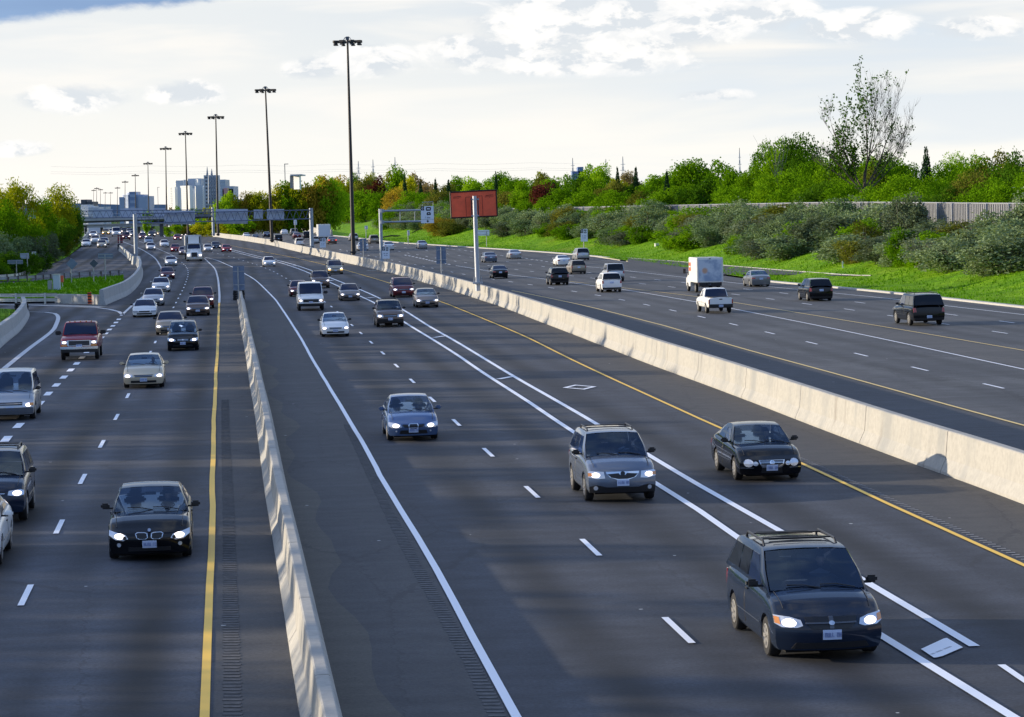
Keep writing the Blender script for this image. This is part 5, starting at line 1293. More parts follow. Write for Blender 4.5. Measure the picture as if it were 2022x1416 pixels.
def driver(px_label, car, dz=0):
    lab, shirt = px_label; c = Car(car['kind_']); S = c.S; u0, u1, u2, u3 = S['u']
    o = bpy.data.objects.new('person', DM); COL.objects.link(o); m = o.modifiers.new('skin', 'SKIN'); o.modifiers.new('sub', 'SUBSURF').levels = 2
    tag(o, lab, 'person', 'drivers'); M = Matrix.Translation(car.location) @ car.rotation_euler.to_matrix().to_4x4()
    o.matrix_world = M @ Matrix.Translation((c.L/2-u1-.52, .38, c.H-.66-.40))
    o.material_slots[0].link = 'OBJECT'; o.material_slots[0].material = mat('shirt_'+shirt[0], shirt[1], .85)
    hd = MB()
    V = []; Fc = []; n = 12
    for i in range(9):
        a = math.pi*i/8
        for k in range(n):
            b_ = 2*math.pi*k/n; x, y_, z = math.sin(a)*math.cos(b_), math.sin(a)*math.sin(b_), math.cos(a)
            nose = .018 if (i in (4, 5) and k == 0) else 0; V.append((x*.095+nose, y_*.075, z*.115))
    for i in range(8):
        for k in range(n): Fc.append((i*n+k, (i+1)*n+k, (i+1)*n+(k+1) % n, i*n+(k+1) % n))
    f = obj('face', V, Fc, M_SKIN, o, True, loc=(.0, 0, .745))
    Vh = [(v[0]*1.08-.012, v[1]*1.10, v[2]*1.08+.012) for v in V]; Fh = [q for q in Fc if all(Vh[i][2] > .035 or Vh[i][0] < -.03 for i in q)]
    obj('hair', Vh, Fh, mat('hair', (.03, .02, .015), .8), f, True)
for lab, shirt, key in [('driver in a grey shirt behind the wheel of the dark minivan nearest', ('grey', (.16, .17, .19)), 'dark blue-grey minivan'), ('driver in a pale shirt in the grey-blue sport utility vehicle', ('pale', (.40, .42, .46)), 'grey-blue sport'),
    ('driver in dark clothes in the glossy black sedan by the median', ('dark', (.03, .03, .04)), 'glossy black sedan'), ('driver in dark clothes in the light blue sedan', ('dark', (.03, .03, .04)), 'light blue sedan with'),
    ('driver in a brown top in the black luxury sedan', ('brown', (.16, .10, .07)), 'black luxury sedan'), ('driver in a pale shirt in the beige sedan', ('pale', (.40, .42, .46)), 'beige sedan with beige')]:
    car = [o for o in bpy.data.objects if str(o.get('label', '')).startswith(key)][0]
    car['kind_'] = [k[0] for k in CARS if k[10].startswith(key)][0]; driver((lab, shirt), car); del car['kind_']
# ------------------------------------------------------------------ barriers
def barrier_run(name, label, pts, wb, wt, h, m, seg=12.0, zo=0.0, both=True, cat='barrier', taper0=0.0, grow=0.0, secname='barrier_section', base=.08, neck=.30):
    """concrete safety-shape barrier along pts (centre line), built as sections with open joints"""
    t = thing(name, label, cat, loc=(0, 0, 0))
    q = spline(pts, 2.5); c = cum(q); s = 0.0; total = c[-1]; first = True; k = 0
    while s < total-0.5:
        e = min(total, s+seg*(1+grow*s)); ss_ = [s+0.015]; n = max(2, int((e-s)/3))
        P = [point_at(q, c, s+0.025+(e-s-0.05)*i/n) for i in range(n+1)]; ns = left_of(P); V = []; Fc = []
        for i, (p, nn) in enumerate(zip(P, ns)):
            z = Hf(p.x, p.y)+zo; dist = s+(e-s)*i/n; hh = h if not taper0 else h*(0.35+0.65*ss(0, taper0, dist))
            prof = [(-wb/2, -0.15), (-wb/2, base), (-wb/2+(wb-wt)*.34, neck*hh/.85), (-wt/2-.01, hh-.02), (-wt/2+.02, hh), (wt/2-.02, hh), (wt/2+.01, hh-.02), (wb/2-(wb-wt)*.34, neck*hh/.85), (wb/2, base), (wb/2, -0.15)]
            V += [Vector((p.x, p.y, z+b)) - nn*a for a, b in prof]
        m_ = 10
        for i in range(n):
            for j in range(m_-1): Fc.append((i*m_+j, i*m_+j+1, (i+1)*m_+j+1, (i+1)*m_+j))
        Fc += [tuple(range(m_))[::-1], tuple(n*m_+j for j in range(m_))]
        obj(secname, V, Fc, m, t)
        s = e; k += 1
    return t
mid = [Vector((fm_(y), y, 0)) for y in frange(12, 238, 10)]
MIDB = barrier_run('lane_barrier', 'long concrete barrier between the left and middle roadways', mid[::-1], .62, .20, .86, M_CONC, 8.0, taper0=4.0)
med = [Vector((xm(y)+.36, y, 0)) for y in [40, 66, 79, 90, 110, 128, 145, 160, 180, 206, 225, 246, 280, 319, 345, 369, 400, 437, 470, 510, 545, 582, 620, 660, 700, 754, 800, 850]]
MEDB = barrier_run('median_barrier', 'tall pale concrete median barrier left of the receding traffic', med, .72, .26, 1.18, M_CONC, 8.0, grow=.006)
text('painted_number', '10', .30, M_WHITE2, MEDB, loc=tuple(up(1786, 905) + Vector((0.10, 0.02, .62))), rot=(rad(80), 0, rad(84)))
# far right pale barrier against the slope
barrier_run('roadside_barrier', 'short pale concrete barrier at the foot of the far grass slope', ups([(655, 466), (622, 460.5), (600, 456.5), (581, 454)]), .6, .3, 1.5, M_CONC, 14)
# curved wall on the left
cw = ups([(201, 603), (222, 594), (244, 584.5), (258, 574), (268, 563), (274, 553), (277, 543), (277, 533), (273, 523)])
barrier_run('curved_barrier', 'curved grey concrete barrier beside the bright green grass island', cw, .7, .30, 1.35, M_CONC2, 9.0)
barrier_run('gore_barrier', 'short straight concrete barrier between the gantry post and the striped sign', ups([(263, 517), (250, 506), (242, 499), (235, 494)]), .6, .25, 1.0, M_CONC2, 14)
lw = ups([(-30, 705), (0, 677.5), (26, 657), (38, 643), (46, 631), (49, 621), (46, 614)])
barrier_run('ramp_barrier', 'curved concrete barrier with black cushion at the left edge', lw, .75, .30, 1.15, M_CONC2, 9.0)
# footing block under the gantry post
P = up(270, 522); mb = MB(); mb.box((P.x, P.y, Hf(P.x, P.y)+.55), (1.5, 1.5, 1.4), .3, .75); tag(mb.obj('post_footing', M_CONC2), 'grey concrete block joining the two curved barriers under the gantry post', 'footing')
def cushion(name, label, px, py, w, h, n=4):
    P = up(px, py); t = thing(name, label, 'crash cushion', (P.x, P.y, Hf(P.x, P.y)), -RA)
    for k in range(n): MB().tube([(-w/2*(1-.05*(k % 2)), 0, h*(k+.5)/n), (w/2*(1-.05*(k % 2)), 0, h*(k+.5)/n)], h/n*.46, 8).obj('rubber_roll', M_TRIM, t)
    for sx in (-1, 1): MB().box((sx*w*.36, .05, h/2), (.10, .5, h)).obj('strap', M_TYRE, t)
    return t
cushion('crash_cushion', 'black rubber cushion at the start of the long lane barrier', 472, 592.5, 1.05, .85)
cushion('crash_cushion', 'black rubber cushion on the tip of the ramp barrier at the left edge', 43, 618, 1.15, .8)
cushion('crash_cushion', 'black drum shaped cushion under the red striped sign', 235.5, 495, .5, 1.3, 2)
# block wall with crack and construction marker
a, b = up(112, 599), up(197, 601); ang = math.atan2(b.y-a.y, b.x-a.x); t = thing('concrete_block_wall', 'low cracked concrete block wall between guardrail and curved barrier', 'wall')
L_ = (b-a).length; crk = .43
for f0, f1 in ((0, crk), (crk+.012, 1)):
    c = a.lerp(b, (f0+f1)/2); MB().box((c.x, c.y, Hf(c.x, c.y)+.33), (L_*(f1-f0), .45, 1.0), ang, .97).obj('wall_block', M_CONC2, t)
P = up(178.5, 601); t = thing('construction_marker', 'orange and black striped marker board leaning on the block wall', 'marker', (P.x, P.y-.30, Hf(P.x, P.y)))
MB().box((0, 0, .55), (.34, .05, 1.0)).obj('marker_board', mat('marker_orange', (.75, .12, .03), .5), t)
for k in range(4): MB().box((0, -.03, .18+k*.25), (.35, .012, .10)).obj('black_stripe', M_TRIM, t)
# kerb apron under the guardrail
line('ramp_gutter', ups([(-40, 600.5), (0, 602), (60, 602.5), (113, 603), (170, 605), (200, 606)]), 1.3, M_KERB, 0.012)
# ------------------------------------------------------------------ guardrails
M_GALV = mat('galvanised', (.42, .44, .46), .45, .6, var=.15)
M_GALVW = mat('galvanised_pale', (.62, .62, .56), .5, .3, var=.12)
M_WOOD = mat('post_wood', (.14, .12, .10), .9, var=.3)
def guardrail(label, pts, h=.72, gap=2.0, two=False, m=None, pm=None, face=-1, maxpost=100):
    m = m or M_GALV; t = thing('guardrail', label, 'guardrail'); q = spline(pts, 1.5); ns = left_of(q)
    prof = [(0, -.15), (.07, -.10), (.07, -.05), (.01, 0), (.07, .05), (.07, .10), (0, .15)]
    for zc in ([h] if not two else [h, h-.42]):
        V = []; Fc = []
        for p, n in zip(q, ns): V += [Vector((p.x, p.y, Hf(p.x, p.y)+zc+b_)) + n*face*a_ for a_, b_ in prof]
        for i in range(len(q)-1):
            for j in range(6): Fc.append((i*7+j, i*7+j+1, (i+1)*7+j+1, (i+1)*7+j))
        obj('rail', V, Fc, m, t)
    c = cum(q); s = .3; n = 0
    while s < c[-1] and n < maxpost:
        p = point_at(q, c, s); MB().box((p.x, p.y, Hf(p.x, p.y)+h/2+.02), (.16, .16, h+.30), .1).obj('post', pm or m, t); s += gap; n += 1
    return t
guardrail('pale double rail guardrail beside the ramp at the left edge', ups([(-60, 600.5), (0, 601), (40, 601), (80, 600.5), (113, 600)]), .80, 2.9, True, M_GALVW, M_GALVW, 1)
guardrail('dark guardrail seen from behind along the top of the grass island', ups([(-40, 562.5), (0, 562), (60, 558.5), (110, 555), (150, 552), (200, 549.5), (243, 547)]), .70, 1.9, False, M_GALV, M_WOOD, 1)
guardrail('long curving guardrail below the left trees', ups([(-40, 560), (0, 557.5), (38.6, 553.5), (58, 544), (75, 531), (92, 519), (108, 511.5)]), .75, 3.0, False, M_GALVW, M_WOOD, 1)
barrier_run('ramp_parapet', 'long low concrete parapet curving along the far left ramp', ups([(108, 511), (110, 500), (112, 493), (125, 488.5), (144, 485.5), (158, 479), (168, 473), (173, 465)]), .5, .3, .9, M_CONC2, 14)
# ------------------------------------------------------------------ grass islands on the left
def island(name, top, bot, n=60, zo=.16):
    A, B = ups(top), ups(bot); V = []; Fc = []; rows = 10
    def lerpl(P, f):
        k = f*(len(P)-1); i = min(int(k), len(P)-2); return P[i].lerp(P[i+1], k-i)
    for i in range(n+1):
        p, q = lerpl(A, i/n), lerpl(B, i/n)
        for j in range(rows+1): V.append(drape(p.lerp(q, j/rows), zo+(0 if j in (0, rows) else random.uniform(0, .14))))
    for i in range(n):
        for j in range(rows): Fc.append((i*(rows+1)+j, i*(rows+1)+j+1, (i+1)*(rows+1)+j+1, (i+1)*(rows+1)+j))
    tag(obj(name, V, Fc, M_GRASS, None, True), kind='structure')
island('grass_island', [(-60, 564), (0, 563), (60, 560), (110, 556), (160, 553), (200, 550.5), (243, 548)], [(-60, 599), (0, 599), (60, 599), (110, 598), (160, 598), (200, 598), (247, 577)])
island('grass_island_near', [(-60, 612), (0, 613), (20, 614), (36, 614.5)], [(-60, 700), (0, 668), (22, 653), (40, 628)])
island('grass_bank', [(-60, 548), (0, 545), (40, 530), (75, 508), (105, 484), (140, 468), (165, 456)], [(-40, 556), (20, 556), (58, 556), (92, 525), (128, 511), (150, 495), (170, 476)], zo=.1)
# grass tufts (stuff)
def tufts(name, region, n, m, hgt=(.12, .35)):
    V = []; Fc = []
    for _ in range(n):
        p = region()
        if p is None: continue
        for k in range(3):
            a = random.uniform(0, 6.28); h = random.uniform(*hgt); w = h*.22; b = len(V); lean = random.uniform(-.4, .4)*h
            V += [p+Vector((math.cos(a)*w, math.sin(a)*w, 0)), p-Vector((math.cos(a)*w, math.sin(a)*w, 0)), p+Vector((lean, lean*.5, h))]; Fc.append((b, b+1, b+2))
    tag(obj(name, V, Fc, m), 'long bright grass growing on the roadside slope', 'grass', kind='stuff')
def reg_verge():
    y = 60+random.random()**1.3*560; o = random.uniform(.6, 17); x = xc(y)+o; return drape((x, y), .08)
M_BLADE = leafmat('grass_blades', (0.07, 0.20, 0.006), (0.11, 0.27, 0.010), (0.17, 0.30, 0.02), .4)
tufts('grass', reg_verge, 42000, M_BLADE, (.10, .32))
def reg_is():
    f = random.random(); A, B = _ia; k = f*(len(A)-1); i = min(int(k), len(A)-2); p = A[i].lerp(A[i+1], k-i).lerp(B[i].lerp(B[i+1], k-i), random.random()); return drape(p, .12)
_ia = (ups([(-60, 564), (0, 563), (60, 560), (110, 556), (160, 553), (200, 550.5), (243, 548)]), ups([(-60, 599), (0, 599), (60, 599), (110, 598), (160, 598), (200, 598), (247, 577)]))
tufts('grass', reg_is, 7000, M_BLADE, (.12, .38))
# ------------------------------------------------------------------ high mast lamps
M_MAST = mat('mast_steel', (.035, .032, .032), .5, .3); M_MASTG = mat('mast_grey', (.10, .12, .15), .5, .4)
def mast(label, px, pty, Y, pbx=None, detail=True):
    """base on the median, top where the photograph shows it"""
    bx = xm(Y)+.36; z0 = Hf(bx, Y)+1.15; top = at(px, pty, Y).z
    if pbx is None: x = bx
    x = bx if pbx is None else at(pbx, 490, Y).x
    t = thing('high_mast_lamp', label, 'street lamp', (x, Y, z0), 0, 'high mast lamps along the median'); Hh = top-z0
    lean = at(px, pty, Y).x-x
    MB().tube([(0, 0, -.3), (0, 0, .1), (lean*.5, 0, Hh*.5), (lean, 0, Hh)], [.34, .34, .24, .15], 12).obj('pole', M_MAST, t, True)
    MB().box((0, 0, .12), (.95, .95, .22)).obj('base_plate', M_MAST, t)
    r = link('lamp_ring', None, t); r.location = (lean, 0, Hh)
    V = []; MBr = MB(); pts = [(1.15*math.cos(a), 1.15*math.sin(a), -.55) for a in [2*math.pi*k/16 for k in range(17)]]
    MBr.tube(pts, .06, 5); 
    for k in range(4):
        a = math.pi/4+k*math.pi/2; MBr.tube([(0, 0, .25), (.55*math.cos(a), .55*math.sin(a), .18), (1.1*math.cos(a), 1.1*math.sin(a), -.5)], .04, 4)
    MBr.box((0, 0, .1), (.5, .5, .5)); MBr.obj('ring_frame', M_MASTG, r)
    for k in range(8):
        a = 2*math.pi*(k+.5)/8; c_, s_ = math.cos(a), math.sin(a)
        MB().box((c_*1.75, s_*1.75, -.42), (1.05, .62, .34), a).box((c_*1.95, s_*1.95, -.78), (.6, .5, .36), a, .6).obj('lamp_head', M_MAST, r)
    return t
for lab, px, pty, Y, pbx in [
 ('tallest nearest high mast lamp right of the picture centre line of masts', 686, 77, 413, 697.5),
 ('second high mast lamp counted from the tallest', 524, 174, 568, 537.5),
 ('third high mast lamp in front of the white office complex', 426, 228, 723, 431.5),
 ('fourth high mast lamp at the left edge of the white office complex', 366, 261, 875, 372),
 ('fifth high mast lamp between the blue and the white buildings', 327, 291, 1030, 330.5),
 ('sixth high mast lamp at the right edge of the blue building', 292, 321, 1300, 295.5),
 ('seventh high mast lamp in front of the blue building', 267, 345, 1650, 269.5),
 ('eighth high mast lamp in front of the left half of the blue building', 247, 358, 1900, 248),
 ('ninth high mast lamp just left of the blue building', 232, 370, 2250, 232.8),
 ('tenth high mast lamp in the distant group over the ridge', 218.5, 380, 2700, 219),
 ('distant high mast lamp, tallest of the small group on the left', 191, 371, 2300, 191.5),
 ('distant high mast lamp right of the tallest of the small group', 198.5, 373.5, 2450, 199),
 ('distant high mast lamp left of the tallest of the small group', 185, 375, 2600, 185.5),
 ('distant faint high mast lamp between small group and blue building', 208, 380, 2800, 208.5)]:
    mast(lab, px, pty, Y, pbx)
for lab, px, pty, Y, pbx in [('thin far lamp post between the blue and white buildings', 312, 370, 1900, 313), ('thin far lamp post before the orange leaved trees', 564, 324, 1000, 565)]:
    P, Q = at(pbx, 430, Y), at(px, pty, Y); t = thing('street_lamp', lab, 'street lamp', (P.x, P.y, Hf(P.x, P.y)), 0); h = Q.z-Hf(P.x, P.y)
    MB().tube([(0, 0, 0), (0, 0, h)], .16, 6).obj('pole', M_MASTG, t); MB().box((.6, 0, h), (1.5, .3, .25)).obj('lamp_head', M_MASTG, t)
# ------------------------------------------------------------------ gantries
M_GAN = mat('gantry_steel', (.34, .38, .43), .55, .3, var=.1); M_PANB = mat('sign_back', (.42, .48, .60), .6, .1, var=.06, vscale=.8); M_PANB2 = mat('sign_back_dark', (.17, .22, .31), .55, .1, var=.1)
M_TRUSS = mat('truss_steel', (.10, .13, .21), .6, .1)
def truss(parent, A, B, h, n):
    """two chords between A and B (bottom) with zigzag, each piece a part"""
    u = Vector((0, 0, h)); dp = Vector((0, .8, 0))
    for o in (Vector((0, 0, 0)), dp): 
        MB().tube([A+o, B+o], .10, 6).obj('chord', M_TRUSS, parent); MB().tube([A+u+o, B+u+o], .10, 6).obj('chord', M_TRUSS, parent)
    mb = MB()
    for i in range(n):
        p, q = A.lerp(B, i/n), A.lerp(B, (i+1)/n); m_ = A.lerp(B, (i+.5)/n)
        mb.tube([p, m_+u], .055, 4, False); mb.tube([m_+u, q], .055, 4, False)
    mb.obj('lattice', M_TRUSS, parent)
def gantry_post(parent, px, pyt, pyb, Y, r=.30, zb=None):
    P = at(px, pyb, Y); T = at(px, pyt, Y); z0 = P.z if zb is None else zb
    MB().tube([(P.x, Y, z0-.4), (P.x, Y, T.z)], r, 12).obj('post', M_GAN, parent, True)
    MB().box((P.x, Y, z0), (r*3, r*3, .12)).obj('base_plate', M_GAN, parent)
YB0, YB1 = up(269, 511).y, 492
g1 = thing('sign_gantry', 'long lattice sign gantry from the left footing post to the right barrier post', 'gantry')
gantry_post(g1, 269, 423, 511, YB0, .33); gantry_post(g1, 616, 411, 486, YB1, .36)
A, B = at(269, 441, YB0), at(616, 432, YB1); truss(g1, A, B, (at(269, 422, YB0)-A).z, 26)
def panel(parent, x0, x1, y0, y1, Yf, name='sign_panel', m=None):
    f = lambda x: YB0+(YB1-YB0)*(x-269)/(616-269) if Yf is None else Yf
    c = []
    for x, y in ((x0, y1), (x1, y1), (x1, y0), (x0, y0)): c.append(at(x, y, f(x)+1.0))
    V = c + [p+Vector((0, .10, 0)) for p in c]
    obj(name, V, [(0, 1, 2, 3), (7, 6, 5, 4), (0, 4, 5, 1), (1, 5, 6, 2), (2, 6, 7, 3), (3, 7, 4, 0)], m or M_PANB, parent)
panel(g1, 324, 385, 416, 443, None); panel(g1, 426, 489, 413, 442, None); panel(g1, 501, 519, 414, 432, None); panel(g1, 527, 561, 413, 435, None)
g2 = thing('sign_gantry', 'farther lattice sign gantry reaching from the left trees to the middle post', 'gantry')
YA = 560; gantry_post(g2, 421.5, 409.5, 462, 600, .30); gantry_post(g2, 158, 417, 470, YA, .3)
A, B = at(152, 431, YA), at(421, 427, 600); truss(g2, A, B, (at(152, 417, YA)-A).z, 22)
def panel2(x0, x1, y0, y1): panel(g2, x0, x1, y0, y1, 606)
panel2(184, 222, 413, 431); panel2(238, 281, 411, 431); panel2(303, 326, 411, 430)
# cantilever
YC = 352; g3 = thing('cantilever_sign', 'cantilever post on the median carrying a white carpool lane sign on two arms', 'sign')
P = at(753, 514, YC); gantry_post(g3, 753.5, 412.5, 514, YC, .23)
z1, z2 = at(790, 415.5, YC), at(790, 437, YC); xA, xB = at(754, 420, YC).x, at(833, 420, YC).x
dz = (at(831, 413, YC).z-at(754, 415, YC).z)
M_WSIGN = mat('sign_white', (.74, .80, .88), .5); M_BLK = mat('sign_black', (.012, .014, .022), .5)
for y in (415.5, 437.5): 
    a_, b_ = at(754, y+1.2, YC), at(834, y-.6, YC); MB().tube([a_, b_], .12, 8).obj('arm', M_GAN, g3, True)
for x in (790, 819): MB().tube([at(x, 415, YC), at(x, 437, YC)], .05, 6).obj('strut', M_GAN, g3)
for y in (415.5, 437.5): MB().tube([at(754, y+1, YC)-Vector((0, 0, .22)), at(754, y+1, YC)+Vector((0, 0, .22))], .30, 10).obj('clamp', M_GAN, g3)
def px_panel(x0, y0, x1, y1, Y, name, parent, m=M_WSIGN, th=.06):
    a_, b_ = at(x0, y1, Y), at(x1, y0, Y); c = (a_+b_)/2
    o = link(name, None, parent, c); w, h = b_.x-a_.x, b_.z-a_.z
    MB().box((0, 0, 0), (w, th, h)).obj('board', m, o); return o, w, h
def icons(o, w, h, style):
    """lane diamond, bus and car symbols in black, in the panel's plane (x across, z up)"""
    y = -.045
    def q(name, pts, m=M_BLK, yy=y): 
        V = [(x*w/2, yy, z*h/2) for x, z in pts] + [(x*w/2, yy+.012, z*h/2) for x, z in pts]; n = len(pts)
        return obj(name, V, [tuple(range(n)), tuple(range(2*n-1, n-1, -1))]+[(i, n+i, n+(i+1) % n, (i+1) % n) for i in range(n)], m, o)
    def ring(name, cx, cz, rx, rz, k=.55):
        q(name, [(cx, cz-rz), (cx+rx, cz), (cx, cz+rz), (cx-rx, cz)], M_WSIGN, y-.014); q(name+'_centre', [(cx, cz-rz*k), (cx+rx*k, cz), (cx, cz+rz*k), (cx-rx*k, cz)], M_BLK, y-.028)
    if style == 'big':
        q('symbol_square', [(-1, .52), (-.48, .52), (-.48, 1), (-1, 1)]); ring('diamond', -.74, .76, .15, .18)
        q('bus_symbol', [(-.18, .52), (-.08, .46), (.46, .46), (.58, .54), (.60, .80), (.50, .90), (-.08, .90), (-.20, .82)]); q('bus_window', [(-.04, .62), (.44, .62), (.44, .76), (-.04, .76)], M_WSIGN, y-.014)
        q('car_symbol', [(-.08, -.04), (.54, -.04), (.56, .10), (.46, .30), (.0, .30), (-.10, .10)]); q('car_window', [(.12, .10), (.34, .10), (.30, .20), (.16, .20)], M_WSIGN, y-.014)
        text('distance_text', '1 km', h*.15, M_BLK, o, (.06*w/2, y-.01, -.34*h/2))
        q('divider', [(-1, -.56), (1, -.56), (1, -.54), (-1, -.54)]); q('arrow', [(.06, -.92), (.30, -.72), (.12, -.74), (.12, -.62), (0, -.62), (0, -.74), (-.18, -.72)])
    else:
        q('symbol_square', [(-1, .36), (-.24, .36), (-.24, .96), (-1, .96)]); ring('diamond', -.62, .66, .24, .24)
        for cz in (.78, .44): q('bus_symbol' if cz > .6 else 'car_symbol', [(.02, cz-.12), (.66, cz-.12), (.70, cz+.06), (.58, cz+.13), (.10, cz+.13), (-.02, cz+.06)]); q('window', [(.16, cz-.02), (.52, cz-.02), (.52, cz+.06), (.16, cz+.06)], M_WSIGN, y-.014)
        for k, wv in enumerate((.62, .5)):
            for i in range(6):
                if i == 2: continue
                x = -wv+i*wv*2/6; q('letter', [(x, -.18-.32*k), (x+wv*.22, -.18-.32*k), (x+wv*.22, -.06-.32*k), (x, -.06-.32*k)], mat('letter_grey', (.16, .19, .28), .6))
o, w, h = px_panel(831.5, 407, 856, 441, YC-.25, 'sign_face', g3); icons(o, w, h, 'big')
MB().tube([at(834, 407, YC), at(834, 399.5, YC), at(855, 398.5, YC), at(855, 406, YC)], .04, 5).obj('service_frame', M_GAN, g3)
def post_sign(name, label, x0, y0, x1, y1, Y, xpost, yb, m=M_WSIGN, style=None, onbarrier=False, diamond=False, pm=None, group=None):
    t = thing(name, label, 'sign', group=group); P = at(xpost, yb, Y); z0 = P.z
    MB().tube([(P.x, Y, z0-.5), (P.x, Y, at(xpost, y0+2, Y).z)], .06, 8).obj('post', pm or M_GALV, t)
    if diamond:
        a_, b_ = at(x0, y1, Y-.1), at(x1, y0, Y-.1); c = (a_+b_)/2; r = (b_.x-a_.x)/2
        V = [(c.x+dx*r, c.y+dy, c.z+dz*r) for dy in (-.02, .02) for dx, dz in ((0, -1), (1, 0), (0, 1), (-1, 0))]
        obj('board', V, [(0, 1, 2, 3), (7, 6, 5, 4), (0, 4, 5, 1), (1, 5, 6, 2), (2, 6, 7, 3), (3, 7, 4, 0)], m, t); return t
    o, w, h = px_panel(x0, y0, x1, y1, Y-.1 if style else Y+.1, 'panel', t, m)
    if style: icons(o, w, h, style)
    else:
        for k in (-.28, .28): MB().box((0, -.05, k*h), (w*.96, .04, .06)).obj('brace', M_GALV, o)
    return t
ym = lambda px: None
post_sign('lane_sign', 'white carpool lane sign on the median right below the cantilever post', 755, 487, 769, 511, 338, 763, 521, style='small')
post_sign('lane_sign', 'white carpool lane sign on the median just right of the gantry post', 632, 470, 643, 489, 470, 638, 496, style='small')
post_sign('lane_sign', 'white carpool lane sign on a post in the right grass slope', 1147, 452, 1160, 477, 398, 1153, 490, style='small')
post_sign('road_sign', 'grey back of a tall sign on the median beside the tallest mast', 711, 471, 723, 496, 405, 718, 511, M_PANB2)
post_sign('road_sign', 'grey back of a tall sign on the median left of the orange sign', 862, 486, 880, 521, 285, 872, 545, M_PANB2)
post_sign('road_sign', 'blue-grey back of a tall sign at the head of the lane barrier', 461, 525, 482, 573, 231, 471.5, 592, M_PANB2)
post_sign('route_sign', 'wide white sign with small lettering in the grass right of the orange sign', 942, 454, 966, 465.5, 470, 961, 485, M_WSIGN)
for nm, (x0, x1, y0, y1) in {}.items(): pass
post_sign('small_sign', 'small white sign plate in the grass behind the tan vehicle', 720, 446, 726, 453, 500, 723, 470, M_WSIGN)
post_sign('small_sign', 'small white sign plate on the slope right of the cantilever sign post', 804, 455, 808.5, 465, 455, 806, 478, M_WSIGN)
post_sign('small_sign', 'faint white sign on the slope above the gantry end', 580, 434, 586, 444, 640, 583, 456, M_WSIGN)
post_sign('road_sign', 'blue back of a diamond shaped sign in front of the far left ramp', 131, 508, 153, 534, 305, 141, 551, M_PANB2, diamond=True)
post_sign('road_sign', 'dark back of a small diamond sign in the middle of the ramp view', 177, 512, 193.5, 529, 305, 185, 551, mat('sign_dark', (.07, .09, .12), .6), diamond=True)
post_sign('road_sign', 'wide blue sign back on a dark post left of the curved barrier', 194, 500, 223, 511, 310, 208.5, 550, M_PANB2)
post_sign('road_sign', 'wide grey-blue sign back below the left trees', 15, 513, 45, 522, 340, 33, 546, M_PANB2)
post_sign('road_sign', 'taller pale blue sign back right of the wide one below the left trees', 40, 500, 57, 511, 350, 55, 548, M_PANB)
post_sign('small_sign', 'small cream sign before the dark bushes at left', 63, 497, 71, 505, 380, 67, 520, M_WSIGN)
# striped hazard sign on the gore
t = post_sign('hazard_sign', 'dark red and black striped hazard sign above the gore barrier', 232.5, 464, 242, 480, 520, 237, 494, mat('hazard_red', (.30, .03, .05), .5), style=None)
for k in range(3): MB().box((0, -.07, -.55+k*.55), (.86, .02, .18), 0).obj('black_stripe', M_BLK, [c for c in t.children if c.name.startswith('panel')][0])
# distant small dark sign in ramp
post_sign('road_sign', 'small dark sign above the far left ramp under the overpass', 165, 447, 170.5, 462, 600, 167.5, 470, M_BLK)
# ------------------------------------------------------------------ orange sign on the median
YO = 221; t = thing('orange_sign', 'large orange sign board with dark frame on a thick grey post', 'sign')
P = at(943.5, 560, YO); gz = P.z
MB().tube([(P.x, YO, gz-.6), (at(937, 388, YO).x, YO, at(937, 387, YO).z)], [.21, .17], 14).obj('post', mat('post_galv', (.42, .45, .50), .45, .4, var=.08), t, True)
MB().box((P.x, YO, gz+.05), (.8, .8, .14)).obj('base_plate', M_GAN, t)
for k in (-1, 1): MB().tube([(P.x+k*.35, YO-.1, gz), (P.x+k*.30, YO-.1, gz+.55)], .025, 5).obj('anchor_rod', M_GAN, t)
cs = [at(x, y, YO+.45+d) for x, y, d in ((891, 430.5, 0), (982, 426.5, .6), (979.5, 375, .6), (888.5, 380, 0))]
n = (cs[1]-cs[0]).cross(cs[3]-cs[0]).normalized()
if n.y > 0: n = -n
V = cs+[p-n*.10 for p in cs]; box6 = [(0, 1, 2, 3), (7, 6, 5, 4), (0, 4, 5, 1), (1, 5, 6, 2), (2, 6, 7, 3), (3, 7, 4, 0)]
M_ORG = mat('sign_orange', (.96, .13, .05), .55, var=.12, vscale=.9)
brd = obj('board', V, box6, M_ORG, t)
for i in range(4):
    a_, b_ = cs[i], cs[(i+1) % 4]; MB().tube([a_+n*.03, b_+n*.03], .055, 4).obj('frame_edge', mat('frame_dark', (.02, .008, .006), .6), t)
def onb(u, v, d=.012): return cs[0].lerp(cs[1], u).lerp(cs[3].lerp(cs[2], u), v)+n*d
M_SEAM = mat('seam_dark', (.16, .02, .012), .7)
for u0, v0, u1, v1 in ((.33, .78, .33, .04), (.69, .80, .69, .04), (.33, .78, .44, .785), (.57, .80, .69, .80)): MB().tube([onb(u0, v0), onb(u1, v1)], .016, 4).obj('seam', M_SEAM, brd)
rnd = random.Random(3)
for u0, u1, v in ((.07, .23, .80), (.77, .93, .80)):
    mb = MB()
    for i in range(7):
        u = u0+(u1-u0)*i/6; hgt = rnd.uniform(.03, .07); mb.tube([onb(u, v-.01), onb(u, v-.01-hgt)], .014, 4)
    mb.tube([onb(u0, v+.01), onb(u1, v+.02)], .018, 4); mb.obj('faded_lettering', M_SEAM, brd)
for sx in (-1, 1): MB().tube([at(937+sx*6.5, 390, YO+.15), at(938.5+sx*6.5, 428, YO+.15)], .05, 4).obj('mount_rail', mat('rail_dark', (.04, .045, .06), .5, .3), t)
for y in (393.5, 426): MB().box(tuple(at(938.5, y, YO+.05)), (.62, .30, .10)).obj('mount_clamp', M_GAN, t)
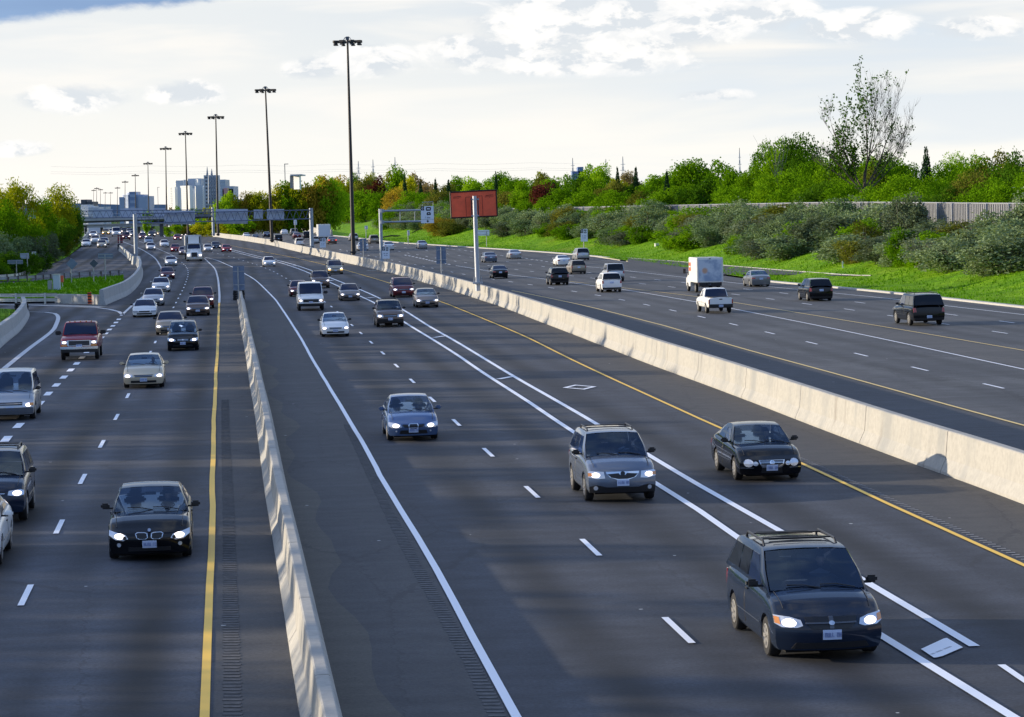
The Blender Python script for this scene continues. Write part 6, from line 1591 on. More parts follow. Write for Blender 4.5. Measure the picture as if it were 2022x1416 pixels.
# ------------------------------------------------------------------ cabinet and orange box
P = up(108, 577); t = thing('utility_cabinet', 'tall pale grey utility cabinet standing on the grass island', 'cabinet', (P.x, P.y, Hf(P.x, P.y)+.1)); s = 1/(F/P.y)
MB().box((.25*1, 0, 16*s), (12.5*s, .7, 33*s)).obj('cabinet_body', mat('cabinet_grey', (.50, .56, .66), .5), t); MB().box((.25, 0, 33.2*s), (13.6*s, .8, 1.2*s)).obj('cabinet_roof', M_GALVW, t)
MB().box((-8.5*s, -.1, 10*s), (6.5*s, .8, 22*s)).obj('side_cabinet', mat('cabinet_side', (.30, .33, .33), .6), t); MB().box((0, 0, 0), (22*s, 1.1, .25)).obj('plinth', M_CONC2, t)
P = up(124, 571); t = thing('warning_box', 'orange box on a bent white stand beside the utility cabinet', 'warning light', (P.x, P.y, Hf(P.x, P.y)+.1))
MB().box((-.1, 0, 19*s), (8*s, .45, 13.5*s), 0, .9).obj('orange_housing', mat('box_orange', (.62, .10, .04), .5), t); MB().tube([(0, 0, 0), (-.05, 0, 13*s)], .05, 6).obj('stand', M_GALVW, t)
# ------------------------------------------------------------------ retaining wall at the ramp
a_, b_, c_ = up(86, 514), up(97, 509), up(113, 492); hw_ = 3.0; t = thing('retaining_wall', 'tall pale concrete retaining wall end below the left trees', 'wall')
for p, q in ((a_, b_), (b_, c_)):
    V = [p+Vector((0, 0, -.3)), q+Vector((0, 0, -.3)), q+Vector((0, 0, hw_+.6)), p+Vector((0, 0, hw_))]; V += [v+Vector((.2, .35, 0)) for v in V]
    obj('wall_panel', V, box6, M_CONC2, t)
t = thing('utility_post', 'thin pale post standing on the grass bank by the left ramp', 'post'); P = up(143, 478); MB().box((P.x, P.y, P.z+1.9), (.5, .3, 3.9)).obj('post', M_GALVW, t)
# ------------------------------------------------------------------ overpass
t = thing('overpass', 'road overpass crossing all lanes with dark underside', 'bridge'); YV = 905
def deckseg(x0, y0t, y0b, x1, y1t, y1b, nm, m, d0=0, d1=14):
    V = []
    for d in (d0, d1):
        for x, y in ((x0, y0b), (x1, y1b), (x1, y1t), (x0, y0t)):
            p = at(x, y, YV); V.append(Vector((p.x, YV+d, p.z)))
    return obj(nm, V, box6, m, t)
deckseg(100, 433.5, 443.5, 455, 420, 429, 'deck_girder', mat('girder', (.075, .080, .085), .8), .5, 13)
deckseg(100, 428, 438.5, 330, 426.5, 432.5, 'parapet', M_CONC2, 0, .45); deckseg(330, 426.5, 432.5, 455, 419.5, 424, 'parapet', mat('parapet_dark', (.18, .18, .18), .8), 0, .45)
for x0, x1 in ((311, 317), (160, 165)):
    p, q = at(x0, 436, YV), at(x1, 436, YV); MB().box(((p.x+q.x)/2, YV+6, 1.6), (q.x-p.x, 2.2, 6)).obj('pier', mat('pier_dark', (.14, .15, .16), .8), t)
p, q = at(300, 437, YV), at(324, 437, YV); MB().box(((p.x+q.x)/2, YV+6, at(310, 438, YV).z), (q.x-p.x, 2.6, .9)).obj('pier_cap', MAT['pier_dark'], t)
for k in range(30):
    f = k/29; x = 165+280*f; pt = at(x, 427.5-8*f, YV); 
    if k % 2 == 0: MB().box((pt.x, YV+.2, pt.z+.55), (.12, .12, 1.1)).obj('railing_post', M_GAN, t)
MB().tube([at(165, 424, YV)+Vector((0, .2, 0)), at(445, 415.5, YV)+Vector((0, .2, 0))], .09, 4).obj('handrail', M_GAN, t)
t = thing('overpass', 'second paler overpass on thin columns behind the first', 'bridge'); YV = 1150
deckseg(120, 446, 451.5, 330, 441, 446, 'deck_girder', M_CONC2, 0, 16); deckseg(120, 444.5, 446.5, 330, 439.5, 441.5, 'parapet', M_CONC, -.4, .2)
for x in (196, 222, 235, 245, 251, 270, 281, 295, 324):
    p = at(x, 455, YV); MB().box((p.x, YV+7, 1.0), (1.0, 1.6, 5.6)).obj('pier', M_CONC, t)
# far pale ground works under the bridges
P0 = at(150, 452, 1350); 
# ------------------------------------------------------------------ trees
rt = random.Random(11)
def leafquad(V, Fc, p, s, r=rt, up_=0.25):
    n = Vector((r.gauss(0, 1), r.gauss(0, 1), r.gauss(0, 1)+up_)).normalized(); a = n.orthogonal().normalized()
    a = Matrix.Rotation(r.uniform(0, 6.28), 3, n) @ a; b = n.cross(a); s1, s2 = s*r.uniform(.6, 1.2), s*r.uniform(.35, .8); k = len(V)
    V += [p-a*s1*.5-b*s2*.3, p+b*s2*.5-a*s1*.1, p+a*s1*.6, p-b*s2*.5+a*s1*.1]; Fc.append((k, k+1, k+2, k+3))
CROWN = {}
def crown_mesh(kind, seed):
    """unit crown: about 1 wide (radius .5) and 1 tall, foot at z 0"""
    key = (kind, seed)
    if key in CROWN: return CROWN[key]
    r = random.Random(seed*17+hash(kind) % 97 if False else seed*17+len(kind)); V = []; Fc = []
    if kind == 'broad': n, s, nl = 6500, .046, 36
    elif kind == 'near': n, s, nl = 10000, .034, 42
    elif kind == 'shrub': n, s, nl = 6000, .046, 38
    elif kind == 'small': n, s, nl = 1500, .085, 12
    elif kind == 'conifer': n, s, nl = 2600, .075, 0
    elif kind == 'thin': n, s, nl = 1300, .045, 22
    if kind == 'conifer':
        tiers = 13
        for i in range(n):
            k = int(r.random()**.75*tiers); f = 1-k/tiers if False else (k+.5)/tiers
            z = 1-f*.94; rad_ = .04+.40*f**.9; a = r.choice(range(9))*2*math.pi/9+k*.7+r.gauss(0, .22); d = rad_*r.random()**.5
            p = Vector((math.cos(a)*d, math.sin(a)*d, z-d*.22+r.gauss(0, .022))); leafquad(V, Fc, p, s*(.7+.6*f), r, 1.0)
    else:
        lobes = []
        for i in range(nl):
            while True:
                x, y, z = r.uniform(-1, 1), r.uniform(-1, 1), r.uniform(-1, 1)
                if x*x+y*y+z*z < 1: break
            l = math.sqrt(x*x+y*y+z*z)+1e-6; k = r.uniform(.55, .98)/max(l, .35) if l > .3 else 1
            x, y, z = x*k, y*k, z*k; R = r.uniform(.11, .20)
            zz = .5+z*.42 if kind != 'shrub' else .40+z*.42
            if kind in ('thin',): R *= .7
            lobes.append((Vector((x*.40, y*.40, max(.06, zz))), R))
        for i in range(n):
            c, R = lobes[r.randrange(nl)]; d = Vector((r.gauss(0, 1), r.gauss(0, 1), r.gauss(0, 1)+.25)).normalized()
            rr = R*(r.random()**.28)*r.uniform(.85, 1.22); p = c+Vector((d.x*rr, d.y*rr, d.z*rr*.85))
            if r.random() < .06: p += d*R*r.uniform(.1, .5)
            if p.z < 0: p.z = abs(p.z)*.3
            leafquad(V, Fc, p, s, r)
    me = mesh('crown', V, Fc, LEAF['green']); CROWN[key] = me; return me
TRUNK = {}
def trunk_mesh(kind, seed):
    key = (kind, seed)
    if key in TRUNK: return TRUNK[key]
    r = random.Random(seed*7+3); mb = MB(); base = .022 if kind != 'shrub' else .014
    if kind == 'conifer': mb.tube([(0, 0, -.05), (0, 0, .5), (0, 0, .97)], [.02, .012, .003], 6)
    else:
        nst = 1 if kind != 'shrub' else 4
        for s_ in range(nst):
            o = Vector((r.uniform(-.06, .06), r.uniform(-.06, .06), -.06)) if nst > 1 else Vector((0, 0, -.06))
            m_ = o+Vector((r.uniform(-.04, .04)*(nst > 1)*3, r.uniform(-.04, .04)*(nst > 1)*3, .36)); mb.tube([o, o.lerp(m_, .5)+Vector((r.uniform(-.015, .015), 0, 0)), m_], [base, base*.8, base*.6], 6)
            for k in range(7 if nst == 1 else 4):
                a = r.uniform(0, 6.28); e = m_+Vector((math.cos(a)*r.uniform(.15, .38), math.sin(a)*r.uniform(.15, .38), r.uniform(.15, .50)))
                st = o.lerp(m_, r.uniform(.55, 1)); mid_ = st.lerp(e, .5)+Vector((0, 0, .03)); mb.tube([st, mid_, e], [base*.5, base*.3, base*.08], 4)
                for j in range(2):
                    e2 = mid_+Vector((r.uniform(-.15, .15), r.uniform(-.15, .15), r.uniform(.05, .2))); mb.tube([mid_, e2], [base*.25, base*.05], 3)
    me = mesh('trunk', mb.v, mb.f, M_BARK); TRUNK[key] = me; return me
def tree(name, label, cat, loc, w, h, leaf, kind='broad', seed=None, group=None, sink=.15, bark=None):
    seed = rt.randrange(5) if seed is None else seed
    if kind == 'near': seed = seed % 3
    t = thing(name, label, cat, (loc[0], loc[1], loc[2]-sink), 0, group); rz = rt.uniform(0, 6.28); dw = rt.uniform(.92, 1.08)
    low = {'broad': .12, 'near': .12, 'thin': .15, 'small': .1}.get(kind, 0)
    c = link('crown', crown_mesh(kind, seed), t, (0, 0, h*low*0)); c.rotation_euler = (0, 0, rz); c.scale = (w*1.08*dw, w*1.08/dw, h)
    c.material_slots[0].link = 'OBJECT'; c.material_slots[0].material = LEAF[leaf]
    k = link('trunk', trunk_mesh(kind, seed), t); k.rotation_euler = (0, 0, rz); k.scale = (w, w, h)
    if bark: k.material_slots[0].link = 'OBJECT'; k.material_slots[0].material = bark
    return t
def curb_at(px, off):
    """world point in the picture column px, off metres outside the right kerb"""
    best = None; y = 60.0
    f = lambda y: at(px, 430, y).x-(xc(y)+off)
    prev = f(60); y = 64
    while y < 2500:
        v = f(y)
        if prev < 0 <= v or prev > 0 >= v: return Vector(((xc(y)+off), y, Hf(xc(y)+off, y)))
        prev = v; y += 4+y*.005
    return None
def hor(px): return 421-(px-468)*math.tan(ROLL)
def skyline(px, ytop, off, wpx, leaf, kind, name, label, cat='tree', group=None, Y=None):
    p = curb_at(px, off) if Y is None else None
    if p is None or p.y > 1500:
        Y = Y or 900; q = at(px, 430, Y); p = Vector((q.x, Y, Hf(q.x, Y)))
    top = at(px, ytop, p.y).z; h = max(2.0, top-p.z); w = wpx/(F/p.y)
    return tree(name, label, cat, p, w, h, leaf, kind, group=group)
G_BACK = 'trees growing behind the noise wall'
NAMES = {'green': ('leafy_tree', 'fresh green round tree behind the right noise wall'), 'lime': ('leafy_tree', 'bright lime green tree standing out behind the right noise wall'), 'dark': ('leafy_tree', 'dark green dense tree behind the right noise wall'),
 'yellow': ('leafy_tree', 'yellow-green spring tree right of the white office complex'), 'orange': ('leafy_tree', 'bronze and orange leaved tree on the sunlit hill'), 'rust': ('leafy_tree', 'rusty brown budding tree in the right tree belt'),
 'burgundy': ('leafy_tree', 'dark burgundy leaved tree in the right tree belt'), 'tan': ('leafy_tree', 'pale tan tree with hardly any leaves in the right tree belt'), 'pine': ('conifer', 'dark pointed conifer rising from the right tree belt')}
SK = [ # px, top y, offset from kerb, width px, leaf
 (448, 376, 60, 40, 'lime'), (470, 384, 50, 34, 'yellow'), (488, 376, 50, 34, 'orange'), (500, 379, 44, 44, 'yellow'), (520, 366, 50, 40, 'yellow'), (538, 385, 30, 36, 'orange'), (548, 362, 55, 48, 'yellow'), (560, 380, 30, 40, 'orange'), (575, 352, 55, 55, 'green'),
 (592, 374, 28, 42, 'green'), (600, 346, 50, 60, 'yellow'), (618, 378, 26, 42, 'orange'), (628, 342, 50, 60, 'orange'), (652, 334, 50, 50, 'lime'), (640, 372, 26, 46, 'green'), (668, 344, 48, 50, 'orange'), (664, 378, 26, 48, 'orange'), (688, 346, 48, 48, 'yellow'),
 (708, 337, 55, 34, 'green'), (724, 344, 50, 40, 'rust'), (690, 376, 24, 50, 'green'), (722, 372, 26, 60, 'green'), (740, 337, 60, 30, 'yellow'), (748, 346, 45, 34, 'burgundy'), (756, 375, 26, 50, 'green'), (768, 338, 50, 34, 'rust'), (790, 327, 55, 52, 'green'), (812, 343, 50, 40, 'yellow'),
 (828, 341, 60, 50, 'tan'), (846, 352, 45, 40, 'tan'), (784, 370, 28, 50, 'orange'), (812, 374, 28, 50, 'green'), (840, 380, 26, 50, 'green'), (868, 372, 28, 46, 'rust'), (890, 360, 40, 40, 'rust'),
 (912, 343, 55, 48, 'green'), (934, 346, 50, 40, 'lime'), (955, 356, 48, 44, 'green'), (925, 372, 30, 60, 'dark'), (972, 352, 50, 50, 'lime'), (995, 336, 60, 50, 'green'), (1012, 346, 50, 46, 'green'), (1030, 352, 45, 44, 'green'), (985, 376, 30, 56, 'rust'), (1020, 374, 30, 60, 'rust'), (1050, 366, 32, 60, 'green'),
 (1060, 342, 55, 40, 'dark'), (1078, 338, 60, 40, 'yellow'), (1092, 337, 50, 48, 'rust'), (1080, 360, 34, 60, 'burgundy'), (1108, 346, 48, 50, 'dark'), (1130, 343, 50, 50, 'green'), (1120, 368, 30, 66, 'dark'), (1150, 342, 48, 50, 'dark'), (1165, 323, 70, 46, 'lime'), (1192, 323, 70, 48, 'lime'), (1180, 346, 48, 54, 'dark'), (1160, 368, 30, 60, 'green'),
 (1210, 352, 40, 56, 'rust'), (1198, 372, 28, 60, 'green'), (1240, 348, 50, 56, 'rust'), (1232, 370, 28, 60, 'dark'), (1256, 334, 65, 44, 'tan'), (1270, 352, 45, 56, 'dark'), (1268, 372, 28, 64, 'rust'), (1300, 341, 52, 56, 'lime'), (1290, 360, 38, 60, 'green'), (1305, 374, 28, 64, 'green'), (1328, 340, 50, 60, 'green'), (1335, 366, 32, 70, 'dark'),
 (1352, 331, 55, 60, 'lime'), (1375, 322, 52, 66, 'green'), (1372, 358, 34, 74, 'green'), (1405, 307, 55, 84, 'green'), (1412, 350, 34, 80, 'dark'), (1438, 314, 52, 70, 'green'), (1452, 356, 32, 76, 'rust'), (1462, 328, 46, 56, 'dark'), (1484, 336, 44, 60, 'green'), (1490, 362, 30, 80, 'green'),
 (1512, 316, 46, 66, 'dark'), (1532, 282, 50, 66, 'dark'), (1560, 276, 48, 80, 'green'), (1588, 268, 50, 84, 'dark'), (1618, 284, 46, 80, 'dark'), (1545, 325, 34, 96, 'green'), (1590, 345, 30, 96, 'green'), (1640, 300, 44, 80, 'green'), (1635, 345, 30, 96, 'dark'), (1668, 308, 44, 80, 'green'),
 (1690, 330, 36, 80, 'rust'), (1700, 306, 46, 70, 'dark'), (1680, 360, 28, 90, 'green'), (1730, 320, 40, 76, 'rust'), (1736, 294, 60, 66, 'lime'), (1765, 292, 46, 84, 'green'), (1735, 360, 28, 90, 'rust'), (1790, 302, 44, 80, 'green'), (1780, 345, 30, 96, 'green'), (1815, 322, 40, 76, 'dark'), (1830, 360, 28, 100, 'green'), (1850, 335, 36, 80, 'green'),
 (1876, 322, 42, 80, 'green'), (1880, 360, 28, 100, 'dark'), (1905, 304, 50, 60, 'lime'), (1930, 296, 52, 60, 'lime'), (1950, 300, 40, 90, 'dark'), (1930, 340, 30, 96, 'rust'), (1985, 288, 42, 96, 'rust'), (2020, 288, 40, 96, 'dark'), (1980, 340, 28, 100, 'dark'), (2040, 330, 30, 110, 'rust'), (2075, 300, 40, 100, 'dark'), (2130, 296, 40, 110, 'green'), (2200, 300, 38, 120, 'dark'), (2270, 290, 40, 120, 'green'), (2350, 296, 38, 130, 'dark'), (2110, 340, 28, 110, 'green'), (2240, 335, 28, 130, 'green')]
for _i, (px, yt, off, wpx, leaf) in enumerate(SK):
    if leaf == 'dark' and _i % 5 < 3: leaf = 'green'
    if leaf == 'rust' and _i % 5 < 2: leaf = 'yellow' if px < 1300 else 'green'
    nm, lab = NAMES[leaf]
    if leaf in ('orange',) and px > 700: nm, lab = NAMES['rust'][0], 'bronze budding tree in the right tree belt'
    if leaf == 'green' and px < 720: lab = 'fresh green tree on the sunlit hill behind the gantry'
    if leaf == 'yellow' and px > 560: lab = 'golden green tree in the sunlit part of the right tree belt'
    skyline(px, yt, off, wpx*1.36, leaf, 'near' if px > 1480 else 'broad', nm, lab, group='%s trees of the right belt' % leaf)
for px, yt, off, wpx in [(805, 344, 40, 22), (834, 356, 34, 24), (862, 349, 36, 20), (888, 351, 36, 22), (985, 335, 50, 16), (1222, 326, 45, 24), (1276, 326, 45, 26), (1320, 333, 44, 26), (1840, 286, 40, 48), (1104, 356, 40, 40)]:
    skyline(px, yt+3, off, wpx*1.25, 'pine', 'conifer', 'conifer', NAMES['pine'][1], group='conifers in the right tree belt')
# shrubs on the slope
rs = random.Random(5); OL = [('olive', 'silvery green wide shrub on the slope below the noise wall'), ('olive_dark', 'grey-brown twiggy shrub on the slope below the noise wall'), ('green', 'fresh green shrub among the silvery shrubs on the slope'), ('rust', 'brownish shrub low on the right slope')]
y = 118.0; row = 0
while y < 640:
    for k, (off, hh) in enumerate(((9.8, 3.2), (13.2, 4.4), (16.4, 4.9))):
        o = off+rs.uniform(-1.0, 1.0)+(1.0 if y > 430 else 0); yy = y+rs.uniform(-1.6, 1.6)+k*1.7; x = xc(yy)+o; w = rs.uniform(4.8, 8.6); h = hh*rs.uniform(.82, 1.22)
        f = rs.random(); i = 0 if f < .52 else 1 if f < .78 else 2 if f < .93 else 3
        if k == 2 and y > 370 and rs.random() < .5: i = 2
        if k == 0 and (rs.random() < .40): continue
        if 235 < y < 262 and k > 0: h *= .62
        tree('shrub', OL[i][1], 'shrub', (x, yy, Hf(x, yy)), w, h, OL[i][0], 'shrub', group='%s shrubs on the slope' % OL[i][0], bark=M_BARKP)
    y += 5.2+y*.004; row += 1
for px, off, h, w, leaf in [(1250, 9.5, 3.6, 5.0, 'green'), (1210, 10, 3.2, 4, 'dark'), (1550, 9, 3.2, 3.2, 'lime'), (1790, 9.5, 4.2, 3.4, 'green'), (1340, 9, 3.0, 4, 'green'), (1460, 9, 2.9, 4.5, 'green'), (880, 9, 4.0, 7, 'orange'), (770, 10, 5, 8, 'green'), (905, 9, 3.5, 6, 'rust'), (560, 30, 3.5, 5, 'green'), (575, 24, 3, 5, 'green'), (1700, 9.5, 3.2, 5, 'rust'), (1905, 9, 3.4, 5, 'olive'), (1985, 8.6, 3.2, 4.6, 'olive')]:
    p = curb_at(px, off)
    if p: tree('shrub', {'green': 'single bright green bush in front of the silvery shrubs', 'lime': 'small lime bush low on the slope right of the box truck', 'dark': 'single dark green bush left of the bright green one', 'orange': 'bronze bush beside the orange sign', 'rust': 'reddish brown bush low on the slope', 'olive': 'silvery bush at the very foot of the slope at right'}[leaf], 'shrub', p, w, h, leaf, 'shrub', group='single %s bushes' % leaf)
# big half-bare tree
def big_tree():
    p = curb_at(1718, 34); t = thing('bare_crown_tree', 'tall half bare tree with leaves only on its left limbs, towering over the belt', 'tree', (p.x, p.y, p.z-.2)); H_ = at(1718, 188, p.y).z-p.z; r = random.Random(21)
    sc_ = p.y/F; mb = MB(); tips = []
    def grow(a, d, L, rad_, lev):
        pts = [a]; rs_ = [rad_]; n = 5; cur = a; dd = d.copy()
        for i in range(n):
            dd = (dd+Vector((r.gauss(0, .09), r.gauss(0, .09), .05 if lev else 0))).normalized(); cur = cur+dd*L/n; pts.append(cur); rs_.append(rad_*(1-.75*(i+1)/n))
        mb.tube(pts, rs_, 5 if lev < 2 else 3, False)
        if lev >= 2: tips.append((pts, lev))
        if lev < 4:
            for k in range([0, 6, 6, 5][lev] if lev else 0):
                i = r.choice((1, 2, 3, 4)); 
                ax = Vector((r.gauss(0, 1), r.gauss(0, 1), r.gauss(0, .6))).normalized(); nd = (dd*1.0+ax*.62+Vector((0, 0, .25))).normalized()
                grow(pts[i], nd, L*r.uniform(.42, .62), max(.018, rs_[i]*.55), lev+1)
    mb.tube([(0, 0, -.5), (.1, 0, 3), (.3, 0, 7.2)], [.32, .27, .22], 8)
    limbs = [(-.62, .42, .62), (-.30, .50, .85), (-.10, .40, 1.0), (.10, .46, .95), (.36, .44, .95), (.62, .40, .78), (.85, .30, .55), (-.85, .2, .50)]
    for dx, f, zl in limbs: grow(Vector((.15, 0, 5.0+2*zl*.5)), Vector((dx*1.75, r.uniform(-.4, .4), 1.2)).normalized(), (H_-6.2)*zl*.96, .135, 1)
    mb.obj('trunk', M_BARK, t)
    V = []; Fc = []
    for pts, lev in tips:
        q = pts[-1]
        if q.x < 1.0+r.gauss(0, .6) and q.x > -5.6 and q.z > H_*.40:
            for _ in range(4 if q.x > -3.8 else 1): leafquad(V, Fc, r.choice(pts[2:])+Vector((r.gauss(0, .25), r.gauss(0, .25), r.gauss(0, .25))), .42, r)
        elif r.random() < .06:
            for _ in range(8): leafquad(V, Fc, q+Vector((r.gauss(0, .2), r.gauss(0, .2), r.gauss(0, .2))), .34, r)
    for _ in range(160): leafquad(V, Fc, Vector((3.4+r.gauss(0, 1.1), r.gauss(0, .8), 9.5+r.gauss(0, 1.2))), .42, r)
    obj('crown', V, Fc, LEAF['dark'], t)
big_tree()
for px, yt, w in ((1650, 262, 70), (1540, 262, 60)):
    p = curb_at(px, 44); t = thing('twiggy_tree', 'bare twiggy tree between the dark round tree and the tall half bare tree' if px > 1600 else 'thin bare twigs rising above the dark round tree', 'tree', p); r = random.Random(px); mb = MB(); H_ = at(px, yt, p.y).z-p.z; W_ = w*p.y/F
    for k in range(18):
        a = Vector((r.gauss(0, W_*.12), r.gauss(0, 1), H_*.45)); e = Vector((r.gauss(0, W_*.3), r.gauss(0, 1.5), H_*r.uniform(.75, 1.0))); mb.tube([a*.3, a, a.lerp(e, .5)+Vector((r.gauss(0, .2), 0, 0)), e], [.10, .05, .03, .01], 3, False)
    mb.obj('trunk', M_BARKP, t)
# white dead branch and stake on the slope
p = up(1637, 495); t = thing('dead_branch', 'forked white dead branch lying at the foot of the shrubs', 'branch', p); MB().tube([(-.1, 0, 0), (0, 0, .45), (.5, 0, .55), (1.5, 0, .75), (2.0, 0, .5)], [.10, .09, .07, .06, .03], 5).tube([(0, 0, .45), (-.25, 0, .85)], [.06, .03], 4).obj('limb', mat('dead_wood', (.62, .60, .55), .8), t)
p = up(1664, 534); t = thing('marker_stake', 'small notched white stake standing in the grass', 'stake', p); MB().box((0, 0, .45), (.10, .06, .9)).box((.08, 0, .3), (.12, .05, .08)).box((.08, 0, .7), (.12, .05, .08)).obj('stake', mat('stake_white', (.7, .7, .66), .8), t)
p = up(1297, 488); tag(MB().box((p.x, p.y, p.z+.3), (.6, .3, .5), .4).obj('litter_bag', MAT['stake_white']), 'small white scrap lying in the grass left of the box truck', 'litter')
p = up(782, 470); t = thing('fallen_branch', 'dark fallen branch lying on the grass near the kerb', 'branch', p); MB().tube([(-3.5, 0, .1), (-1, 0, .5), (2, .3, .3), (5.2, .5, 1.9)], [.12, .16, .14, .05], 5).obj('limb', mat('dark_wood', (.03, .025, .02), .9), t)
# ------------------------------------------------------------------ noise wall
M_NW = mat('noise_wall', (.20, .205, .215), .85, var=.12, vscale=.5); M_NWP = mat('noise_post', (.30, .31, .33), .7)
t = thing('noise_wall', 'long grey-brown noise wall with pale posts above the shrubs', 'wall'); WOFF = 20.0
def wtop(y): return 7.25-.55*ss(330, 200, y) if y < 600 else 7.25
ys_ = frange(120, 600, 6.0); V = []; Fc = []
for y0, y1 in zip(ys_, ys_[1:]):
    nrib = 10
    for i in range(nrib):
        ya, yb = y0+(y1-y0)*i/nrib, y0+(y1-y0)*(i+1)/nrib
        for yy, dd in ((ya, 0), (ya+(yb-ya)*.45, 0), (ya+(yb-ya)*.5, -.10), (ya+(yb-ya)*.95, -.10)):
            x = xc(yy)+WOFF+dd; V += [Vector((x, yy, 2.0)), Vector((x, yy, wtop(yy)-.05))]
n = len(V)//2
for i in range(n-1): Fc.append((2*i, 2*i+2, 2*i+3, 2*i+1))
obj('wall_panel', V, Fc, M_NW, t); V2 = []; 
for y in ys_[:80]:
    x = xc(y)+WOFF-.12; MB().box((x, y, 4.7), (.34, .26, 2*(wtop(y)-4.7)+.06)).obj('post', M_NWP, t)
cap = MB().tube([Vector((xc(y)+WOFF, y, wtop(y)+.02)) for y in frange(120, 600, 12)], .07, 4); cap.obj('coping', M_NWP, t)
# house roofs behind the wall
def house(label, px, y0, w, Y, hr, wall, roof):
    p = at(px, y0, Y); t = thing('house', label, 'house', (p.x, Y, Hf(p.x, Y))); z = p.z-Hf(p.x, Y); W_ = w*Y/F
    MB().box((0, 0, z/2-.2), (W_, 8, z+.4)).obj('wall', wall, t)
    V = [(-W_/2-.5, -4.5, z), (W_/2+.5, -4.5, z), (W_/2+.5, 4.5, z), (-W_/2-.5, 4.5, z), (-W_*.15, 0, z+hr), (W_*.15, 0, z+hr)]
    rf = obj('roof', V, [(0, 1, 5, 4), (1, 2, 5), (2, 3, 4, 5), (3, 0, 4), (3, 2, 1, 0)], roof, t); MB().box((-W_*.25, 0, z+hr*.8), (1.0, 1.0, 2.2)).obj('chimney', mat('chimney_brick', (.16, .08, .06), .9), rf)
house('brown gabled house roof showing behind the noise wall right of the orange sign', 1018, 407.5, 40, (curb_at(1018, 34) or Vector((0, 560, 0))).y, 2.0, mat('house_wall', (.30, .24, .2), .9), mat('house_roof', (.085, .062, .060), .9))
# ------------------------------------------------------------------ left trees
def lt(px, ytop, Y, wpx, leaf, label, kind='near', group=None, name='leafy_tree', cat='tree'):
    q = at(px, 430, Y); z = Hf(q.x, Y); h = at(px, ytop, Y).z-z; tree(name, label, cat, (q.x, Y, z), wpx*Y/F, h, leaf, kind, group=group)
lt(38, 341, 440, 100, 'yellow', 'tall yellow-green tree at the left picture edge'); lt(-10, 352, 430, 90, 'yellow', 'tall yellow-green tree cut by the left picture edge'); lt(8, 385, 400, 105, 'green', 'dense green tree in front of the yellow-green ones at left')
lt(112, 368, 480, 92, 'yellow', 'round yellow-green tree nearest the overpass on the left'); lt(88, 392, 450, 70, 'green', 'fresh green tree between the two yellow-green trees at left'); lt(136, 388, 500, 60, 'dark', 'dark green tree touching the overpass end'); lt(150, 418, 540, 36, 'green', 'small green tree at the left end of the overpass')
lt(45, 420, 410, 90, 'green', 'low green tree left of the retaining wall'); lt(120, 425, 470, 70, 'dark', 'shady green tree above the retaining wall'); lt(140, 430, 500, 50, 'rust', 'brown twiggy tree above the grass bank at left')
for px, yt, Y, w, leaf in [(-10, 448, 360, 90, 'olive'), (28, 452, 370, 80, 'olive'), (62, 446, 400, 76, 'olive_dark'), (95, 448, 440, 60, 'olive_dark'), (12, 486, 345, 80, 'dark'), (50, 488, 362, 60, 'dark'), (80, 478, 400, 50, 'dark'), (-20, 490, 335, 70, 'green'), (115, 452, 470, 50, 'rust'), (70, 500, 372, 40, 'dark'), (30, 510, 345, 60, 'dark'), (-5, 515, 330, 60, 'dark')]:
    lt(px, yt, Y, w, leaf, {'olive': 'grey-green bush below the left trees', 'olive_dark': 'dull grey twiggy bush left of the retaining wall', 'dark': 'dark shaded bush behind the left guardrail', 'green': 'green bush at the lower left of the left trees', 'rust': 'brownish bush above the retaining wall'}[leaf], 'shrub', 'left %s bushes' % leaf, 'shrub', 'shrub')
def pole_t():
    p = at(45, 392, 470); t = thing('utility_pole', 'dark utility pole with crossarms poking out of the left trees', 'pole', (p.x, 470, Hf(p.x, 470))); h = p.z-Hf(p.x, 470)
    MB().tube([(0, 0, 0), (0, 0, h+.5)], .16, 6).obj('pole', M_WOOD, t)
    for z in (h, h-1.0): MB().box((0, -.2, z), (2.6, .15, .2)).obj('crossarm', M_WOOD, t)
pole_t()
# woodland left of the picture that shades the roads
def woodland():
    r = random.Random(9); V = []; Fc = []; mb = MB()
    y = 36.0
    while y < 392:
        gap = y > 74 and r.random() < (.20 if y < 210 else .2)
        for row, xo in enumerate((-76, -84, -94)):
            yy = y+r.uniform(-3, 3); x = min(xo+r.uniform(-3, 3), -.205*yy-9-row*7); h = (r.uniform(15.4, 17.3) if y < 150 else r.uniform(13.8, 17.6))+(abs(x)-76)*.12; w = r.uniform(6.5, 10.0)
            if gap: h *= (.62, .7, .66)[row]
            mb.tube([(x, yy, -.5), (x, yy, h*.6)], [.3, .15], 5, False)
            for _ in range(320):
                a = r.uniform(0, 6.28); e = r.random()**.5; z = h*(.12+.88*r.random()); k = math.sqrt(max(0, 1-((z/h-.45)/.56)**2)); rr = w*.5*k*e
                leafquad(V, Fc, Vector((x+math.cos(a)*rr, yy+math.sin(a)*rr, z)), 1.15, r)
        y += r.uniform(5.0, 8.0)
    t = tag(obj('woodland', V, Fc, LEAF['green']), 'belt of green trees left of the roads', 'woodland', kind='stuff'); mb.obj('trunks', M_BARK, t)
woodland()
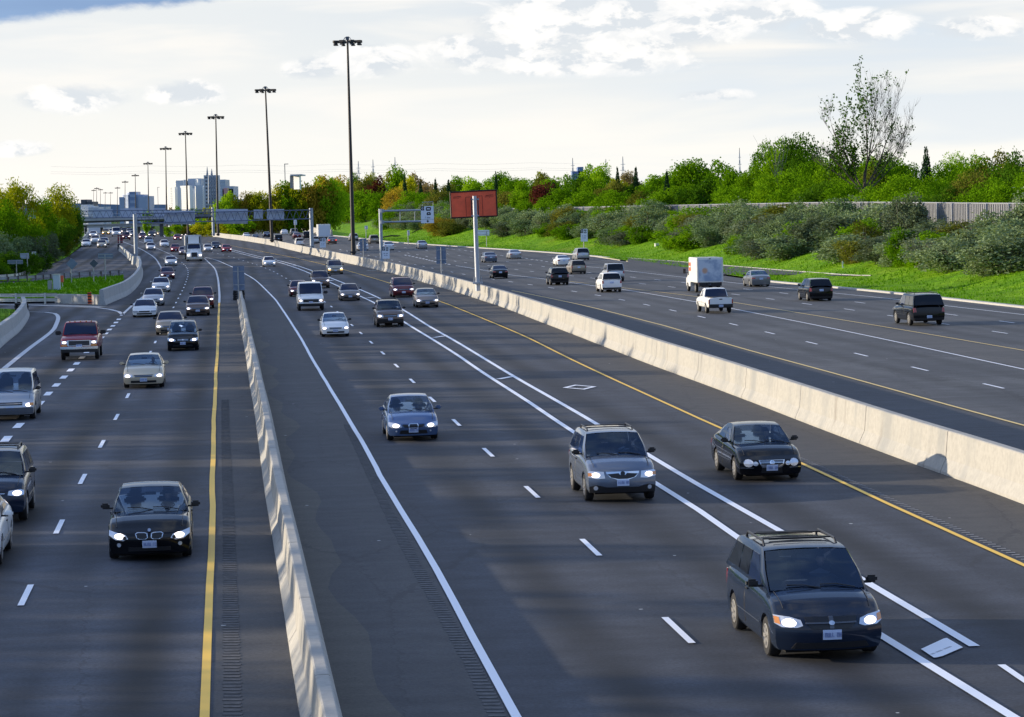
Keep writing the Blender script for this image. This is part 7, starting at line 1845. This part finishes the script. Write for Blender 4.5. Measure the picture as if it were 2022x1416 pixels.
# ------------------------------------------------------------------ skyline buildings
M_WB = mat('office_white', (.80, .80, .76), .6, var=.03, vscale=.05); M_WW = mat('office_glass', (.42, .50, .60), .25, .2); M_BB = mat('tower_blue', (.30, .38, .54), .45); M_BG = mat('tower_glass', (.17, .24, .42), .3, .1); M_BP = mat('tower_pale', (.56, .64, .76), .5)
M_DK = mat('tower_dark', (.08, .085, .11), .6); M_GR = mat('tower_grey', (.42, .48, .56), .5)
def block(parent, x0, x1, yt, yb, Y, d, m, nm='wing', floors=0, cols=0, wm=None, inset=.08, horiz=False, lift=False):
    a_, b_ = at(x0, yb, Y), at(x1, yt, Y); rot = 0
    if m in (M_WB, M_BP): rot = rad(-37); d = .35*(b_.x-a_.x)
    z0 = a_.z if lift else min(a_.z, 0)-2; c = Vector(((a_.x+b_.x)/2, Y+d/2, (z0+b_.z)/2)); w, h = b_.x-a_.x, b_.z-z0
    o = link(nm, None, parent, c, rot); MB().box((0, 0, 0), (w, d, h)).obj('wall', m, o)
    if floors:
        ztop = h/2; vis = b_.z-a_.z
        if horiz:
            for i in range(floors):
                z = ztop-vis*(i+.65)/floors; MB().box((0, -d/2, z), (w*(1-2*inset), .3, vis/floors*.45)).obj('window_band', wm, o)
        else:
            for i in range(floors):
                z = ztop-vis*(i+.65)/floors
                for j in range(cols): MB().box((-w/2+w*inset+(w*(1-2*inset))*(j+.5)/cols, -d/2, z), (w*(1-2*inset)/cols*.55, .3, vis/floors*.5)).obj('window', wm, o)
    return o
YW = 1800; t = thing('office_complex', 'bright white stepped office complex left of the lattice tower', 'building')
M_WS = mat('office_shade', (.60, .62, .62), .6)
block(t, 330, 350, 369, 410, YW, 30, M_WB, floors=12, cols=1, wm=M_WS, inset=.3); block(t, 345.5, 368, 355, 410, YW+30, 40, M_WB, floors=10, wm=M_WS, horiz=True); block(t, 356, 380, 366.5, 410, YW-5, 30, M_WB, floors=11, wm=mat('office_tint', (.66, .72, .74), .4), horiz=True, inset=.25)
block(t, 371, 397, 354, 410, YW+35, 40, M_WB, floors=10, wm=M_WS, horiz=True, inset=.2); block(t, 385, 412, 367, 410, YW, 30, M_WB, floors=10, wm=MAT['office_tint'], horiz=True, inset=.18); block(t, 379, 386, 372, 410, YW+10, 20, M_GR)
block(t, 347, 366, 356, 358.0, YW+28, 30, M_GR, 'roof_edge'); block(t, 371, 396, 352.3, 354.3, YW+34, 30, M_GR, 'roof_edge'); block(t, 386, 411, 365.5, 367.3, YW-1, 30, M_GR, 'roof_edge')
t = thing('lattice_tower', 'grey tower with steel lattice and two pointed antennas beside the white offices', 'tower'); YT = 1750
block(t, 404, 427, 345.5, 410, YT, 22, M_GR, floors=9, cols=4, wm=M_DK); mb = MB()
a0 = at(411, 400, YT-3); px_m = YT/F
for k, x in enumerate((412, 417, 422, 427)): 
    mb = MB(); mb.tube([at(x, 402, YT-4), at(x, 346, YT-4)], .35, 4); 
    if k < 3:
        for j in range(6): mb.tube([at(x, 402-9*j, YT-4), at(x+5, 393-9*j, YT-4)], .22, 3, False); mb.tube([at(x+5, 402-9*j, YT-4), at(x, 393-9*j, YT-4)], .22, 3, False)
    mb.obj('lattice', mat('lattice_grey', (.26, .30, .36), .6), t)
for x, yt in ((409, 329), (418, 333)): MB().tube([at(x, 346, YT), at(x, yt, YT)], [.8, .12], 5).obj('antenna', MAT['lattice_grey'], t)
t = thing('office_tower', 'grey slab behind the lattice tower', 'building'); block(t, 430, 444.5, 354.5, 410, 1900, 30, mat('slab_grey', (.40, .46, .54), .5), floors=9, wm=M_GR, horiz=True)
t = thing('office_tower', 'dark brown office block with a small pink sign', 'building'); block(t, 440.5, 461, 367.5, 374, 1700, 30, M_GR, 'roof_band'); o = block(t, 440, 460.5, 373, 410, 1700, 31, mat('tower_brown', (.055, .045, .055), .5), floors=8, cols=7, wm=mat('brown_glass', (.12, .11, .14), .3)); MB().box(tuple(at(447, 378, 1699)), (3.2, .4, 4)).obj('roof_sign', mat('pink_sign', (.6, .3, .3), .5), t)
YB = 2000; t = thing('apartment_tower', 'blue-grey stepped apartment tower with pale window bands', 'building')
for x0, x1, yt, m_, fl in ((236, 250, 389, M_BB, 11), (242, 256, 384, M_BP, 12), (250, 272, 380, M_BP, 12), (256, 268, 378.5, M_BG, 3), (268, 283, 384, M_BB, 11), (274, 295, 387, M_BB, 11)): block(t, x0, x1, yt, 415, YB+(x1 % 7), 26, m_, floors=fl, wm=M_BG if m_ is M_BP else M_BB if m_ is M_BG else mat('band_pale', (.36, .44, .60), .4), horiz=True, inset=.12)
t = thing('distant_building', 'low dark flat roofed building beyond the left end of the overpass', 'building'); block(t, 160, 171, 394, 412, 1500, 20, M_DK); block(t, 170, 183, 398, 412, 1500, 20, M_DK)
t = thing('apartment_block', 'low white terraced block beyond the left end of the overpass', 'building')
for i, (x0, x1, yt) in enumerate(((160, 176, 404), (166, 186, 406.5), (174, 196, 409))): block(t, x0, x1, yt, 425, 1300-i*14, 14, mat('block_white', (.62, .64, .68), .6), floors=5, cols=6, wm=M_GR)
t = thing('distant_building', 'low grey building between the masts left of the blue tower', 'building'); block(t, 198, 209, 408, 425, 1600, 20, M_GR)
t = thing('hilltop_building', 'white boxy building with grey roof above the orange trees', 'building'); YH = 760; block(t, 573, 596, 344, 347, YH, 14, M_GR, 'roof_slab', lift=True); block(t, 573, 580, 347, 372, YH+2, 12, mat('box_grey', (.25, .26, .28), .6), lift=True); block(t, 580, 594, 346.6, 374, YH+1, 12, M_WB, lift=True)
t = thing('office_tower', 'blue office block peeping over the dark trees right of the orange sign', 'building'); block(t, 1130, 1152, 338, 350, 1100, 20, mat('far_blue', (.12, .20, .40), .4), floors=2, cols=3, wm=M_BG); block(t, 1141, 1152, 329.5, 340, 1100, 20, MAT['far_blue'])
t = thing('distant_building', 'low white far building right of the dark office block', 'building'); block(t, 462, 478, 393, 405, 1500, 20, mat('far_white', (.62, .63, .64), .6))
# lattice pylons
def pylon(label, px, yt, yb, Y, wpx):
    t = thing('power_pylon', label, 'pylon', group='distant power pylons'); a_, b_ = at(px, yb, Y), at(px, yt, Y); w = wpx*Y/F/2; h = b_.z-a_.z; mb = MB(); o = Vector((a_.x, Y, a_.z)); r_ = .09*Y/1000
    for sx in (-1, 1): mb.tube([o+Vector((sx*w, 0, 0)), o+Vector((sx*w*.25, 0, h*.75)), o+Vector((0, 0, h))], r_, 3, False)
    for i in range(6):
        z0, z1 = h*i/6*.8, h*(i+1)/6*.8; f0, f1 = 1-.75*i/6, 1-.75*(i+1)/6; mb.tube([o+Vector((-w*f0, 0, z0)), o+Vector((w*f1, 0, z1))], r_*.7, 3, False); mb.tube([o+Vector((w*f0, 0, z0)), o+Vector((-w*f1, 0, z1))], r_*.7, 3, False)
    for k, f in enumerate((.70, .83)): mb.tube([o+Vector((-w*(1.2-.3*k), 0, h*f)), o+Vector((w*(1.2-.3*k), 0, h*f))], r_, 3)
    mb.obj('lattice_frame', mat('pylon_haze_pale', (.50, .52, .56), .8), t)  # steel painted paler to stand in for the haze at this distance
for a in [('pylon with two masts above the dark trees left of the round green tree', 709.5, 318, 400, 1500, 9), ('tall pointed pylon above the dark trees', 738.5, 315, 400, 1500, 8), ('pylon rising behind the round green tree', 782, 310, 400, 1500, 8), ('pylon beside the blue office block', 1132.5, 312, 400, 1500, 8), ('short pylon head above the lime green trees', 1198, 314, 400, 1500, 9), ('tall pylon between the two dark conifers', 1231.5, 309, 400, 1500, 10), ('faint pylon above the round tree left of the dark tree group', 1462, 292, 400, 1500, 6)]: pylon(*a)
# power lines between the pylons
t = thing('power_line', 'thin power lines strung low across the sky', 'cable')
for y0 in (339, 343, 329):
    pts = [at(x, y0+(3 if i % 2 else 0)+(x-100)*-.008, 1500) for i, x in enumerate(range(100, 1240, 95))]; MB().tube(spline(pts, 40), .032, 3, False).obj('cable', mat('cable_grey', (.35, .36, .40), .7), t)
# far trees behind the overpass and beside the offices
for px, yt, w, leaf, Y in [(287, 408, 18, 'lime', 1000), (392, 402, 20, 'green', 1100), (410, 399, 26, 'yellow', 1150), (428, 403, 24, 'yellow', 1100), (445, 398, 34, 'yellow', 960), (462, 396, 30, 'lime', 940), (352, 405, 26, 'green', 1200), (370, 406, 24, 'dark', 1250), (340, 408, 20, 'tan', 1250), (350, 440, 30, 'lime', 950), (372, 442, 30, 'orange', 950), (330, 444, 24, 'green', 960), (398, 436, 40, 'yellow', 940), (425, 432, 46, 'yellow', 900), (450, 425, 50, 'yellow', 880), (475, 420, 50, 'lime', 860), (300, 412, 14, 'green', 1300), (415, 418, 50, 'lime', 1000), (440, 412, 50, 'yellow', 980), (380, 420, 40, 'lime', 1010), (155, 440, 16, 'green', 800), (148, 450, 14, 'dark', 760)]:
    lt(px, yt, Y, w*1.25, leaf, 'small %s tree beyond the overpass and gantries' % {'lime': 'bright lime', 'green': 'green', 'yellow': 'golden yellow', 'dark': 'dark', 'tan': 'bare tan', 'orange': 'bronze'}[leaf], 'small', '%s trees beyond the overpass' % leaf)
# ridge on the horizon
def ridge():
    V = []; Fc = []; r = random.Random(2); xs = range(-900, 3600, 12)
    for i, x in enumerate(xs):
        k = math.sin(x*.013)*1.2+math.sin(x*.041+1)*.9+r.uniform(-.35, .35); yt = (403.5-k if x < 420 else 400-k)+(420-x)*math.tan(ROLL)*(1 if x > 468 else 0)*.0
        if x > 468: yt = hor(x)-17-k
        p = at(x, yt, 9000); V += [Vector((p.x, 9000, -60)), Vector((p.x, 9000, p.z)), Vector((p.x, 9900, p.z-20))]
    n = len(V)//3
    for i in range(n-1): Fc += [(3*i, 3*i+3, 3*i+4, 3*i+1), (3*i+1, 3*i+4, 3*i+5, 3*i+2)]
    tag(obj('hills', V, Fc, mat('ridge_haze_blue', (.17, .25, .38), .95)), kind='structure')  # blue distance haze put into the colour of the hills
ridge()
